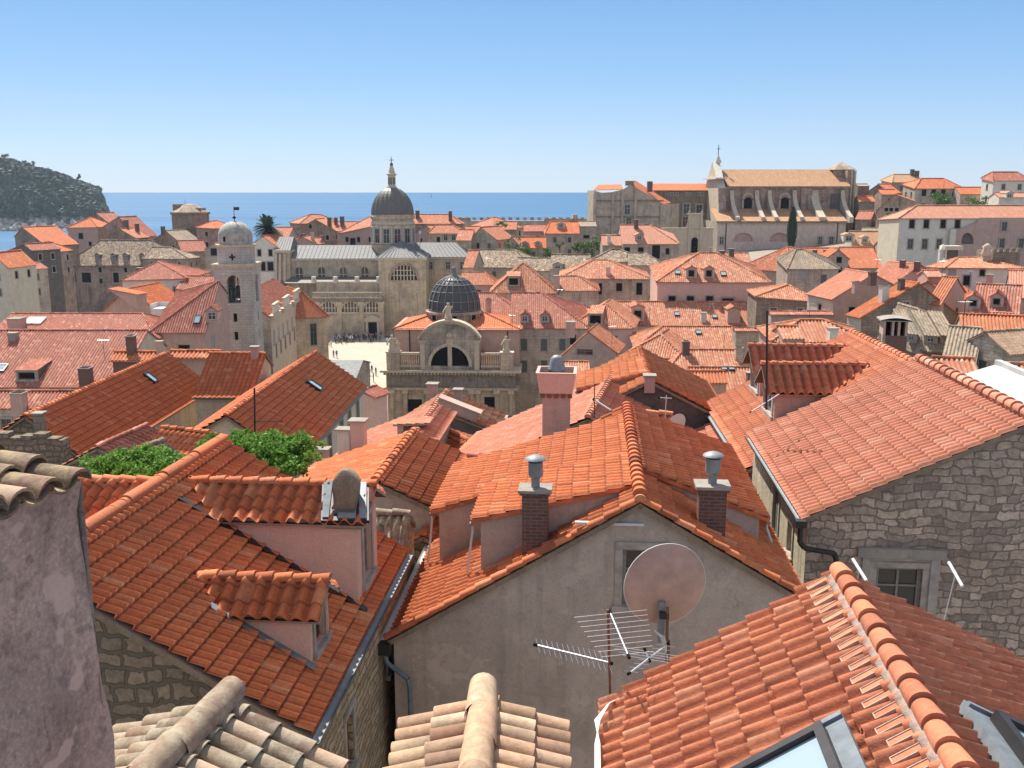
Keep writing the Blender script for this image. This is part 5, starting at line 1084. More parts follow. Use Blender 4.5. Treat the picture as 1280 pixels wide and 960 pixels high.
# right cluster
SG = house('big rubble gable with a bright salmon left slope and a small white window', (1148, 354), 112, 3., -12, R=('c', 1216, 406), L=('c', 1077, 396), roof='tile_amber', wall='st_dark', side_wall='pl_cream', lod=2, wins=[('A', 1133, 382, .9, 1., 'cross')], chims=[('L', 1104, 376, .9, .8, 1.7, 'pl_white', 'open'), ('L', 1126, 362, .6, .6, 1.2, 'pl_dark', 'open')])
house('narrow salmon roofs with chimneys running uphill left of the big rubble gable', (1092, 342), 120, (1060, 322), -10, L=('c', 1042, 373), R=('w', 4, 26), roof='tile_salmon', wall='pl_mauve', side_wall='pl_cream', lod=2, chims=[('L', 1070, 362, .8, .7, .9, 'pl_mauve', 'open'), ('L', 1090, 352, .8, .7, 1.1, 'brick', 'open')])
house('salmon roof row further uphill beyond the narrow salmon roofs', (1150, 330), 135, (1112, 318), -30, L=('w', 6, 26), R=('w', 4, 26), roof='tile_salmon', wall='pl_mauve', lod=2, chims=[('L', 1146, 336, .6, .6, .9, 'brick'), ('L', 1128, 334, .6, .6, .9, 'brick')])
house('pink box of a roof room among the salmon roofs uphill', (1154, 338), 128, (1172, 338), 91, R=('w', 1.6, 20), roof='tile_salmon', wall='pl_mauve', lod=2)
house('orange pair of roofs between the rubble gable and the white-walled house', (1160, 352), 126, (1188, 344), 50, R=('w', 4, 26), L=('w', 4, 26), roof='tile_orange', wall='pl_mauve', lod=2)
house('white-walled house with an orange hipped roof and pale ribs, below the convent', (1198, 322), 138, (1222, 325), 97, R=('c', 1183, 334), L=('w', 3, 26), hips=(.6, .8), roof='tile_mixed', wall='pl_white', lod=2, wins=[('R', 1190, 342, .8, 1.2, 'pale'), ('R', 1228, 341, .7, .9, 'dark')])
house('bright amber sunlit roof right of the big rubble gable', (1196, 347), 116, (1180, 340), -50, L=('w', 5.5, 26), R=('w', 4, 26), roof='tile_amber', wall='pl_mauve', lod=2)
house('broad striped red roof with two pink dormers on the right', (1222, 355), 112, (1275, 378), 118, R=('w', 7, 26), L=('w', 5, 24), roof='tile_pinkish', wall='pl_mauve', lod=2, dorms=[('R', 1216, 386, 1.4, 1.2, 'gable', dict(wall='pl_pink', wst='dark')), ('R', 1245, 384, 1.4, 1.2, 'gable', dict(wall='pl_pink', wst='dark'))])
house('wide plain salmon roof at the right edge above the striped red roof', (1262, 338), 122, (1300, 352), 115, R=('w', 6, 24), L=('w', 8, 24), roof='tile_salmon', wall='pl_mauve', lod=2, chims=[('L', 1236, 357, .8, .8, 1.4, 'pl_mauve')])
house('flat salmon roof below the striped red roof, with two thin skylights', (1265, 392), 96, (1240, 384), -60, R=('w', 5, 20), L=('w', 5, 20), roof='tile_salmon', wall='pl_mauve', lod=2)
house('salmon roof with a stone side wall at the right edge of the middle distance', (1290, 396), 88, 6., -70, R=('w', 4, 22), L=('w', 6, 24), roof='tile_amber', wall='st_grey', lod=2)
house('sandy striped roof over a stone wall, at the right edge above the white terrace', (1232, 415), 82, (1300, 392), 70, R=('w', 2.6, 28), roof='tile_cream', wall='st_grey', lod=2)
OG = house('old striped grey-brown tile roof with small attic windows below the rubble gable', (1149, 387), 92, 5., 0, R=('w', 6.4, 30), L=('w', 1.6, 62), roof='tile_old', wall='st_dark', hips=(.75, 0), lod=2, dorms=[('A', 1139, 428, 1., .8, 'shed', dict(wall='pl_grey', sd=24)), ('A', 1163, 430, 1.3, .8, 'shed', dict(wall='pl_grey', sd=24)), ('A', 1184, 430, 1.3, .8, 'shed', dict(wall='pl_grey', sd=24))])
house('old grey lean-to roof right of the small attic windows', (1188, 408), 86, (1225, 430), 120, R=('w', 4, 30), L=('w', 2, 24), roof='tile_old', wall='st_dark', lod=2)
house('low orange roof just beyond the ridge of the rubble stone house', (1168, 447), 60, (1215, 455), 100, R=('w', 2, 24), roof='tile_mixed', wall='pl_mauve', lod=2)
house('orange roof piece behind the white terrace wall', (1252, 455), 52, (1300, 460), 100, R=('w', 2, 24), roof='tile_mixed', wall='pl_white', lod=2)
# dark red chimney tower
def chim_tower():
    c = P(1114, 446, Y=50); zt = P(1114, 400, Y=50)[2]; root = thing('chimney_tower', 'square dark red chimney tower with slots under a pale curved cap', 'chimney', V(c[0], c[1], 16)); f = Fr(V(c[0], c[1], 0), rad(12)); m = MB(); hw = .6
    m.box(f, -hw, hw, -hw, hw, 16, zt-.75, 'brick')
    for x in (-hw, -.18, .12, hw-.12): m.box(f, x, x+.12, -hw, hw, zt-.748, zt, 'pl_mauve')
    m.box(f, -hw+.02, hw-.02, -.1, hw-.02, zt-.748, zt, 'black'); m.box(f, -hw-.012, -hw+.14, -hw-.012, -hw+.4, 16, zt-.76, 'concrete'); m.build('shaft', root)
    m = MB(); rows = [[f(x, y, zt+.03+.16*math.cos(x/.8*1.4)) for x in [-.78+1.56*k/10 for k in range(11)]] for y in (-.72, .72)]; m.grid(rows, 'concrete'); m.box(f, -.78, .78, -.72, .72, zt, zt+.04, 'concrete'); m.build('cap', root)
chim_tower()
# white flat roof terrace
def terrace():
    z = P(1205, 468, Y=30)[2]; a = P(1203, 468, z=z); b_ = P(1290, 520, z=z); c = P(1300, 470, z=z+.0); d = P(1243, 456, z=z)
    root = thing('roof_terrace', 'bright white flat roof with a low parapet at the right edge', 'terrace', V(*a[:2], z-6)); m = MB(); pts = [a, b_, c, d]
    m.poly(pts, 'white_roof')
    for p, q in zip(pts, pts[1:]+pts[:1]): m.poly([p, q, q-up*6, p-up*6], 'pl_white')
    m.build('deck', root); m = MB(); e = P(1243, 455, z=z); f = P(1320, 488, z=z); dr = (f-e)/np.linalg.norm(f-e); n = V(-dr[1], dr[0], 0)
    k = [e, f, f+n*.2, e+n*.2]; m.poly([p+up*.15 for p in k], 'white_roof')
    for p, q in zip(k, k[1:]+k[:1]): m.poly([p-up*.3, q-up*.3, q+up*.15, p+up*.15], 'white_roof')
    m.build('parapet', root)
terrace()
# ruined bell-gable and balcony room
def ruin():
    f = Fr(P(1232, 345, Y=136), 0); s = 136/1200; root = thing('stone_ruin', 'dark castle-like stone block with a pale carved gable, below the convent', 'ruin', f(0, 0, -8)); m = MB()
    m.box(f, .8, 4.6, 0, 5, -8, 3.4, 'st_dark')
    for k in range(5): m.box(f, .8+k*.85, 1.3+k*.85, 0, .5, 3.402, 3.9, 'st_dark')
    m.build('wall', root); m = MB(); m.box(f, -.7, .5, -.2, .5, -8, 2.8, 'st_pale'); m.lathe(f(-.1, .1, 2.8), [(.7, 0), (.85, .4), (.5, .9), (.7, 1.3), (.2, 1.7), (0, 1.8)], 'st_pale', 8); m.build('carved_gable', root)
    f = Fr(P(1187, 312, Y=150), 0); root = thing('roof_pavilion', 'small cream canopy over a white arched bell-cote, below the convent windows', 'pavilion', f(0, 0, -7)); m = MB()
    m.box(f, -1.2, 1.6, -1, 1, .0, .6, 'pl_cream'); m.build('canopy', root); m = MB(); m.box(f, -1.6, -1.35, -.3, .3, -7, -.0, 'pl_white'); m.box(f, -.75, -.5, -.3, .3, -7, -.0, 'pl_white'); m.box(f, -.45, 1.5, .3, .9, -7, -.002, 'pl_dark'); m.lathe(f(-1.05, 0, -.0), [(.55, 0), (.3, .7), (0, .8)], 'pl_white', 8); m.build('posts', root)
ruin()
# ---------------- middle, near centre
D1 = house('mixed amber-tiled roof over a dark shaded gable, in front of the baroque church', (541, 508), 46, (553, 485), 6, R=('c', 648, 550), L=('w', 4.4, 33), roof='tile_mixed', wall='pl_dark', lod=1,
      chims=[('L', 541, 497, .5, .5, .7, 'pl_mauve', 'slab'), ('R', 573, 500, .4, .4, .5, 'pl_grey', 'slab'), ('R', 641, 546, .6, .6, .9, 'brick', 'open')])
D1b = house('broad salmon roof falling left towards the garden, crowned by a row of pale chimneys', (508, 556), 34.5, (545, 506), 5, L=('c', 400, 596), R=('w', .6, 22), roof='tile_salmon', wall='pl_mauve', side_wall='pl_grey', lod=1,
      chims=[('L', 449, 566, .55, .5, 1.25, 'pl_pink', 'slab'), ('L', 432, 572, .5, .45, 1.1, 'pl_white', 'slab'), ('L', 404, 588, .45, .4, .8, 'pl_grey', 'slab')],
      dorms=[('L', 500, 543, .7, .45, 'shed', dict(wall='pl_dark', wst='dark', ww=.5, wh=.3, sd=3))])
m = MB(); q = D1.pl['R']; c = D1.at('R', 563, 522); f = Fr(c, rad(4)); f = lambda x, y, z: q['O']+q['u']*x+q['v']*y+q['n']*z; m.box(f, .0, .7, q['slen']*.5, q['slen']*.97, 0, .5, 'pl_mauve'); m.box(f, -.05, .75, q['slen']*.48, q['slen']*.98, .502, .56, 'pl_mauve'); m.build('dormer', D1.root)
house('dark shaded lower roof under the long wall, beside the salmon and amber roof', (548, 533), 42, (600, 556), 150, R=('w', 1.6, 25), L=('w', 2., 22), roof='tile_orange', wall='pl_dark', lod=1)
E1 = house('brown-red tiled roof with a toothed ridge in the centre, left of the pink chimney', (470, 600), 24.5, (516, 538), 5, R=('c', 539, 632), L=('w', 3., 20), roof='tile_red', wall='pl_grey', side_wall='pl_mauve', lod=0, w=.24, A=.03, step=.05, z0=None, chims=[])
house('lower salmon shed roof left of the toothed ridge', (474, 600), 25.5, (517, 541), 5, L=('w', 2.2, 27), R=('w', .4, 20), roof='tile_salmon', wall='pl_mauve', lod=1)
house('salmon roof sweeping down behind the tall pink chimney', (735, 522), 31, 8., 12, L=('w', 5.5, 26), R=('w', 3., 26), roof='tile_salmon', wall='pl_mauve', lod=1)
house('short striped tile strip between the brown-red roof and the orange ridge', (590, 572), 27, (640, 570), 92, R=('w', 1.2, 26), roof='tile_pinkish', wall='pl_mauve', lod=0)
house('orange-tiled scrap of roof in the shaded gap behind the far grey dormer', (530, 668), 24, 4, 10, R=('w', 1.6, 24), L=('w', 1.4, 24), roof='tile_orange', wall='rubble_moss', lod=0)
F1 = house('long amber roof with stepped slopes right of the pink chimney', (812, 474), 36, (803, 434), 4.8, R=('c', 910, 525), L=('c', 712, 522), roof='tile_amber', wall='pl_dark', lod=1, oh=.15, ov=.15)
wide_dormer(F1, -1, 1.2, 4.6, 722, 488, 'amber dormer 1', 'tile_amber')
m = MB(); f = Fr(F1.R0, rad(4.8)); m.box(f, -.2, .2, -.2, .25, -.5, .12, 'pl_mauve'); m.box(f, -.25, .25, -.25, .3, .122, .18, 'concrete'); m.build('chimney', F1.roof)
G1 = house('plain salmon roof in front of the shaded wall, under the small cream satellite dish', (925, 600), 28, (908, 521), 6, L=('w', 3.9, 27), R=('w', .3, 27), roof='tile_salmon', wall='pl_mauve', lod=1, caps=False)
house('small brick-red lean-to behind the orange ridge', (797, 517), 30, 1., 100, R=('w', 2., 24), L=('w', 1., 20), roof='tile_orange', wall='pl_dark', lod=1)
house('pink wall house lining the street left of the baroque church', (452, 488), 84, (466, 470), 25, R=('w', 1.2, 20), L=('w', 2, 20), roof='tile_pinkish', wall='pl_pink', lod=2)
house('low grey roofed row along the left of the square', (398, 450), 118, (453, 451), 90, R=('w', 6, 12), roof='lead', wall='st_grey', lod=3, caps=False)
pink_chimney(E1)
S_ = lambda Y: Y/FPX   # metres per photo pixel at forward distance Y (near the centre)
def zY(py, Y, px=640): return P(px, py, Y=Y)[2]
def xY(px, py, Y): return P(px, py, Y=Y)[0]
def arch_pts(cx, w, z0, zs, k=8):   # rectangle with a round top: springs at zs
    r = w/2; return [(cx-r, z0), (cx+r, z0)]+[(cx+r*math.cos(t), zs+r*math.sin(t)) for t in [math.pi*i/k for i in range(k+1)]]
def arch_band(m, f, cx, r0, r1, zs, y0, y1, mat, k=10, a0=0., a1=math.pi):
    ts = [a0+(a1-a0)*i/k for i in range(k+1)]
    p = lambda r, t, y: f(cx+r*math.cos(t), y, zs+r*math.sin(t))
    for a, b in zip(ts[:-1], ts[1:]):
        m.poly([p(r0, a, y0), p(r1, a, y0), p(r1, b, y0), p(r0, b, y0)], mat); m.poly([p(r1, a, y0), p(r1, a, y1), p(r1, b, y1), p(r1, b, y0)], mat)
        m.poly([p(r0, a, y0), p(r0, b, y0), p(r0, b, y1), p(r0, a, y1)], mat)
def statue(m, f, x, y, z, h, mat='pl_white'):
    w = h*.16; m.box(f, x-w*1.3, x+w*1.3, y-w*1.3, y+w*1.3, z, z+h*.14, mat)
    m.lathe(f(x, y, z+h*.14), [(w*1.25, 0), (w, h*.3), (w*1.15, h*.5), (w*1.2, h*.6), (w*.5, h*.68), (w*.45, h*.7), (w*.6, h*.76), (w*.55, h*.82), (0, h*.87)], mat, 8)
    m.cyl(f(x-w, y, z+h*.66), f(x-w*1.9, y-w, z+h*.42), w*.35, w*.3, mat, 5); m.cyl(f(x+w, y, z+h*.66), f(x+w*1.7, y-w, z+h*.8), w*.35, w*.25, mat, 5)
def baluster_row(m, f, x0, x1, y, z, h, mat, n):
    m.box(f, x0, x1, y-.18, y+.18, z, z+h*.16, mat); m.box(f, x0, x1, y-.2, y+.2, z+h*.84, z+h, mat)
    for i in range(n):
        x = x0+(x1-x0)*(i+.5)/n; m.lathe(f(x, y, z+h*.16), [(.07, 0), (.13, h*.2), (.06, h*.42), (.1, h*.68)], mat, 6)
# ------------------------------------------------ bell tower
def bell_tower():
    Y = 125.; s = 4.9; c = P(300, 400, Y=Y+2.4); f = Fr(V(c[0], c[1], 0), rad(-2.2)); h = s/2; root = thing('bell_tower', 'tall pale stone bell tower with an open arched belfry and a small ribbed dome', 'bell tower', V(c[0], c[1], zg(c[0], c[1])))
    z3 = zY(333, Y, 300); zsill = zY(379, Y, 300); zarch = zY(352, Y, 300); m = MB()
    for k, (u, n) in enumerate(((f.b, -f.a), (f.a, f.b), (-f.b, f.a), (-f.a, -f.b))):
        O = f(0, 0, 0)+n*h-u*h; zb = 2.
        poly = [(0, zb), (s, zb), (s, z3), (0, z3)]; holes = [arch_pts(h, 1.65, zsill, zarch)]
        for py in (397, 420): zz = zY(py, Y, 295); holes.append([(h-.25, zz-.55), (h+.25, zz-.55), (h+.25, zz+.55), (h-.25, zz+.55)])
        m.holed(O, u, n, poly, holes, 'st_tower', .75, back=None)
        for py in (397, 420): zz = zY(py, Y, 295); m.poly([O+u*(h+dx)-n*.5+V(0, 0, zz+dz) for dx, dz in ((-.25, -.55), (.25, -.55), (.25, .55), (-.25, .55))], 'black')
        arch_band(m, lambda x, y, z, O=O, u=u, n=n: O+u*x-n*y+V(0, 0, z), h, .825, 1.05, zarch, -.06, .0, 'st_pale')
    m.box(f, -h+.05, h-.05, -h+.05, h-.05, zsill-.35, zsill-.02, 'st_tower'); m.box(f, -h-.25, h+.25, -h-.25, h+.25, z3, z3+.3, 'st_pale'); m.box(f, -h-.1, h+.1, -h-.1, h+.1, z3-.25, z3-.002, 'st_pale')
    m.box(f, -h-.06, h+.06, -h-.06, h+.06, zsill-.3, zsill-.05, 'st_tower'); m.build('shaft', root)
    m = MB(); z1 = zY(310, Y, 300); m.lathe(f(0, 0, z3+.3), [(2.45, 0), (2.45, z1-z3-.3)], 'st_tower', 8, False, rad(22.5)+rad(2.2)); m.lathe(f(0, 0, z1), [(2.45, 0), (2.7, .1), (2.7, .35), (2.2, .4)], 'st_pale', 8, False, rad(24.7))
    p = f(0, -2.28, (z3+z1)/2); g = Fr(p, rad(-2.2)); m.box(g, -.1, .1, -.03, .02, -.42, .42, 'black'); m.box(g, -.4, .4, -.032, .018, -.1, .1, 'black'); m.build('drum', root)
    m = MB(); zt = zY(277, Y, 300)-z1-.4; r = 2.12; prof = [(r, 0), (r, .35*zt)]+[(r*math.cos(t), .35*zt+.65*zt*math.sin(t)) for t in [math.pi/2*i/8 for i in range(1, 9)]]
    n = 32; rows = [[f(0, 0, z1+.4)+V(math.cos(a)*q*(1.+.035*(k % 2)), math.sin(a)*q*(1.+.035*(k % 2)), z) for k, a in enumerate([2*math.pi*k/n for k in range(n)])] for q, z in prof]
    m.grid(rows, 'dome_stone', True, True); g = f(-.9, -1.9, z1+1.1); m.box(Fr(g, rad(-30)), -.18, .18, -.1, .3, -.3, .3, 'black'); m.build('dome', root)
    m = MB(); b = f(0, 0, z1+.35+zt); m.cyl(b, b+up*1.9, .05, .04, 'dark_metal', 5); m.lathe(b+up*.25, [(0, 0), (.28, .25), (0, .5)], 'dark_metal', 8); m.box(Fr(b, 0), 0., .7, -.02, .02, 1.45, 1.85, 'dark_metal'); m.build('weather_vane', root)
    m = MB(); m.lathe(f(0, 0, zsill+.5), [(.75, 0), (.7, .15), (.5, .5), (.42, 1.2), (.25, 1.5), (0, 1.6)], 'bronze', 16); m.cyl(f(0, 0, zsill+2), f(0, 0, zarch+.7), .06, .06, 'dark_metal', 6); m.cyl(f(-2, 0, zarch+.6), f(2, 0, zarch+.6), .1, .1, 'wood_brown', 6); m.build('bell', root)
    m = MB(); statue(m, f, -.75, -.9, zsill, 2.2, 'bronze'); statue(m, f, .8, -.9, zsill, 2.2, 'bronze'); m.build('bell_ringers', root)
bell_tower()
# ------------------------------------------------ baroque church
def baroque():
    Y = 130.; c = P(563, 470, Y=Y); f = Fr(V(c[0], c[1], 0), rad(2)); k = S_(Y); X = lambda px: (px-563)*k*1.0; Z = lambda py: zY(py, Y, 563)
    root = thing('church', 'baroque church with a curved gable, half-round window, statues and a grid-ribbed lead dome', 'church', V(c[0], c[1], 2)); m = MB()
    zc = Z(462); z1 = Z(487)
    m.box(f, X(482), X(645), 0, 15, 2, z1, 'st_church'); m.box(f, X(476), X(651), -.5, 15.3, z1, z1+.3, 'st_church'); m.box(f, X(481), X(646), -.12, 15.1, z1+.302, zc-.35, 'frieze')
    m.box(f, X(474), X(653), -.8, 15.5, zc-.35, zc-.05, 'st_pale'); m.box(f, X(478), X(649), -.5, 15.3, zc-.7, zc-.352, 'st_dark')
    for i in range(38): x = X(480)+(X(647)-X(480))*(i+.5)/38; m.box(f, x-.09, x+.09, -.75, -.5, zc-.62, zc-.36, 'st_church')
    for px in (488, 505, 533, 541, 590, 598, 622, 640): m.cyl(f(X(px), -.15, 2), f(X(px), -.15, z1), .34, .3, 'st_church', 10); m.box(f, X(px)-.42, X(px)+.42, -.58, .2, z1-.5, z1-.002, 'st_pale')
    m.box(f, X(508), X(526), -.03, .2, z1-4.2, z1-1.4, 'black'); m.box(f, X(606), X(620), -.03, .2, z1-3.6, z1-1., 'black')
    m.build('lower_facade', root)
    # centre bay with half-round window and segmental pediment
    m = MB(); Xl, Xr = X(524), X(601); zb = Z(459); zs = Z(424); ztop = Z(402); hw = (Xr-Xl)/2; cx = (Xl+Xr)/2
    rise = ztop-zs; Rr = (hw**2+rise**2)/(2*rise); ang = math.asin(hw/Rr); top = [(cx+Rr*math.sin(t), zs+rise-Rr+Rr*math.cos(t)) for t in [ang-2*ang*i/14 for i in range(15)]]
    poly = [(Xl, zc-.1), (Xr, zc-.1)]+top
    wr = (586-537)*k/2; wz = Z(458); sc = (Z(433)-wz)/wr
    hole = [(cx+wr*math.cos(t), wz+wr*sc*math.sin(t)) for t in [math.pi*i/14 for i in range(15)]]
    m.holed(f(0, 0, 0), f.b, -f.a, poly, [hole], 'st_front', .7, back='black')
    top2 = [(x, z) for x, z in top]
    for (a, b), (c2, d) in zip(top2[:-1], top2[1:]):
        m.poly([f(a, 0, b), f(c2, 0, d), f(c2, 3.2, d), f(a, 3.2, b)], 'st_front')
    for sg, xx in ((-1, Xl), (1, Xr)): m.poly([f(xx, 0, zc), f(xx, 3.2, zc), f(xx, 3.2, zs), f(xx, 0, zs)], 'st_front')
    # pediment cornice
    o = .45
    for i in range(14):
        (a, b), (c2, d) = top2[i], top2[i+1]
        for y0, y1, z0, z1_ in ((-.55, .9, 0, .28), (-.25, .6, -.28, 0.)):
            p = [f(a*1.0+(a-cx)*.04, y0, b+z0), f(c2+(c2-cx)*.04, y0, d+z0), f(c2+(c2-cx)*.04, y0, d+z1_), f(a+(a-cx)*.04, y0, b+z1_)]; q = [f(a+(a-cx)*.04, y1, b+z0), f(c2+(c2-cx)*.04, y1, d+z0), f(c2+(c2-cx)*.04, y1, d+z1_), f(a+(a-cx)*.04, y1, b+z1_)]
            m.poly(p, 'st_pale'); m.poly([p[3], p[2], q[2], q[3]], 'st_pale'); m.poly([p[0], q[0], q[1], p[1]], 'st_pale')
    for t0, t1, rr0, rr1 in ((0, math.pi, wr, wr+.42),): 
        for i in range(14):
            a, b = math.pi*i/14, math.pi*(i+1)/14; P4 = lambda r, t, y: f(cx+r*math.cos(t), y, wz+r*sc*math.sin(t))
            m.poly([P4(rr0, a, -.14), P4(rr1, a, -.14), P4(rr1, b, -.14), P4(rr0, b, -.14)], 'st_pale'); m.poly([P4(rr1, a, -.14), P4(rr1, a, .0), P4(rr1, b, .0), P4(rr1, b, -.14)], 'st_pale')
    m.box(f, cx-.28, cx+.28, -.05, .5, wz, wz+wr*sc, 'st_pale'); m.box(f, cx-.5, cx+.5, -.22, .0, wz+wr*sc+.2, wz+wr*sc+1.15, 'st_pale'); m.lathe(f(cx, -.2, wz+wr*sc+1.5), [(0, -.45), (.45, -.2), (.5, .1), (.25, .4), (0, .45)], 'st_pale', 8)
    for px in (528, 597): m.box(f, X(px)-.35, X(px)+.35, -.18, .0, zc, zs-.5, 'st_pale'); m.box(f, X(px)-.5, X(px)+.5, -.25, .0, zs-.5, zs-.1, 'st_pale')
    m.build('centre_bay', root)
    zf = zc-.05; hb = Z(441)-zf
    for (a, b), (a2, b2) in (((499, 524), (482, 499)), ((602, 627), (627, 643))):
        m = MB(); baluster_row(m, f, X(a), X(b), .2, zf+.35, hb-.35, 'st_pale', 9); m.box(f, X(a), X(b), -.1, .5, zf, zf+.35, 'st_dark')
        m.box(f, X(a2), X(b2), -.3, .9, zf, zf+hb, 'st_church'); m.box(f, X(a2)-.1, X(b2)+.1, -.4, 1., zf+hb, zf+hb+.15, 'st_pale'); m.build('balustrade', root)
    for nm, px, py, hh, z_ in (('statue', 489, 422, 2.3, zf+hb+.15), ('statue', 496, 430, 1.5, zf+hb+.15), ('statue', 634, 424, 2.2, zf+hb+.15), ('statue', 561, 383, 2.3, ztop+.28)):
        m = MB(); statue(m, f, X(px), .3, z_, hh, 'st_pale'); m.build('statue', root)
    # body, hipped roofs, drum and dome
    m = MB(); ze = Z(416)+.0; yb = 3.2; m.box(f, X(488), X(650), yb, 15, zc, ze+.2, 'pl_mauve'); m.box(f, X(507), X(508.5), yb-.1, yb, zc, ze, 'dark_metal'); m.box(f, X(634), X(635.5), yb-.1, yb, zc, ze, 'dark_metal'); m.build('wall', root)
    m = MB(); zr = ze+1.7
    def pl4(pts, lod=2):
        E0, E1 = pts[0], pts[1]; u = (E1-E0)/np.linalg.norm(E1-E0); t = pts[-1]-E0; v = t-u*(t@u); v /= np.linalg.norm(v); n = np.cross(u, v)
        m.tiles(E0, u, v, n if n[2] > 0 else -n, [((p-E0)@u, (p-E0)@v) for p in pts], 'tile_orange', w=.32, lod=2, A=.05)
        m.poly([p-up*.06 for p in pts], 'wood_brown')
    x0, x1 = X(485), X(653); y0, y1 = yb-.4, 15.4; xm0, xm1 = X(540), X(600); ym = 9.2
    pl4([f(x0, y0, ze), f(x1, y0, ze), f(xm1, ym, zr), f(xm0, ym, zr)]); pl4([f(x0, y1, ze), f(x0, y0, ze), f(xm0, ym, zr)]); pl4([f(x1, y0, ze), f(x1, y1, ze), f(xm1, ym, zr)]); pl4([f(x1, y1, ze), f(x0, y1, ze), f(xm0, ym, zr), f(xm1, ym, zr)])
    for xa, xb in ((X(499), X(524)), (X(602), X(626))): pl4([f(xa, .9, zc+.3), f(xb, .9, zc+.3), f(xb if xa < 0 else xa, yb, zc+2.4)])
    rf = m.build('roof', root)
    for a, b in (((x0, y0), (xm0, ym)), ((x1, y0), (xm1, ym))): m = MB(); m.caps(f(a[0], a[1], ze+.05), f(b[0], b[1], zr+.05), 'tile_orange', .15, .5, 4); m.build('ridge_tiles', rf)
    m = MB(); Yd = Y+9.; cd = P(568, 390, Y=Yd); zb = zY(410, Yd, 568); zd = zY(388, Yd, 568); R = 33*S_(Yd); ct = V(cd[0], cd[1], 0)
    m.lathe(ct, [(R, zb-1.5), (R, zd-.35), (R+.3, zd-.3), (R+.35, zd), (R-.1, zd+.1)], 'st_church', 32, False)
    for k_ in range(8):
        a = rad(-90+45*k_+2); p = ct+V(math.cos(a)*R, math.sin(a)*R, zY(398, Yd-R, 568)); n = V(math.cos(a), math.sin(a), 0); win_on(root, p, n, .9, 1.2, 'dark', False)
        a += rad(22.5); p = ct+V(math.cos(a)*R, math.sin(a)*R, 0); m.cyl(p+up*(zb-1), p+up*(zd-.3), .18, .16, 'st_pale', 6)
    m.build('drum', root)
    zt = zY(345, Yd, 568); hd = zt-zd-.1; m = MB(); nn = 20; prof = [(R*.97*math.cos(t)**.92, hd*math.sin(t)) for t in [math.pi/2*.94*i/7 for i in range(8)]]
    m.lathe(ct+up*(zd+.1), prof, 'dome_pane', 40, True); dm = m.build('dome', root); m = MB()
    m = MB()
    for k_ in range(nn):
        a = 2*math.pi*k_/nn
        pr = [(R*.985*math.cos(t)**.92, hd*math.sin(t)) for t in [math.pi/2*.94*i/14 for i in range(15)]]
        m.tube([ct+V(math.cos(a)*r, math.sin(a)*r, zd+.12+z) for r, z in pr], .085, 'lead', 4)
    for t in (0.02, .2, .4, .58, .74, .88): 
        th = math.pi/2*.94*t; r = R*.985*math.cos(th)**.92; z = hd*math.sin(th)
        m.tube([ct+V(math.cos(a)*r, math.sin(a)*r, zd+.12+z) for a in [2*math.pi*i/40 for i in range(41)]], .07, 'lead', 4)
    m.lathe(ct+up*(zd+.1+hd*.93), [(R*.3, -.1), (R*.16, .25), (R*.12, .5), (.35, .8), (.25, 1.), (.42, 1.3), (.3, 1.6), (0, 1.75)], 'lead', 16); m.build('ribs', dm)
baroque()
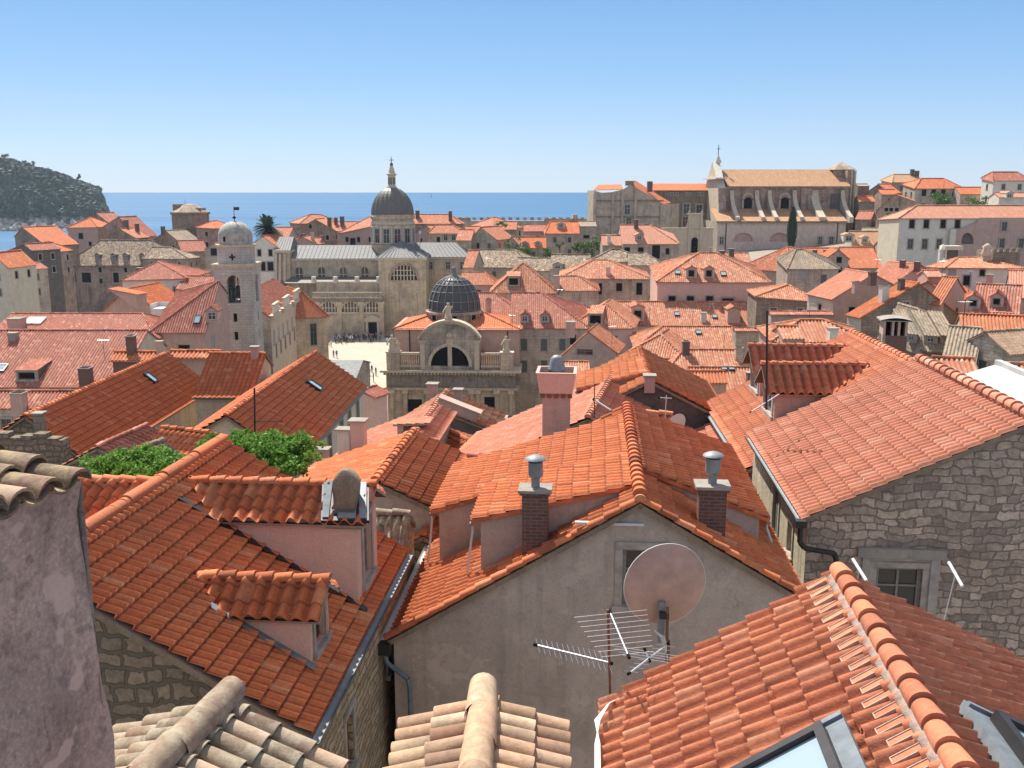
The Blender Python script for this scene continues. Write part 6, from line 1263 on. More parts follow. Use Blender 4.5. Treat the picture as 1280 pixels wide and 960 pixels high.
# ------------------------------------------------ cathedral
def cathedral():
    Yn, Yf, Yt = 238., 226., 229.; root = thing('cathedral', 'large stone cathedral with a ribbed dark lead dome, lantern and a half-round transept window', 'cathedral', V(-20, 240, 3)); f = Fr(V(0, 0, 0), 0)
    def bx(m, px0, px1, py0, py1, Y, d, mat):
        x0, x1 = xY(px0, py0, Y), xY(px1, py0, Y); m.box(f, x0, x1, Y, Y+d, zY(py1, Y), zY(py0, Y), mat)
    m = MB(); x0, x1 = xY(358, 330, Yn), xY(474, 330, Yn); ze = zY(323, Yn); g3 = 3.
    holes = [arch_pts(xY(px, 341, Yn)-x0, 1.7, zY(349, Yn), zY(338, Yn)) for px in (374, 402, 429, 456)]
    m.holed(V(x0, Yn, 0), V(1, 0, 0), V(0, -1, 0), [(0, g3), (x1-x0, g3), (x1-x0, ze), (0, ze)], holes, 'st_church', .3, back='pane')
    m.box(f, x0-.1, x1, Yn-.35, Yn, ze-.5, ze, 'st_pale')
    for h_ in holes:
        cx = (h_[0][0]+h_[1][0])/2+x0; m.box(f, cx-.1, cx+.1, Yn+.05, Yn+.12, h_[0][1], h_[0][1]+3, 'st_pale'); m.box(f, cx-.85, cx+.85, Yn+.06, Yn+.11, h_[0][1]+1.1, h_[0][1]+1.3, 'st_pale')
    m.poly([V(x0, Yn, g3), V(x0, Yn+12, g3), V(x0, Yn+12, ze), V(x0, Yn+6, ze+3), V(x0, Yn, ze)], 'st_church')
    # right arm of the nave
    xa, xb = xY(515, 330, Yn+1), xY(588, 330, Yn+1); zr = zY(321, Yn+1); m.box(f, xa, xb, Yn+1, Yn+13, g3, zr, 'st_church'); m.box(f, xa, xb+.2, Yn+.7, Yn+1, zr-.5, zr, 'st_pale')
    # portico at the left end
    bx(m, 344, 362, 316, 350, Yn-1, 11, 'st_church'); 
    for px in (345, 350, 356): m.cyl(P(px, 317, Y=Yn-1.3), P(px, 352, Y=Yn-1.3), .35, .38, 'st_pale', 8)
    bx(m, 342, 363, 313, 316, Yn-1.6, 12, 'st_pale')
    m.build('wall', root)
    for px in (538, 560, 578): win_on(root, P(px, 332, Y=Yn+1), V(0, -1, 0), 1.3, 2., 'cross', False)
    m = MB(); zg_ = zY(306.5, Yn+6)
    def lead_roof(pts, n):
        # standing seams: thin raised ribs running up the slope
        m.poly(pts, 'lead'); a, b, c, d = pts if len(pts) == 4 else (pts[0], pts[1], pts[2], pts[2]); nn = np.cross(b-a, d-a); nn /= np.linalg.norm(nn); nn = nn if nn[2] > 0 else -nn
        for i in range(n+1):
            t = i/n; p, q = a+(b-a)*t, d+(c-d)*t; s_ = (b-a)/np.linalg.norm(b-a)*.05
            m.poly([p-s_+nn*.1, p+s_+nn*.1, q+s_+nn*.1, q-s_+nn*.1], 'lead'); m.poly([p+s_, p+s_+nn*.1, q+s_+nn*.1, q+s_], 'lead'); m.poly([p-s_, p-s_+nn*.1, q-s_+nn*.1, q-s_], 'lead')
    lead_roof([V(x0-.2, Yn-.5, ze), V(x1+3, Yn-.5, ze), V(x1+3, Yn+6, zg_), V(x0-.2, Yn+6, zg_)], 26); lead_roof([V(x1+3, Yn+12.5, ze), V(x0-.2, Yn+12.5, ze), V(x0-.2, Yn+6, zg_), V(x1+3, Yn+6, zg_)], 12)
    lead_roof([V(xa-3, Yn+.4, zr), V(xb+.2, Yn+.4, zr), V(xb-4, Yn+7, zr+3.2), V(xa-3, Yn+7, zr+3.2)], 16); lead_roof([V(xb+.2, Yn+.4, zr), V(xb+.2, Yn+13.4, zr), V(xb-4, Yn+7, zr+3.2)], 8)
    xl, xr = xY(342, 316, Yn-1.6), xY(363, 316, Yn-1.6); zl = zY(313, Yn-1.6); lead_roof([V(xl, Yn-1.8, zl), V(xr, Yn-1.8, zl), V(xr-.4, Yn+4.5, zl+3.0), V(xl+.2, Yn+4.5, zl+3.0)], 6); m.poly([V(xr, Yn-1.8, zl), V(xr, Yn+10, zl), V(xr-.4, Yn+4.5, zl+3)], 'lead_dark')
    # transept roof
    tx0, tx1 = xY(470.5, 322, Yt-.4), xY(534, 322, Yt-.4); zt = zY(322, Yt); xm = xY(499, 308, Yt+6); zp = zt+3.4
    lead_roof([V(tx0, Yt-.4, zt), V(tx1, Yt-.4, zt), V(xm, Yt+6, zp)], 12); lead_roof([V(tx0, Yt+12, zt), V(tx0, Yt-.4, zt), V(xm, Yt+6, zp), V(xm, Yt+12, zp)], 10); lead_roof([V(tx1, Yt-.4, zt), V(tx1, Yt+12, zt), V(xm, Yt+12, zp), V(xm, Yt+6, zp)], 10)
    m.build('roof', root)
    # transept block
    m = MB(); a, b = xY(473, 330, Yt), xY(532, 330, Yt); zt = zY(322, Yt); k = S_(Yt); lz = zY(350.5, Yt); cx = xY(505, 350, Yt)-a; r = 16.5*k; sc = (zY(331.5, Yt)-lz)/r
    hole = [(cx+r*math.cos(t), lz+r*sc*math.sin(t)) for t in [math.pi*i/14 for i in range(15)]]
    m.holed(V(a, Yt, 0), V(1, 0, 0), V(0, -1, 0), [(0, 3), (b-a, 3), (b-a, zt), (0, zt)], [hole], 'st_church', .5, back='pane')
    m.poly([V(a, Yt, 3), V(a, Yt+14, 3), V(a, Yt+14, zt), V(a, Yt, zt)], 'st_pale'); m.poly([V(b, Yt, 3), V(b, Yt+14, 3), V(b, Yt+14, zt), V(b, Yt, zt)], 'st_church')
    m.box(f, a-.4, b+.4, Yt-.4, Yt, zt-.6, zt-.01, 'st_pale'); m.box(f, a-.35, a, Yt, Yt+12, zt-.6, zt-.01, 'st_pale')
    arch_band(m, lambda x, y, z: V(a+x, Yt+y, lz+(z-lz)*sc), cx, r, r+.6, lz, -.15, 0, 'st_brown', 14)
    for i in range(-3, 4): x = a+cx+i*r/4; hh = math.sqrt(max(0, 1-(i/4)**2))*r*sc; m.box(f, x-.12, x+.12, Yt+.1, Yt+.2, lz, lz+hh, 'st_pale')
    for t in (.33, .66): hw = math.sqrt(1-t*t)*r; m.box(f, a+cx-hw, a+cx+hw, Yt+.12, Yt+.18, lz+t*r*sc-.1, lz+t*r*sc+.1, 'st_pale')
    m.build('transept', root)
    # aisle facade
    m = MB(); a, b = xY(392, 380, Yf), xY(478, 380, Yf); zt = zY(373, Yf); lz = zY(390, Yf); holes = []
    for px in (411, 438.5, 465.5): cx = xY(px, 385, Yf)-a; r = 11.5*S_(Yf); sc = (zY(377.5, Yf)-lz)/r; holes.append([(cx+r*math.cos(t), lz+r*sc*math.sin(t)) for t in [math.pi*i/12 for i in range(13)]])
    dc = xY(466, 410, Yf)-a; zd = zY(403, Yf); holes.append([(dc-1., 3.1), (dc+1., 3.1), (dc+1., zd), (dc-1., zd)])
    m.holed(V(a, Yf, 0), V(1, 0, 0), V(0, -1, 0), [(0, 3), (b-a, 3), (b-a, zt), (0, zt)], holes[:3], 'st_church', .35, back='pane')
    for h_ in holes[:3]:
        cx = (h_[0][0]+h_[-1][0])/2; arch_band(m, lambda x, y, z: V(a+x, Yf+y, lz+(z-lz)*sc), cx, r, r+.45, lz, -.15, 0, 'st_pale', 12)
        for i in range(-2, 3): x = a+cx+i*r/3; hh = math.sqrt(1-(i/3)**2)*r*sc; m.box(f, x-.13, x+.13, Yf+.05, Yf+.15, lz, lz+hh, 'st_pale')
        m.box(f, a+cx-r*.85, a+cx+r*.85, Yf+.06, Yf+.13, lz+r*.4, lz+r*.4+.18, 'st_pale'); m.box(f, a+cx-r-.4, a+cx+r+.4, Yf-.3, Yf, lz-.35, lz, 'st_pale')
    for px in (397, 424.5, 452, 477): x = xY(px, 390, Yf); m.box(f, x-.55, x+.55, Yf-.35, Yf, 3, zt-.8, 'st_church'); m.box(f, x-.75, x+.75, Yf-.5, Yf, zt-1.4, zt-.8, 'st_pale')
    m.box(f, a-.3, b+.1, Yf-.6, Yf, zt-.8, zt, 'st_dark'); baluster_row(m, f, a-.2, b, Yf-.2, zt, zY(365, Yf)-zt, 'st_church', 44)
    m.box(f, a, b, Yf+4, Yf+4.4, zt-2, zY(353, Yf+4), 'st_church'); m.box(f, a-.3, b, Yf+3.8, Yf+4.6, zY(353, Yf+4), zY(353, Yf+4)+.3, 'pl_white')
    m.poly([V(a, Yf+.1, zt), V(b, Yf+.1, zt), V(b, Yf+4, zt+.2), V(a, Yf+4, zt+.2)], 'lead'); m.poly([V(a, Yf, 3), V(a, Yf+14, 3), V(a, Yf+14, zt), V(a, Yf, zt)], 'st_church')
    zq = zY(346, Yn); m.poly([V(xY(364, 350, Yn), Yf+4.5, zY(354, Yf+4)), V(b, Yf+4.5, zY(354, Yf+4)), V(b, Yn-.02, zq), V(xY(364, 350, Yn), Yn-.02, zq)], 'lead_dark')
    for px in (392, 419, 446, 473):
        x = xY(px, 355, Yf+4); m.box(f, x-.45, x+.45, Yf+3.7, Yf+5, zY(354, Yf+4), zY(346, Yf+4), 'pl_white'); m.lathe(V(x+.3, Yf+3.9, zY(346, Yf+4)-1.2), [(.3, 0), (.5, .4), (.2, 1.1), (.0, 1.3)], 'st_pale', 6)
    m.build('aisle', root)
    m = MB(); x = a+dc; m.box(f, x-1.05, x+1.05, Yf-.12, Yf-.08, 3, zd, 'black'); m.box(f, x-1.6, x-1.05, Yf-.4, Yf, 3, zd+.2, 'st_pale'); m.box(f, x+1.05, x+1.6, Yf-.4, Yf, 3, zd+.2, 'st_pale'); m.box(f, x-1.9, x+1.9, Yf-.5, Yf, zd+.2, zd+.8, 'st_pale')
    m.poly([V(x-2, Yf-.5, zd+.8), V(x+2, Yf-.5, zd+.8), V(x, Yf-.5, zd+1.9)], 'st_pale'); m.poly([V(x-2, Yf-.5, zd+.8), V(x, Yf-.5, zd+1.9), V(x, Yf, zd+1.9), V(x-2, Yf, zd+.8)], 'st_pale'); m.poly([V(x+2, Yf-.5, zd+.8), V(x, Yf-.5, zd+1.9), V(x, Yf, zd+1.9), V(x+2, Yf, zd+.8)], 'st_pale'); m.build('door', root)
    # drum and dome
    Yd = 244.; c = P(491, 280, Y=Yd); ct = V(c[0], c[1], 0); k = S_(Yd); R = 25.5*k; zb = zY(320, Yd); zc = zY(268, Yd); m = MB()
    m.lathe(ct, [(R, zb), (R, zc-1.2), (R+.35, zc-1.), (R+.45, zc-.4), (R+.1, zc-.3), (R+.1, zc)], 'st_church', 32, False)
    m.lathe(ct, [(R+.3, zY(309, Yd)), (R+.3, zY(305, Yd)), (R, zY(304, Yd))], 'st_church', 32, False); m.lathe(ct, [(R, zY(281, Yd)), (R+.3, zY(280, Yd)), (R+.3, zY(277, Yd)), (R, zY(276.5, Yd))], 'st_pale', 32, False)
    for i in range(12):
        a_ = rad(-90-15+30*i+4); n = V(math.cos(a_), math.sin(a_), 0); p = ct+n*R; zz = zY(294, Yd); w = win_on(root, V(p[0], p[1], zz), n, 1.7, 3.6, 'cross', False)
        a_ += rad(15); n = V(math.cos(a_), math.sin(a_), 0); q = ct+n*(R+.12); m.cyl(V(q[0], q[1], zY(304, Yd)), V(q[0], q[1], zY(281, Yd)), .35, .32, 'st_pale', 6)
        a_ -= rad(15); g = Fr(ct+V(math.cos(a_), math.sin(a_), 0)*R, math.atan2(-math.cos(a_), -math.sin(a_))); z5 = zY(284, Yd)
        m.poly([g(-1.3, -.3, z5), g(1.3, -.3, z5), g(0, -.3, z5+.8)], 'st_pale'); m.poly([g(-1.3, -.3, z5), g(0, -.3, z5+.8), g(0, .2, z5+.8), g(-1.3, .2, z5)], 'st_pale'); m.poly([g(1.3, -.3, z5), g(0, -.3, z5+.8), g(0, .2, z5+.8), g(1.3, .2, z5)], 'st_pale')
    m.build('drum', root)
    m = MB(); hd = zY(234.5, Yd)-zc; nk = 72; prof = [(R*1.0*math.cos(t), hd*1.02*math.sin(t)) for t in [math.pi/2*.92*i/10 for i in range(11)]]
    rows = [[ct+V(math.cos(a_)*q*(1+(.035 if k_ % 3 == 0 else 0)), math.sin(a_)*q*(1+(.035 if k_ % 3 == 0 else 0)), zc+z) for k_, a_ in enumerate([2*math.pi*k_/nk for k_ in range(nk)])] for q, z in prof]
    m.grid(rows, 'lead_dark', False, True); m.poly(rows[-1], 'lead_dark'); m.build('dome', root)
    m = MB(); zl = zc+hd*1.0; r = 4.6*k; zt = zY(218, Yd); m.lathe(ct, [(r*1.4, zl-.3), (r*1.3, zl+.3), (r, zl+.4), (r, zt-.3), (r*1.3, zt-.2), (r*1.35, zt+.1), (r*.9, zt+.5), (r*.5, zt+1.8), (.25, zY(207, Yd))], 'st_pale', 8, False)
    for i in range(8): a_ = 2*math.pi*i/8; g = Fr(ct+V(math.cos(a_), math.sin(a_), 0)*r*.93, math.atan2(-math.cos(a_), -math.sin(a_))); m.box(g, -.22, .22, -.04, .1, zl+.8, zt-.8, 'black')
    z0 = zY(207, Yd); m.lathe(V(ct[0], ct[1], z0), [(.12, -.5), (.4, .1), (.4, .4), (.1, .8)], 'lead_dark', 8); m.cyl(V(ct[0], ct[1], z0), V(ct[0], ct[1], zY(196, Yd)), .12, .08, 'dark_metal', 5); zx = zY(200, Yd); m.cyl(V(ct[0]-.6, ct[1], zx), V(ct[0]+.6, ct[1], zx), .09, .09, 'dark_metal', 5); m.build('lantern', root)
    m = MB(); p = P(525, 317, Y=Yt+6); m.cyl(p, P(525, 282, Y=Yt+6), .09, .06, 'metal', 5); q = P(525, 292, Y=Yt+6); m.box(Fr(q, 0), -.3, .3, -.1, .1, 0, .6, 'metal'); m.build('mast', root)
cathedral()
# ------------------------------------------------ big baroque church on the hill
def hill_church():
    Y = 262.; root = thing('hill_church', 'massive stone church on the hill with concave buttresses and a sand-tiled roof', 'church', V(60, Y, 15)); f = Fr(V(0, 0, 0), 0); m = MB()
    X = lambda px, py=260, Y_=Y: xY(px, py, Y_); Z = lambda py, Y_=Y: zY(py, Y_, 980)
    zb = 8; x0, x1 = X(903), X(1060); ze = Z(232); yo = 9.   # upper wall stands back
    Yu = Y+yo; xu0, xu1 = X(903, 250, Yu), X(1060, 250, Yu); zeu = Z(233, Yu)
    holes = [arch_pts(X(px, 255, Yu)-xu0, 2.4, Z(268, Yu), Z(252, Yu)) for px in (935, 981)]
    m.holed(V(xu0, Yu, 0), V(1, 0, 0), V(0, -1, 0), [(0, zb), (xu1-xu0, zb), (xu1-xu0, zeu), (0, zeu)], holes, 'st_brown', .6, back='black')
    for h_ in holes:
        cx = (h_[0][0]+h_[1][0])/2; arch_band(m, lambda x, y, z: V(xu0+x, Yu+y, z), cx, 1.2, 1.6, h_[4][1]-0, -.12, 0, 'st_pale', 8); m.box(f, xu0+cx-1.6, xu0+cx-1.2, Yu-.12, Yu, h_[0][1], h_[4][1]-.5, 'st_pale'); m.box(f, xu0+cx+1.2, xu0+cx+1.6, Yu-.12, Yu, h_[0][1], h_[4][1]-.5, 'st_pale')
    m.box(f, xu0, xu1, Yu-.6, Yu, zeu-.6, zeu, 'st_brown'); m.poly([V(xu1, Yu, zb), V(xu1, Yu+16, zb), V(xu1, Yu+16, zeu), V(xu1, Yu, zeu)], 'st_brown')
    g = Fr(P(1018, 246, Y=Yu), 0); m.box(f, X(1038, 250, Yu), X(1050, 250, Yu), Yu-.3, Yu-.28, Z(262, Yu), Z(242, Yu), 'pl_dark'); m.box(f, X(1000, 250, Yu), X(1014, 250, Yu), Yu-.9, Yu, Z(266, Yu), Z(235, Yu), 'st_brown')
    m.build('upper_wall', root)
    # lower wall with blind arches
    m = MB(); zl = Z(277); a, b = X(896, 300), X(1056, 300); holes = []
    for px in (929, 974): cx = X(px, 302)-a; holes.append([(cx+2.7*math.cos(t), Z(302)+2.4*math.sin(t)) for t in [math.pi*i/12 for i in range(13)]])
    m.holed(V(a, Y, 0), V(1, 0, 0), V(0, -1, 0), [(0, zb), (b-a, zb), (b-a, zl), (0, zl)], holes, 'st_wash', .5, back='pl_mauve')
    m.box(f, a-.2, b+.2, Y-.5, Y, zl-.4, zl, 'st_dark'); m.poly([V(a, Y, zb), V(a, Y+18, zb), V(a, Y+18, zl), V(a, Y, zl)], 'st_grey'); m.poly([V(b, Y, zb), V(b, Y+18, zb), V(b, Y+18, zl), V(b, Y, zl)], 'st_grey')
    for px in (907, 1046): m.box(f, X(px, 300)-.12, X(px, 300)+.12, Y-.1, Y, zb, zl-.4, 'dark_metal')
    m.build('lower_wall', root)
    for px in (902, 1025, 1039): win_on(root, P(px, 301, Y=Y), V(0, -1, 0), 1.2, 2.2, 'cross', False)
    m = MB(); s = zeu; zrr = Z(212, Yu+8)
    def pt(pts, mat='tile_sand'):
        E0, E1 = pts[0], pts[1]; u = (E1-E0)/np.linalg.norm(E1-E0); t = pts[-1]-E0; v = t-u*(t@u); v /= np.linalg.norm(v); n = np.cross(u, v); m.tiles(E0, u, v, n if n[2] > 0 else -n, [((p-E0)@u, (p-E0)@v) for p in pts], mat, w=.35, lod=2)
        m.poly([p-up*.1 for p in pts], 'wood_brown')
    pt([V(xu0+1, Yu-.9, zeu), V(xu1+.2, Yu-.9, zeu), V(xu1+.2, Yu+8, zrr), V(xu0+1, Yu+8, zrr)]); pt([V(xu1+.2, Yu+17, zeu), V(xu0+1, Yu+17, zeu), V(xu0+1, Yu+8, zrr), V(xu1+.2, Yu+8, zrr)])
    za = Z(267, Yu); m_low = zl+.1
    pt([V(a-.3, Y-.4, m_low), V(b+.3, Y-.4, m_low), V(b+.3, Yu, zl+3.3), V(a-.3, Yu, zl+3.3)])
    m.build('roof', root)
    # concave buttresses
    for px in (914, 945, 961, 992, 1017, 1052):
        m = MB(); xc = X(px, 255, Yu); w = .55 if px != 1017 else 1.; pr = []
        for i in range(11):
            t = i/10; pr.append((Yu-.02-(1-t)**2.2*8.2-.5, zl+1.2+(zeu-1-zl-1.2)*t))
        F_ = [[V(xc-w, y, z), V(xc+w, y, z)] for y, z in pr]; m.grid(F_, 'st_pale', False)
        for sx in (-1, 1): m.grid([[V(xc+sx*w, y, z), V(xc+sx*w, Yu, z)] for y, z in pr], 'st_grey', False)
        m.box(f, xc-w, xc+w, pr[0][0], Yu, zl-.3, zl+1.2, 'st_pale'); m.build('buttress', root)
    # front gable wall seen edge-on, cross, tower
    m = MB(); xf = X(896, 250, Yu); th = 2.; prof = [(Yu-3, zb), (Yu+19, zb), (Yu+19, Z(262, Yu)), (Yu+17, Z(235, Yu)), (Yu+14, Z(222, Yu)), (Yu+8, Z(202, Yu+8)), (Yu+2, Z(222, Yu)), (Yu-1, Z(235, Yu)), (Yu-3, Z(262, Yu))]
    A_ = [V(xf, y, z) for y, z in prof]; B_ = [p+V(th, 0, 0) for p in A_]; m.poly(A_, 'st_pale'); m.poly(B_, 'st_brown')
    for i in range(len(prof)): j = (i+1) % len(prof); m.poly([A_[i], A_[j], B_[j], B_[i]], 'pl_white' if 2 <= i <= 6 else 'st_brown')
    m.box(f, xf-.8, xf+th+.3, Yu-1.5, Yu+17.5, Z(222, Yu)-.4, Z(222, Yu), 'pl_white'); m.build('front_gable', root)
    m = MB(); p = V(xf+1.6, Yu+8, Z(202, Yu+8)); m.lathe(p, [(.9, -.4), (.9, .3), (.4, .8), (.5, 1.2), (.1, 1.6)], 'pl_white', 8); m.cyl(p+up*1.2, p+up*4.6, .11, .09, 'dark_metal', 5); m.cyl(p+up*3.5-V(0, .8, 0), p+up*3.5+V(0, .8, 0), .1, .1, 'dark_metal', 5); m.cyl(p+up*3.5-V(.5, 0, 0), p+up*3.5+V(.5, 0, 0), .1, .1, 'dark_metal', 5); m.build('cross', root)
    m = MB(); ta, tb = X(1058, 240, Yu+1), X(1069, 240, Yu+1); zt = Z(213, Yu+1); m.box(f, ta, tb, Yu+1, Yu+6, zb, zt, 'st_brown'); m.box(f, X(1043, 214, Yu+5), tb+.4, Yu+4, Yu+12, Z(232, Yu), Z(212, Yu+5), 'st_brown')
    xa, xb = X(1042, 212, Yu+4), X(1070, 212, Yu+4); z_ = Z(212, Yu+4); ap = V((xa+xb)/2+.3, Yu+8, z_+2.3); c4 = [V(xa, Yu+3.5, z_), V(xb, Yu+3.5, z_), V(xb, Yu+12.5, z_), V(xa, Yu+12.5, z_)]
    for i in range(4): m.poly([c4[i], c4[(i+1) % 4], ap], 'tile_old')
    for i, (q0, q1) in enumerate(((1062.5, 1064), (1066.5, 1068))): m.box(f, X(q0, 240, Yu+1), X(q1, 240, Yu+1), Yu+.6, Yu+1, zb, zt, 'st_pale')
    m.build('corner_tower', root)
hill_church()
# ------------------------------------------------ big school building left of it
def school():
    Y = 262.; root = thing('school', 'huge weathered stone school with a lopsided gable and orange roofs, left of the hill church', 'school', V(35, Y, 12)); X = lambda px, Y_=Y: xY(px, 260, Y_); Z = lambda py, Y_=Y: zY(py, Y_, 800); f = Fr(V(0, 0, 0), 0)
    m = MB(); x0 = X(742); q = lambda px, py: (X(px)-x0, Z(py)); poly = [(0, 8), (X(829)-x0, 8), q(829, 255), q(820, 249), q(787, 230.5), q(779, 236.5), q(765, 240), q(752, 241), q(742, 238)]
    hs = []
    for px, py in ((784, 262), (786, 278), (760, 262), (808, 262)): c = q(px, py); hs.append([(c[0]-.8, c[1]-1.4), (c[0]+.8, c[1]-1.4), (c[0]+.8, c[1]+1.4), (c[0]-.8, c[1]+1.4)])
    m.holed(V(x0, Y, 0), V(1, 0, 0), V(0, -1, 0), poly, hs[:2], 'st_grey', .4, back='black')
    for px in (743, 766, 778, 794, 827): m.box(f, X(px)-.35, X(px)+.35, Y-.4, Y, 8, Z(242 if px < 780 else 236 if px < 800 else 256), 'st_grey')
    for py in (251, 271): m.box(f, x0, X(829), Y-.3, Y-.002, Z(py)-.2, Z(py)+.2, 'st_dark')
    m.poly([V(x0, Y, 8), V(x0, Y+22, 8), V(x0, Y+22, Z(238)), V(x0, Y, Z(238))], 'st_grey')
    xr = X(829); xs = X(852, Y+6); m.poly([V(xr, Y, 8), V(xs, Y+10, 8), V(xs, Y+10, Z(255)), V(xr, Y, Z(255))], 'st_grey')
    m.build('wall', root)
    for px, py in ((784, 262), (786, 278)): win_on(root, P(px, py, Y=Y), V(0, -1, 0), 1.6, 2.8, 'cross', False)
    m = MB()
    def pt(pts, mat='tile_orange'):
        E0, E1 = pts[0], pts[1]; u = (E1-E0)/np.linalg.norm(E1-E0); t = pts[-1]-E0; v = t-u*(t@u); v /= np.linalg.norm(v); n = np.cross(u, v); m.tiles(E0, u, v, n if n[2] > 0 else -n, [((p-E0)@u, (p-E0)@v) for p in pts], mat, w=.35, lod=2)
        m.poly([p-up*.1 for p in pts], 'wood_brown')
    pt([P(742, 237.5, Y=Y+1), P(779, 236.5, Y=Y+1), P(777, 231, Y=Y+9), P(748, 231, Y=Y+9)])
    pk = P(787, 229.5, Y=Y); ev = P(829, 255.5, Y=Y); bk = pk+V(2.5, 14, 0); e2 = ev+V(4.4, 14, .3); pt([ev, e2, bk, pk])
    m.build('roof', root)
    m = MB(); m.box(f, X(784)-.5, X(790)+.4, Y+.2, Y+2, Z(232), Z(226), 'st_dark'); m.build('chimney', root); m = MB(); m.box(f, X(811), X(817), Y+3, Y+5, Z(240), Z(226.5), 'brick'); m.build('chimney', root)
    # long rear wing
    Yr = Y+22; m = MB(); xa, xb = X(820, Yr), X(899, Yr); ze = zY(238, Yr, 860); m.box(f, xa, xb, Yr, Yr+10, 8, ze, 'st_dark'); m.build('rear_wing', root); m = MB(); pt([V(xa-2, Yr-.5, ze), V(xb, Yr-.5, ze), V(xb, Yr+6, ze+2.), V(xa-2, Yr+6, ze+2.)]); m.build('rear_roof', root)
    for px, py in ((858, 261), (874, 262), (857, 277)): win_on(root, P(px, py, Y=Yr), V(0, -1, 0), 1.9, 3., 'cross', False)
    for px in (840, 846, 858, 862, 874, 878): win_on(root, P(px, 242.5, Y=Yr), V(0, -1, 0), .7, 1., 'cross', False)
    # stair gate wall
    Yg = 246.; root = thing('gate_wall', 'pale stone wall with a tall arched doorway and scrolled top, at the foot of the hill church', 'wall', V(45, Yg, 12)); m = MB(); xa, xb = X(828, Yg), X(893, Yg); zt = zY(286, Yg, 860); a = xY(868.5, 300, Yg)-xa; zr = zY(268, Yg, 860)
    poly = [(0, 8), (xb-xa, 8), (xb-xa, zt), (a+2.3, zt), (a+2.1, zt+.8), (a+1.7, zr), (a-1.7, zr), (a-2.1, zt+.8), (a-2.3, zt), (0, zt)]
    m.holed(V(xa, Yg, 0), V(1, 0, 0), V(0, -1, 0), poly, [arch_pts(a, 1.75, zY(316, Yg, 860), zY(301, Yg, 860))], 'st_pale', .8, back='black')
    m.poly([V(xa+p[0], Yg+.8, p[1]) for p in poly], 'st_pale'); m.box(f, xa, xb, Yg-.2, Yg+1, zt, zt+.25, 'st_pale'); m.box(f, xa+a-2., xa+a+2., Yg-.35, Yg+.8, zt+.252, zt+.6, 'st_pale'); m.box(f, xa+a-1.9, xa+a+1.9, Yg-.3, Yg+.9, zr, zr+.3, 'st_pale')
    for sx in (-1.5, 1.5): m.box(f, xa+a+sx-.25, xa+a+sx+.25, Yg-.3, Yg, 8, zr, 'st_pale')
    for sx in (-1.6, 1.6): m.lathe(V(xa+a+sx, Yg, zr+.3), [(.2, 0), (.3, .3), (.1, .7), (0, .9)], 'st_pale', 6)
    m.build('masonry', root)
school()
# ------------------------------------------------ ground, sea, island
def ground():
    m = MB(); xs = np.concatenate([np.arange(-170, 260, 7.)]); ys = np.arange(-25, 345, 7.)
    rows = []
    for y in ys:
        r = []
        for x in xs:
            e = min(1, (343-y)/8, (x+170)/8, (255-x)/8)
            z = zg(x, y) if e >= 1 else zg(x, y)*max(0, e)-4*(1-max(0, e)); r.append(V(x, y, z))
        rows.append(r)
    m.grid(rows, 'paving', True); tagm(m.build('ground'), None, None, kind='structure')
t = NT('paving'); uv = t.uv(); ob = t.obj(); br = t.n('ShaderNodeTexBrick'); t.l(uv, br.inputs['Vector']); br.inputs['Scale'].default_value = 1
for k, v in (('Color1', (.30, .26, .2)), ('Color2', (.25, .215, .165)), ('Mortar', (.17, .145, .11))): br.inputs[k].default_value = (*v, 1)
br.inputs['Brick Width'].default_value = .8; br.inputs['Row Height'].default_value = .5; br.inputs['Mortar Size'].default_value = .012
col = t.mix(.5, br.outputs['Color'], t.ramp(t.noise(ob, .6, 6, .7), [(.25, .6), (.75, 1.2)]), 'MULTIPLY'); M['paving'] = t.fin(col, .7, .3)
ground()
ashlar('square_stone', (.48, .42, .33), (.44, .385, .305), (.45, .40, .32), 1.1, .6, .12, .012)
m = MB(); m.poly([V(-62, 138, 3.03), V(3, 138, 3.03), V(3, 226, 3.03), V(-62, 226, 3.03)], 'square_stone'); tagm(m.build('square_pavement'), None, None, kind='structure')
t = NT('sea'); ob = t.obj(); vec = t.mapping(ob, (.02, .09, .05))
n1 = t.noise(t.mapping(ob, (.012, .05, .02)), 1., 8, .6); n2 = t.noise(t.mapping(ob, (.0008, .006, .01)), 1., 5, .6)
col = t.mix(t.ramp(n2, [(.35, 0.), (.65, 1.)]), (.015, .09, .20), (.03, .135, .26)); t.bump(n1, .35, 1.2); M['sea'] = t.fin(col, .5, .08)
m = MB()
ys = [-200, 200, 600, 1500, 5000, 15000, 70000]
m.grid([[V(x, y, -.2) for x in (-70000, -10000, -2000, 0, 2000, 10000, 70000)] for y in ys], 'sea', False); tagm(m.build('sea'), None, None, kind='structure')
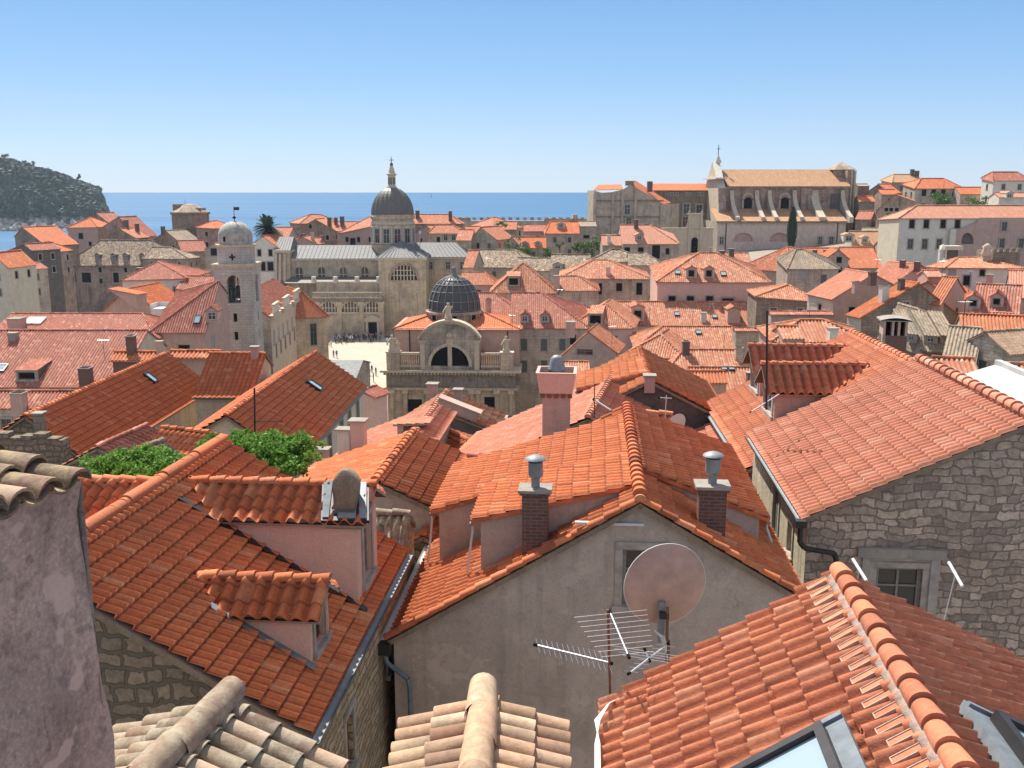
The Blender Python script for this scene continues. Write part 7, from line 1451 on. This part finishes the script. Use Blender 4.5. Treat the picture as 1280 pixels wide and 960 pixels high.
# island
t = NT('island_rock'); ob = t.obj(); sp = t.n('ShaderNodeSeparateXYZ'); t.l(ob, sp.inputs[0]); n_ = t.noise(ob, .06, 6, .7)
h_ = t.math('ADD', sp.outputs[2], t.math('MULTIPLY', t.math('SUBTRACT', n_, .5), 15.))
col = t.mix(t.ramp(n_, [(.35, 0.), (.6, 1.)]), (.03, .05, .022), (.015, .03, .014)); rock = t.mix(t.ramp(t.noise(ob, .16, 6, .8), [(.4, 0.), (.6, 1.)]), (.46, .42, .36), (.12, .12, .10))
mr = t.n('ShaderNodeMapRange'); t.l(h_, mr.inputs[0]); mr.inputs[1].default_value = 12; mr.inputs[2].default_value = 17
col = t.mix(mr.outputs[0], rock, col); t.bump(t.noise(ob, .12, 8, .75), 1., 6); M['island_rock'] = t.fin(col, .95, .1)
prof = [(-120, 186), (-60, 188), (0, 199), (20, 202), (40, 208), (60, 214), (80, 219), (100, 228), (115, 233), (128, 240), (135, 250), (138, 262), (140, 274)]
Yi = 1000.
def island():
    S = Yi/FPX; rg = np.random.default_rng(3); m = MB(); nx, ny = 90, 26; H_ = {}
    def top(px):
        xs = [p[0] for p in prof]; py = np.interp(px, xs, [p[1] for p in prof]); return P(px, py, Y=Yi+50)[2]
    noise = rg.normal(0, 1, (ny+1, nx+1))
    sm_ = noise.copy()
    for _ in range(2): sm_[1:-1, 1:-1] = (sm_[1:-1, 1:-1]+sm_[:-2, 1:-1]+sm_[2:, 1:-1]+sm_[1:-1, :-2]+sm_[1:-1, 2:])/5
    rows = []; G = []
    for j in range(ny+1):
        v = j/ny; r = []
        for i in range(nx+1):
            px = -120+(141+120)*i/nx; T = top(px); w = P(px, 280, Y=Yi)[0]; y = Yi-55+v*150-(0 if px < 100 else 0)
            edge = min(1, (141-px)/9)
            if v < .12: z = 9*v/.12*(.8+.3*sm_[j, i])-1
            elif v < .62: z = 8+(T-8)*math.sin((v-.12)/.5*math.pi/2)**.8
            else: z = T*(1-(v-.62)/.38)**.7
            z = z*edge**.35+sm_[j, i]*2.2*min(1, v*6) if edge > 0 else -2
            r.append(V((w+sm_[j, i]*2)*y/Yi, y+rg.normal(0, 2.), z))
        rows.append(r); G.append(r)
    m.grid(rows, 'island_rock', True); tagm(m.build('island_hill'), None, None, kind='structure')
    # canopy of many rounded crowns
    bm = MB(); k = 0
    while k < 6500:
        j = rg.integers(3, 17); i = rg.integers(0, nx-1); p = G[j][i]*(1-rg.random())+G[j][i+1]*0; a, b = rg.random(2); p = G[j][i]*(1-a)*(1-b)+G[j][i+1]*a*(1-b)+G[j+1][i]*(1-a)*b+G[j+1][i+1]*a*b
        if p[2] < 15+rg.normal(0, 3) or i > nx-6 and p[2] < 40: continue
        r = rg.uniform(2., 3.8); k += 1
        ph = rg.random()*6; rws = [[p+V(math.cos(t+ph)*q*r*rg.uniform(.75, 1.2), math.sin(t+ph)*q*r*rg.uniform(.75, 1.2), z*r*rg.uniform(.85, 1.15)) for t in [2*math.pi*s/6 for s in range(6)]] for q, z in ((.75, -.4), (1, .15), (.7, .75))]
        bm.grid(rws, 'leaf_pine', False, True); bm.poly(rws[-1], 'leaf_pine')
    tagm(bm.build('island_forest'), 'dark green forest covering the rocky headland', 'forest', kind='stuff')
    # shore rocks
    rk = MB()
    for _ in range(420):
        i = rg.integers(0, nx-3); j = rg.integers(0, 4); p = G[j][i]+V(rg.uniform(-3, 3), rg.uniform(-4, 4), rg.uniform(0, 2)); r = rg.uniform(1., 3.6)
        rws = [[p+V(math.cos(t)*q*r*rg.uniform(.6, 1.4), math.sin(t)*q*r*rg.uniform(.6, 1.3), z*r*rg.uniform(.6, 1.2)) for t in [2*math.pi*s/5 for s in range(5)]] for q, z in ((1, -.5), (.9, .3), (.4, .9))]
        rk.grid(rws, 'shore_rock', False, True); rk.poly(rws[-1], 'shore_rock')
    tagm(rk.build('shore_rocks'), 'pale broken rocks along the foot of the headland', 'rocks', kind='stuff')
plain('shore_rock', (.50, .46, .40), .9, 0, .1, .6, .2)
island()
# ------------------------------------------------ vegetation
def leaves(m, c, rx, ry, rz, n, s, mat, shell=.55, rg=rng, clumps=None):
    C_ = np.array(c, float)
    if clumps is None:
        d = rg.normal(0, 1, (max(4, n//60), 3)); d /= np.linalg.norm(d, axis=1)[:, None]; clumps = d*rg.uniform(shell, 1., (len(d), 1))
    for _ in range(n):
        k = clumps[rg.integers(len(clumps))]; q = k+rg.normal(0, .17, 3)
        p = C_+q*V(rx, ry, rz); a = rg.normal(0, 1, 3); a /= np.linalg.norm(a); b = np.cross(a, rg.normal(0, 1, 3)); b /= np.linalg.norm(b)
        l = s*rg.uniform(.6, 1.3); m.poly([p-a*l*.5, p+b*l*.3, p+a*l*.5, p-b*l*.3], mat)
def tree(name, label, cat, px, py, Y, w, h, s, n, mat, group=None, trunk=True, ry=None):
    """crown centred on the pixel, w x h metres"""
    c = P(px, py, Y=Y); g = min(zg(c[0], c[1]), c[2]-h/2-.5); root = thing(name, label, cat, V(c[0], c[1], g), group); m = MB()
    if trunk:
        r = .05*w**.7+.05; t = c-up*h*.15; m.cyl(V(c[0], c[1], g), t, r, r*.6, 'trunk', 8)
        for k in range(6): a = k*1.05+.4; m.cyl(t-up*h*.1*(k % 3), t+V(math.cos(a)*w*.3, math.sin(a)*w*.3, h*.22), r*.4, r*.12, 'trunk', 5)
        m.build('trunk', root)
    m = MB(); leaves(m, c, w/2, (ry or w)/2, h/2, n, s, mat); m.build('crown', root); return root
g_ = 'green leafy vines and bushes'
def vine(label, pts, Y, n, s=.11, th=.6):
    cs = [P(px, py, Y=Y+dy) for px, py, dy in pts]; root = thing('leafy_vine', label, 'vine', V(cs[0][0], cs[0][1], cs[0][2]-3)); m = MB()
    c0 = sum(cs)/len(cs); m.cyl(c0-up*4, c0, .06, .04, 'trunk', 6)
    for c in cs: m.cyl(c0-up*.5, c, .03, .015, 'trunk', 5)
    m.build('stem', root); m = MB()
    for c in cs:
        for _ in range(n//len(cs)//40): q = c+rng.normal(0, 1, 3)*V(.55, .55, .28)*th; leaves(m, q, .34, .34, .26, 40, s, 'leaf_vine', .2, clumps=np.zeros((1, 3)))
    m.build('foliage', root)
vine('bright green vine spreading between the rough wall and the old grey-tiled shed', [(120, 588, 0), (132, 583, .2), (146, 580, .2), (160, 574, .4), (175, 572, .5), (190, 574, .4), (205, 580, .2), (178, 585, 0), (150, 590, -.3), (198, 590, -.3), (125, 595, -.4), (170, 595, -.5), (212, 590, 0)], 23, 20000, .09, .42)
vine('bright green leafy tree crown behind the big rounded ridge, around the thin dark mast', [(290, 556, 0), (305, 554, .3), (322, 555, .4), (340, 553, .4), (358, 555, .2), (370, 559, 0), (365, 570, -.4), (345, 566, -.4), (325, 566, -.4), (305, 562, -.3), (350, 582, -.8), (370, 582, -.8), (335, 578, -.7), (288, 553, .5)], 26, 26000, .1, .5)
for a in [('bushy green tree below the sea wall, left of the great school', 722, 311, 232, 5, 3.6, .5, 500), ('second bushy green tree touching the corner of the great school', 740, 309, 230, 6, 4.4, .5, 600),
          ('dark garden tree in front of the two-dormer cottage', 662, 315, 234, 6, 3.4, .5, 500), ('dark bush right of the garden tree at the two-dormer cottage', 680, 317, 230, 5, 3., .5, 400),
          ('dark tree between the rubble stone gable and the two-dormer cottage', 646, 304, 242, 6, 5, .5, 500), ('green hedge patch in front of the orange clean-slope roof', 1066, 349, 160, 5, 1.8, .4, 400),
          ('small green bush between the convent and the salmon roofs', 1104, 347, 150, 3, 1.6, .35, 260), ('rounded green tree above the convent roof', 1172, 251, 262, 7, 4.2, .6, 700),
          ('low green bush on the skyline terrace right of the rounded tree', 1225, 251, 258, 8, 2.4, .5, 450), ('green creeper below the stone house with three tiny windows', 1111, 275, 226, 4, 3.6, .5, 400),
          ('narrow green shrub in the gap beside the pink house', 817, 360, 165, 1.6, 4., .4, 260), ('small green tuft on the roofs above the rubble stone gable', 625, 282, 268, 5, 2., .5, 250),
          ('green garden hedge right of the cathedral', 700, 305, 245, 3, 2., .4, 150)]:
    tree('tree', a[0], 'tree', *a[1:7], a[7], 'leaf_tree')
for k, (px, py, w, h_) in enumerate(((2, 195, 12, 9), (31, 203, 5, 4), (40, 205, 8, 7), (78, 219, 4, 4), (97, 222, 7, 7), (61, 212, 5, 4))):
    tree('pine_tree', ['pine at the left edge on top of the headland', 'small pine left of the twin crowns on the headland ridge', 'rounded pine on the headland ridge', 'small pine halfway down the headland ridge', 'lone spreading pine near the seaward end of the headland ridge', 'tiny pine in the middle of the headland ridge'][k], 'tree', px, py, Yi+45, w, h_, 1.4, 260, 'leaf_pine')
# cypress
c = P(990, 290, Y=248); root = thing('cypress_tree', 'tall dark cypress in front of the hill church', 'tree', V(c[0], c[1], P(990, 318, Y=248)[2]-3)); m = MB(); zb = P(990, 310, Y=248)[2]; zt = P(990, 259, Y=248)[2]
for _ in range(2600):
    t = rng.random(); r = (1.35*math.sin(math.pi*min(1, t*.85+.12))**.8)*(.6+.4*rng.random()); a = rng.random()*6.283; p = V(c[0]+math.cos(a)*r, c[1]+math.sin(a)*r, zb+(zt-zb)*t); d = V(rng.normal(0, .12), rng.normal(0, .12), .55); q = V(math.cos(a+1.5)*.14, math.sin(a+1.5)*.14, 0); m.poly([p-d*.5-q, p-d*.5+q, p+d*.5], 'leaf_dark')
m.build('crown', root); m = MB(); m.cyl(V(c[0], c[1], zb-6), V(c[0], c[1], zb+3), .25, .18, 'trunk', 6); m.build('trunk', root)
# palm
c = P(335, 285, Y=246); root = thing('palm_tree', 'big dark palm tree against the sea beside the bell tower', 'tree', V(c[0], c[1], 4)); m = MB(); m.cyl(V(c[0], c[1], 4), c-up*.5, .5, .42, 'trunk', 8); m.build('trunk', root); m = MB()
for k in range(120):
    a = rng.random()*6.283; el = rng.uniform(-1.0, 1.35); L_ = rng.uniform(3.4, 4.4); d = V(math.cos(a)*math.cos(el), math.sin(a)*math.cos(el), math.sin(el)); p = c.copy(); q = c.copy(); side = np.cross(d, up); side /= np.linalg.norm(side); pts = []
    for i in range(9): t = i/8; pts.append(c+d*L_*t+V(0, 0, -1.6*t*t*math.cos(el)))
    for i in range(8):
        for sg in (-1, 1):
            for h2 in (0, .5):
                p0 = pts[i]*(1-h2)+pts[i+1]*h2; ln = 1.0*(1-abs(i/8-.4)); tip = p0+side*sg*ln+d*.3-up*.25; m.poly([p0, p0+d*.22, tip], 'leaf_palm')
    m.tube(pts, .04, 'leaf_palm', 3)
m.build('crown', root)
# ------------------------------------------------ boat, sea wall
c = P(539, 247, z=-.2); c = c*0+P(539, 247.2, z=0); root = thing('sailboat', 'tiny sailing boat far out on the sea', 'boat', V(c[0], c[1], 0)); f = Fr(V(c[0], c[1], 0), rad(20)); m = MB(); k = c[1]/FPX
m.grid([[f(x*w_, y, z) for x in (-1, -.6, .6, 1)] for y, w_, z in ((-6, .3, 1.6), (-2, 2., 1.2), (3, 2., 1.2), (7, .1, 2.))], 'white', True); m.grid([[f(-2*w_, y, 1.3), f(0, y, -.6), f(2*w_, y, 1.3)] for y, w_ in ((-6, .4), (-2, 1), (3, 1), (7, .05))], 'white', True); m.build('hull', root)
m = MB(); m.poly([f(0, -5, 2), f(0, 6, 2), f(0, .5, 5*k)], 'dark_metal'); m.cyl(f(0, .5, 0), f(0, .5, 5.2*k), .25*k, .15*k, 'dark_metal', 4); m.build('sail', root)
m = MB(); Yw = 318; f = Fr(V(0, 0, 0), 0); x0, x1 = xY(560, 276, Yw), xY(742, 276, Yw); root = thing('city_wall', 'long low grey city wall along the sea behind the houses', 'wall', V((x0+x1)/2, Yw, 0)); segs = [(x0, xY(588, 276, Yw), 272), (xY(588, 276, Yw), xY(680, 276, Yw), 276), (xY(680, 276, Yw), x1, 273)]
for a, b, py in segs: m.box(f, a, b, Yw, Yw+3, -3, zY(py, Yw), 'st_grey')
for px in range(566, 740, 9): x = xY(px, 274, Yw); m.box(f, x-.6, x+.6, Yw-.3, Yw+1, zY(275, Yw), zY(271.5, Yw), 'st_grey')
m.box(f, xY(716, 270, Yw), xY(722, 270, Yw), Yw, Yw+3, 0, zY(268, Yw), 'st_pale')
m.build('wall', root)
# ------------------------------------------------ people on the square
def person_mesh():
    vs = [(0, 0, .95), (0, 0, 1.2), (0, 0, 1.42), (0, 0, 1.52), (0, 0, 1.62), (0, 0, 1.74), (.1, 0, .9), (.11, .03, .48), (.11, 0, .06), (.11, -.12, .03), (-.1, 0, .9), (-.11, -.05, .48), (-.12, 0, .06), (-.12, -.12, .03), (.2, 0, 1.4), (.25, .02, 1.12), (.24, -.08, .88), (-.2, 0, 1.4), (-.25, .02, 1.12), (-.24, -.06, .88)]
    es = [(0, 1), (1, 2), (2, 3), (3, 4), (4, 5), (0, 6), (6, 7), (7, 8), (8, 9), (0, 10), (10, 11), (11, 12), (12, 13), (2, 14), (14, 15), (15, 16), (2, 17), (17, 18), (18, 19)]
    rd = [.16, .14, .15, .06, .1, .08, .1, .07, .05, .04, .1, .07, .05, .04, .065, .05, .035, .065, .05, .035]
    me = bpy.data.meshes.new('person'); me.from_pydata(vs, es, []); o = bpy.data.objects.new('tmp', me); COL.objects.link(o); md = o.modifiers.new('s', 'SKIN')
    for v, r in zip(me.skin_vertices[0].data, rd): v.radius = (r, r*.8)
    me.skin_vertices[0].data[0].use_root = True; o.modifiers.new('u', 'SUBSURF').levels = 1
    dg = bpy.context.evaluated_depsgraph_get(); e = o.evaluated_get(dg); res = bpy.data.meshes.new_from_object(e); bpy.data.objects.remove(o); res.materials.clear(); res.materials.append(M['person']); res.name = 'person'
    for p in res.polygons: p.use_smooth = True
    return res
t = NT('person'); ob = t.obj(); sp = t.n('ShaderNodeSeparateXYZ'); t.l(ob, sp.inputs[0]); oi = t.n('ShaderNodeObjectInfo')
sh = t.ramp(oi.outputs['Random'], [(0, (.6, .58, .55)), (.14, (.05, .06, .1)), (.4, (.3, .07, .06)), (.5, (.08, .11, .2)), (.7, (.5, .48, .42)), (.8, (.06, .06, .06))], 'CONSTANT')
wn = t.n('ShaderNodeTexWhiteNoise'); wn.noise_dimensions = '1D'; t.l(oi.outputs['Random'], wn.inputs['W']); lg = t.ramp(wn.outputs['Value'], [(0, (.03, .035, .06)), (.4, (.3, .26, .2)), (.7, (.08, .08, .09))], 'CONSTANT')
zf = t.math('MULTIPLY', sp.outputs[2], .5); col = t.mix(t.ramp(zf, [(.46, 0.), (.47, 1.)], 'CONSTANT'), lg, sh); col = t.mix(t.ramp(zf, [(.745, 0.), (.75, 1.)], 'CONSTANT'), col, (.45, .27, .19)); col = t.mix(t.ramp(zf, [(.84, 0.), (.845, 1.)], 'CONSTANT'), col, (.04, .025, .015)); t.fin(col, .8, .2); M['person'] = t.m
pm = person_mesh(); first = None; rg = np.random.default_rng(11); spots = []
while len(spots) < 62: px = rg.uniform(418, 476); py = 424+rg.uniform(-2, 6)*(.5+rg.random()*.5)+(.04*(470-px)); spots.append((px, py, 0))
for px in (484, 489, 494): spots.append((px, 431, 0))
for px, py in ((411, 432), (414, 434), (410, 430)): spots.append((px, py, 1))
for px, py in ((417, 447), (421, 448)): spots.append((px, py, 2))
for px, py in ((459, 474), (462, 470), (456, 480), (465, 466), (461, 484), (467, 478), (470, 470), (458, 488)): spots.append((px, py, 3))
gl = [('person standing in the shaded crowd in front of the cathedral', 'crowd in front of the cathedral'), ('person in light clothes at the left edge of the sunlit square', 'people at the left edge of the square'), ('person walking on the lower left corner of the sunlit square', 'pair walking on the sunlit square'), ('person in the narrow street left of the baroque church', 'people in the street')]
for i, (px, py, g) in enumerate(spots):
    p = P(px, py, z=3); 
    if g == 3: p = P(px, py, z=zg(*P(px, py, z=4)[:2]))
    if first is None: o = bpy.data.objects.new('person', pm); first = o
    else: o = first.copy()
    COL.objects.link(o); o.location = (p[0], p[1], zg(p[0], p[1])); o.rotation_euler = (0, 0, rg.uniform(0, 6.28)); s = rg.uniform(.93, 1.07); o.scale = (s, s, s); o['label'] = gl[g][0]; o['category'] = 'person'; o['group'] = gl[g][1]
# ------------------------------------------------ aerials on far roofs
first_a = None; rg = np.random.default_rng(5)
for px, py, Y in ((640, 405, 130), (700, 372, 145), (725, 330, 190), (765, 420, 118), (812, 395, 140), (866, 398, 135), (905, 430, 118), (948, 388, 140), (1012, 392, 118), (1062, 352, 125), (1096, 336, 125), (1178, 338, 125), (1212, 352, 110), (1258, 372, 100), (610, 330, 200), (575, 300, 250), (402, 300, 250), (240, 400, 118), (60, 430, 100), (130, 440, 96), (888, 318, 165), (1150, 225, 260), (1180, 232, 255), (1205, 395, 80)):
    c = P(px, py, Y=Y)
    if first_a is None:
        r0_ = bpy.data.objects.new('television_antenna', None); m = MB(); m.cyl((0, 0, -1.2), (0, 0, 1.3), .035, .025, 'dark_metal', 4); p0_ = Part(r0_, V(0, 0, 0)); a_ = m.build('pole', p0_); m = MB(); m.cyl((-.55, 0, 1.2), (.55, 0, 1.2), .02, .02, 'alu', 4)
        for k in range(6): m.cyl((-.5+.2*k, -.3, 1.2), (-.5+.2*k, .3, 1.2), .012, .012, 'alu', 3)
        b_ = m.build('boom', p0_); first_a = (r0_, a_.o, b_.o); o = r0_; COL.objects.link(o)
    else:
        o = first_a[0].copy(); COL.objects.link(o)
        for ch in first_a[1:]: q_ = ch.copy(); COL.objects.link(q_); q_.parent = o
    o.location = c; o.rotation_euler = (0, 0, rg.uniform(0, 3.1)); o['label'] = 'small thin television aerial standing on a distant roof'; o['category'] = 'antenna'; o['group'] = 'aerials on the distant roofs'
# ------------------------------------------------ summer haze
t = bpy.data.materials.new('haze'); t.use_nodes = True; nt_ = t.node_tree; nt_.nodes.clear(); o_ = nt_.nodes.new('ShaderNodeOutputMaterial'); pv = nt_.nodes.new('ShaderNodeVolumePrincipled')
pv.inputs['Color'].default_value = (.70, .84, 1., 1); pv.inputs['Density'].default_value = .00009; pv.inputs['Anisotropy'].default_value = .3; nt_.links.new(pv.outputs[0], o_.inputs['Volume']); M['haze'] = t
m = MB(); m.box(Fr(V(0, 0, 0), 0), -1500, 1500, -60, 1600, -6, 110, 'haze'); tagm(m.build('haze'), 'thin blue summer haze over the town and the sea', 'haze', kind='stuff')
# ------------------------------------------------ light, sky, camera
SE, SAZ = 54., -27.   # sun elevation, azimuth from +Y (negative = left)
w = bpy.data.worlds.new('World'); SC.world = w; w.use_nodes = True; nt = w.node_tree; bg = nt.nodes['Background']; sk = nt.nodes.new('ShaderNodeTexSky'); sk.sky_type = 'NISHITA'; sk.sun_disc = False; sk.sun_elevation = rad(SE); sk.sun_rotation = rad(SAZ); sk.altitude = 0; sk.air_density = 1.0; sk.dust_density = .1; sk.ozone_density = 3.
tc = nt.nodes.new('ShaderNodeTexCoord'); sx = nt.nodes.new('ShaderNodeSeparateXYZ'); nt.links.new(tc.outputs['Generated'], sx.inputs[0])
rp = nt.nodes.new('ShaderNodeValToRGB'); nt.links.new(sx.outputs[2], rp.inputs[0]); e = rp.color_ramp.elements
while len(e) < 5: e.new(.5)
for q_, (p_, c_) in enumerate(((0., (2.55, 3.4, 4.5)), (.05, (1.95, 3.0, 4.5)), (.12, (1.2, 2.4, 4.25)), (.2, (.72, 1.85, 3.8)), (.6, (3.3, 3.4, 3.9)))): e[q_].position = p_; e[q_].color = (*c_, 1)  # last stop, above the view, brightened as added fill for shaded walls
mx = nt.nodes.new('ShaderNodeMix'); mx.data_type = 'RGBA'; mx.inputs[0].default_value = .82; nt.links.new(sk.outputs[0], mx.inputs[6]); nt.links.new(rp.outputs[0], mx.inputs[7])
nt.links.new(mx.outputs[2], bg.inputs[0]); bg.inputs[1].default_value = .1
ld = bpy.data.lights.new('sun', 'SUN'); ld.energy = 4.3; ld.angle = rad(.5); ld.color = (1, .95, .87); lo = bpy.data.objects.new('sun', ld); COL.objects.link(lo)
sd = Vector((math.sin(rad(SAZ))*math.cos(rad(SE)), math.cos(rad(SAZ))*math.cos(rad(SE)), math.sin(rad(SE)))); lo.rotation_euler = sd.to_track_quat('Z', 'Y').to_euler()
cd = bpy.data.cameras.new('camera'); cam = bpy.data.objects.new('camera', cd); COL.objects.link(cam); cam.location = (0, 0, CZ); cam.rotation_euler = (math.pi/2-PIT, 0, 0); cd.sensor_width = 36; cd.lens = 36*FPX/1280; cd.clip_start = .1; cd.clip_end = 120000; SC.camera = cam
vs = SC.view_settings; vs.view_transform = 'Standard'; vs.look = 'None'; vs.gamma = 1; vs.exposure = .93; vs.use_curve_mapping = False
SC.cycles.max_bounces = 5; SC.cycles.diffuse_bounces = 3
import os
if os.environ.get('DBG'):
    for l in LOG: print('LOG', l)
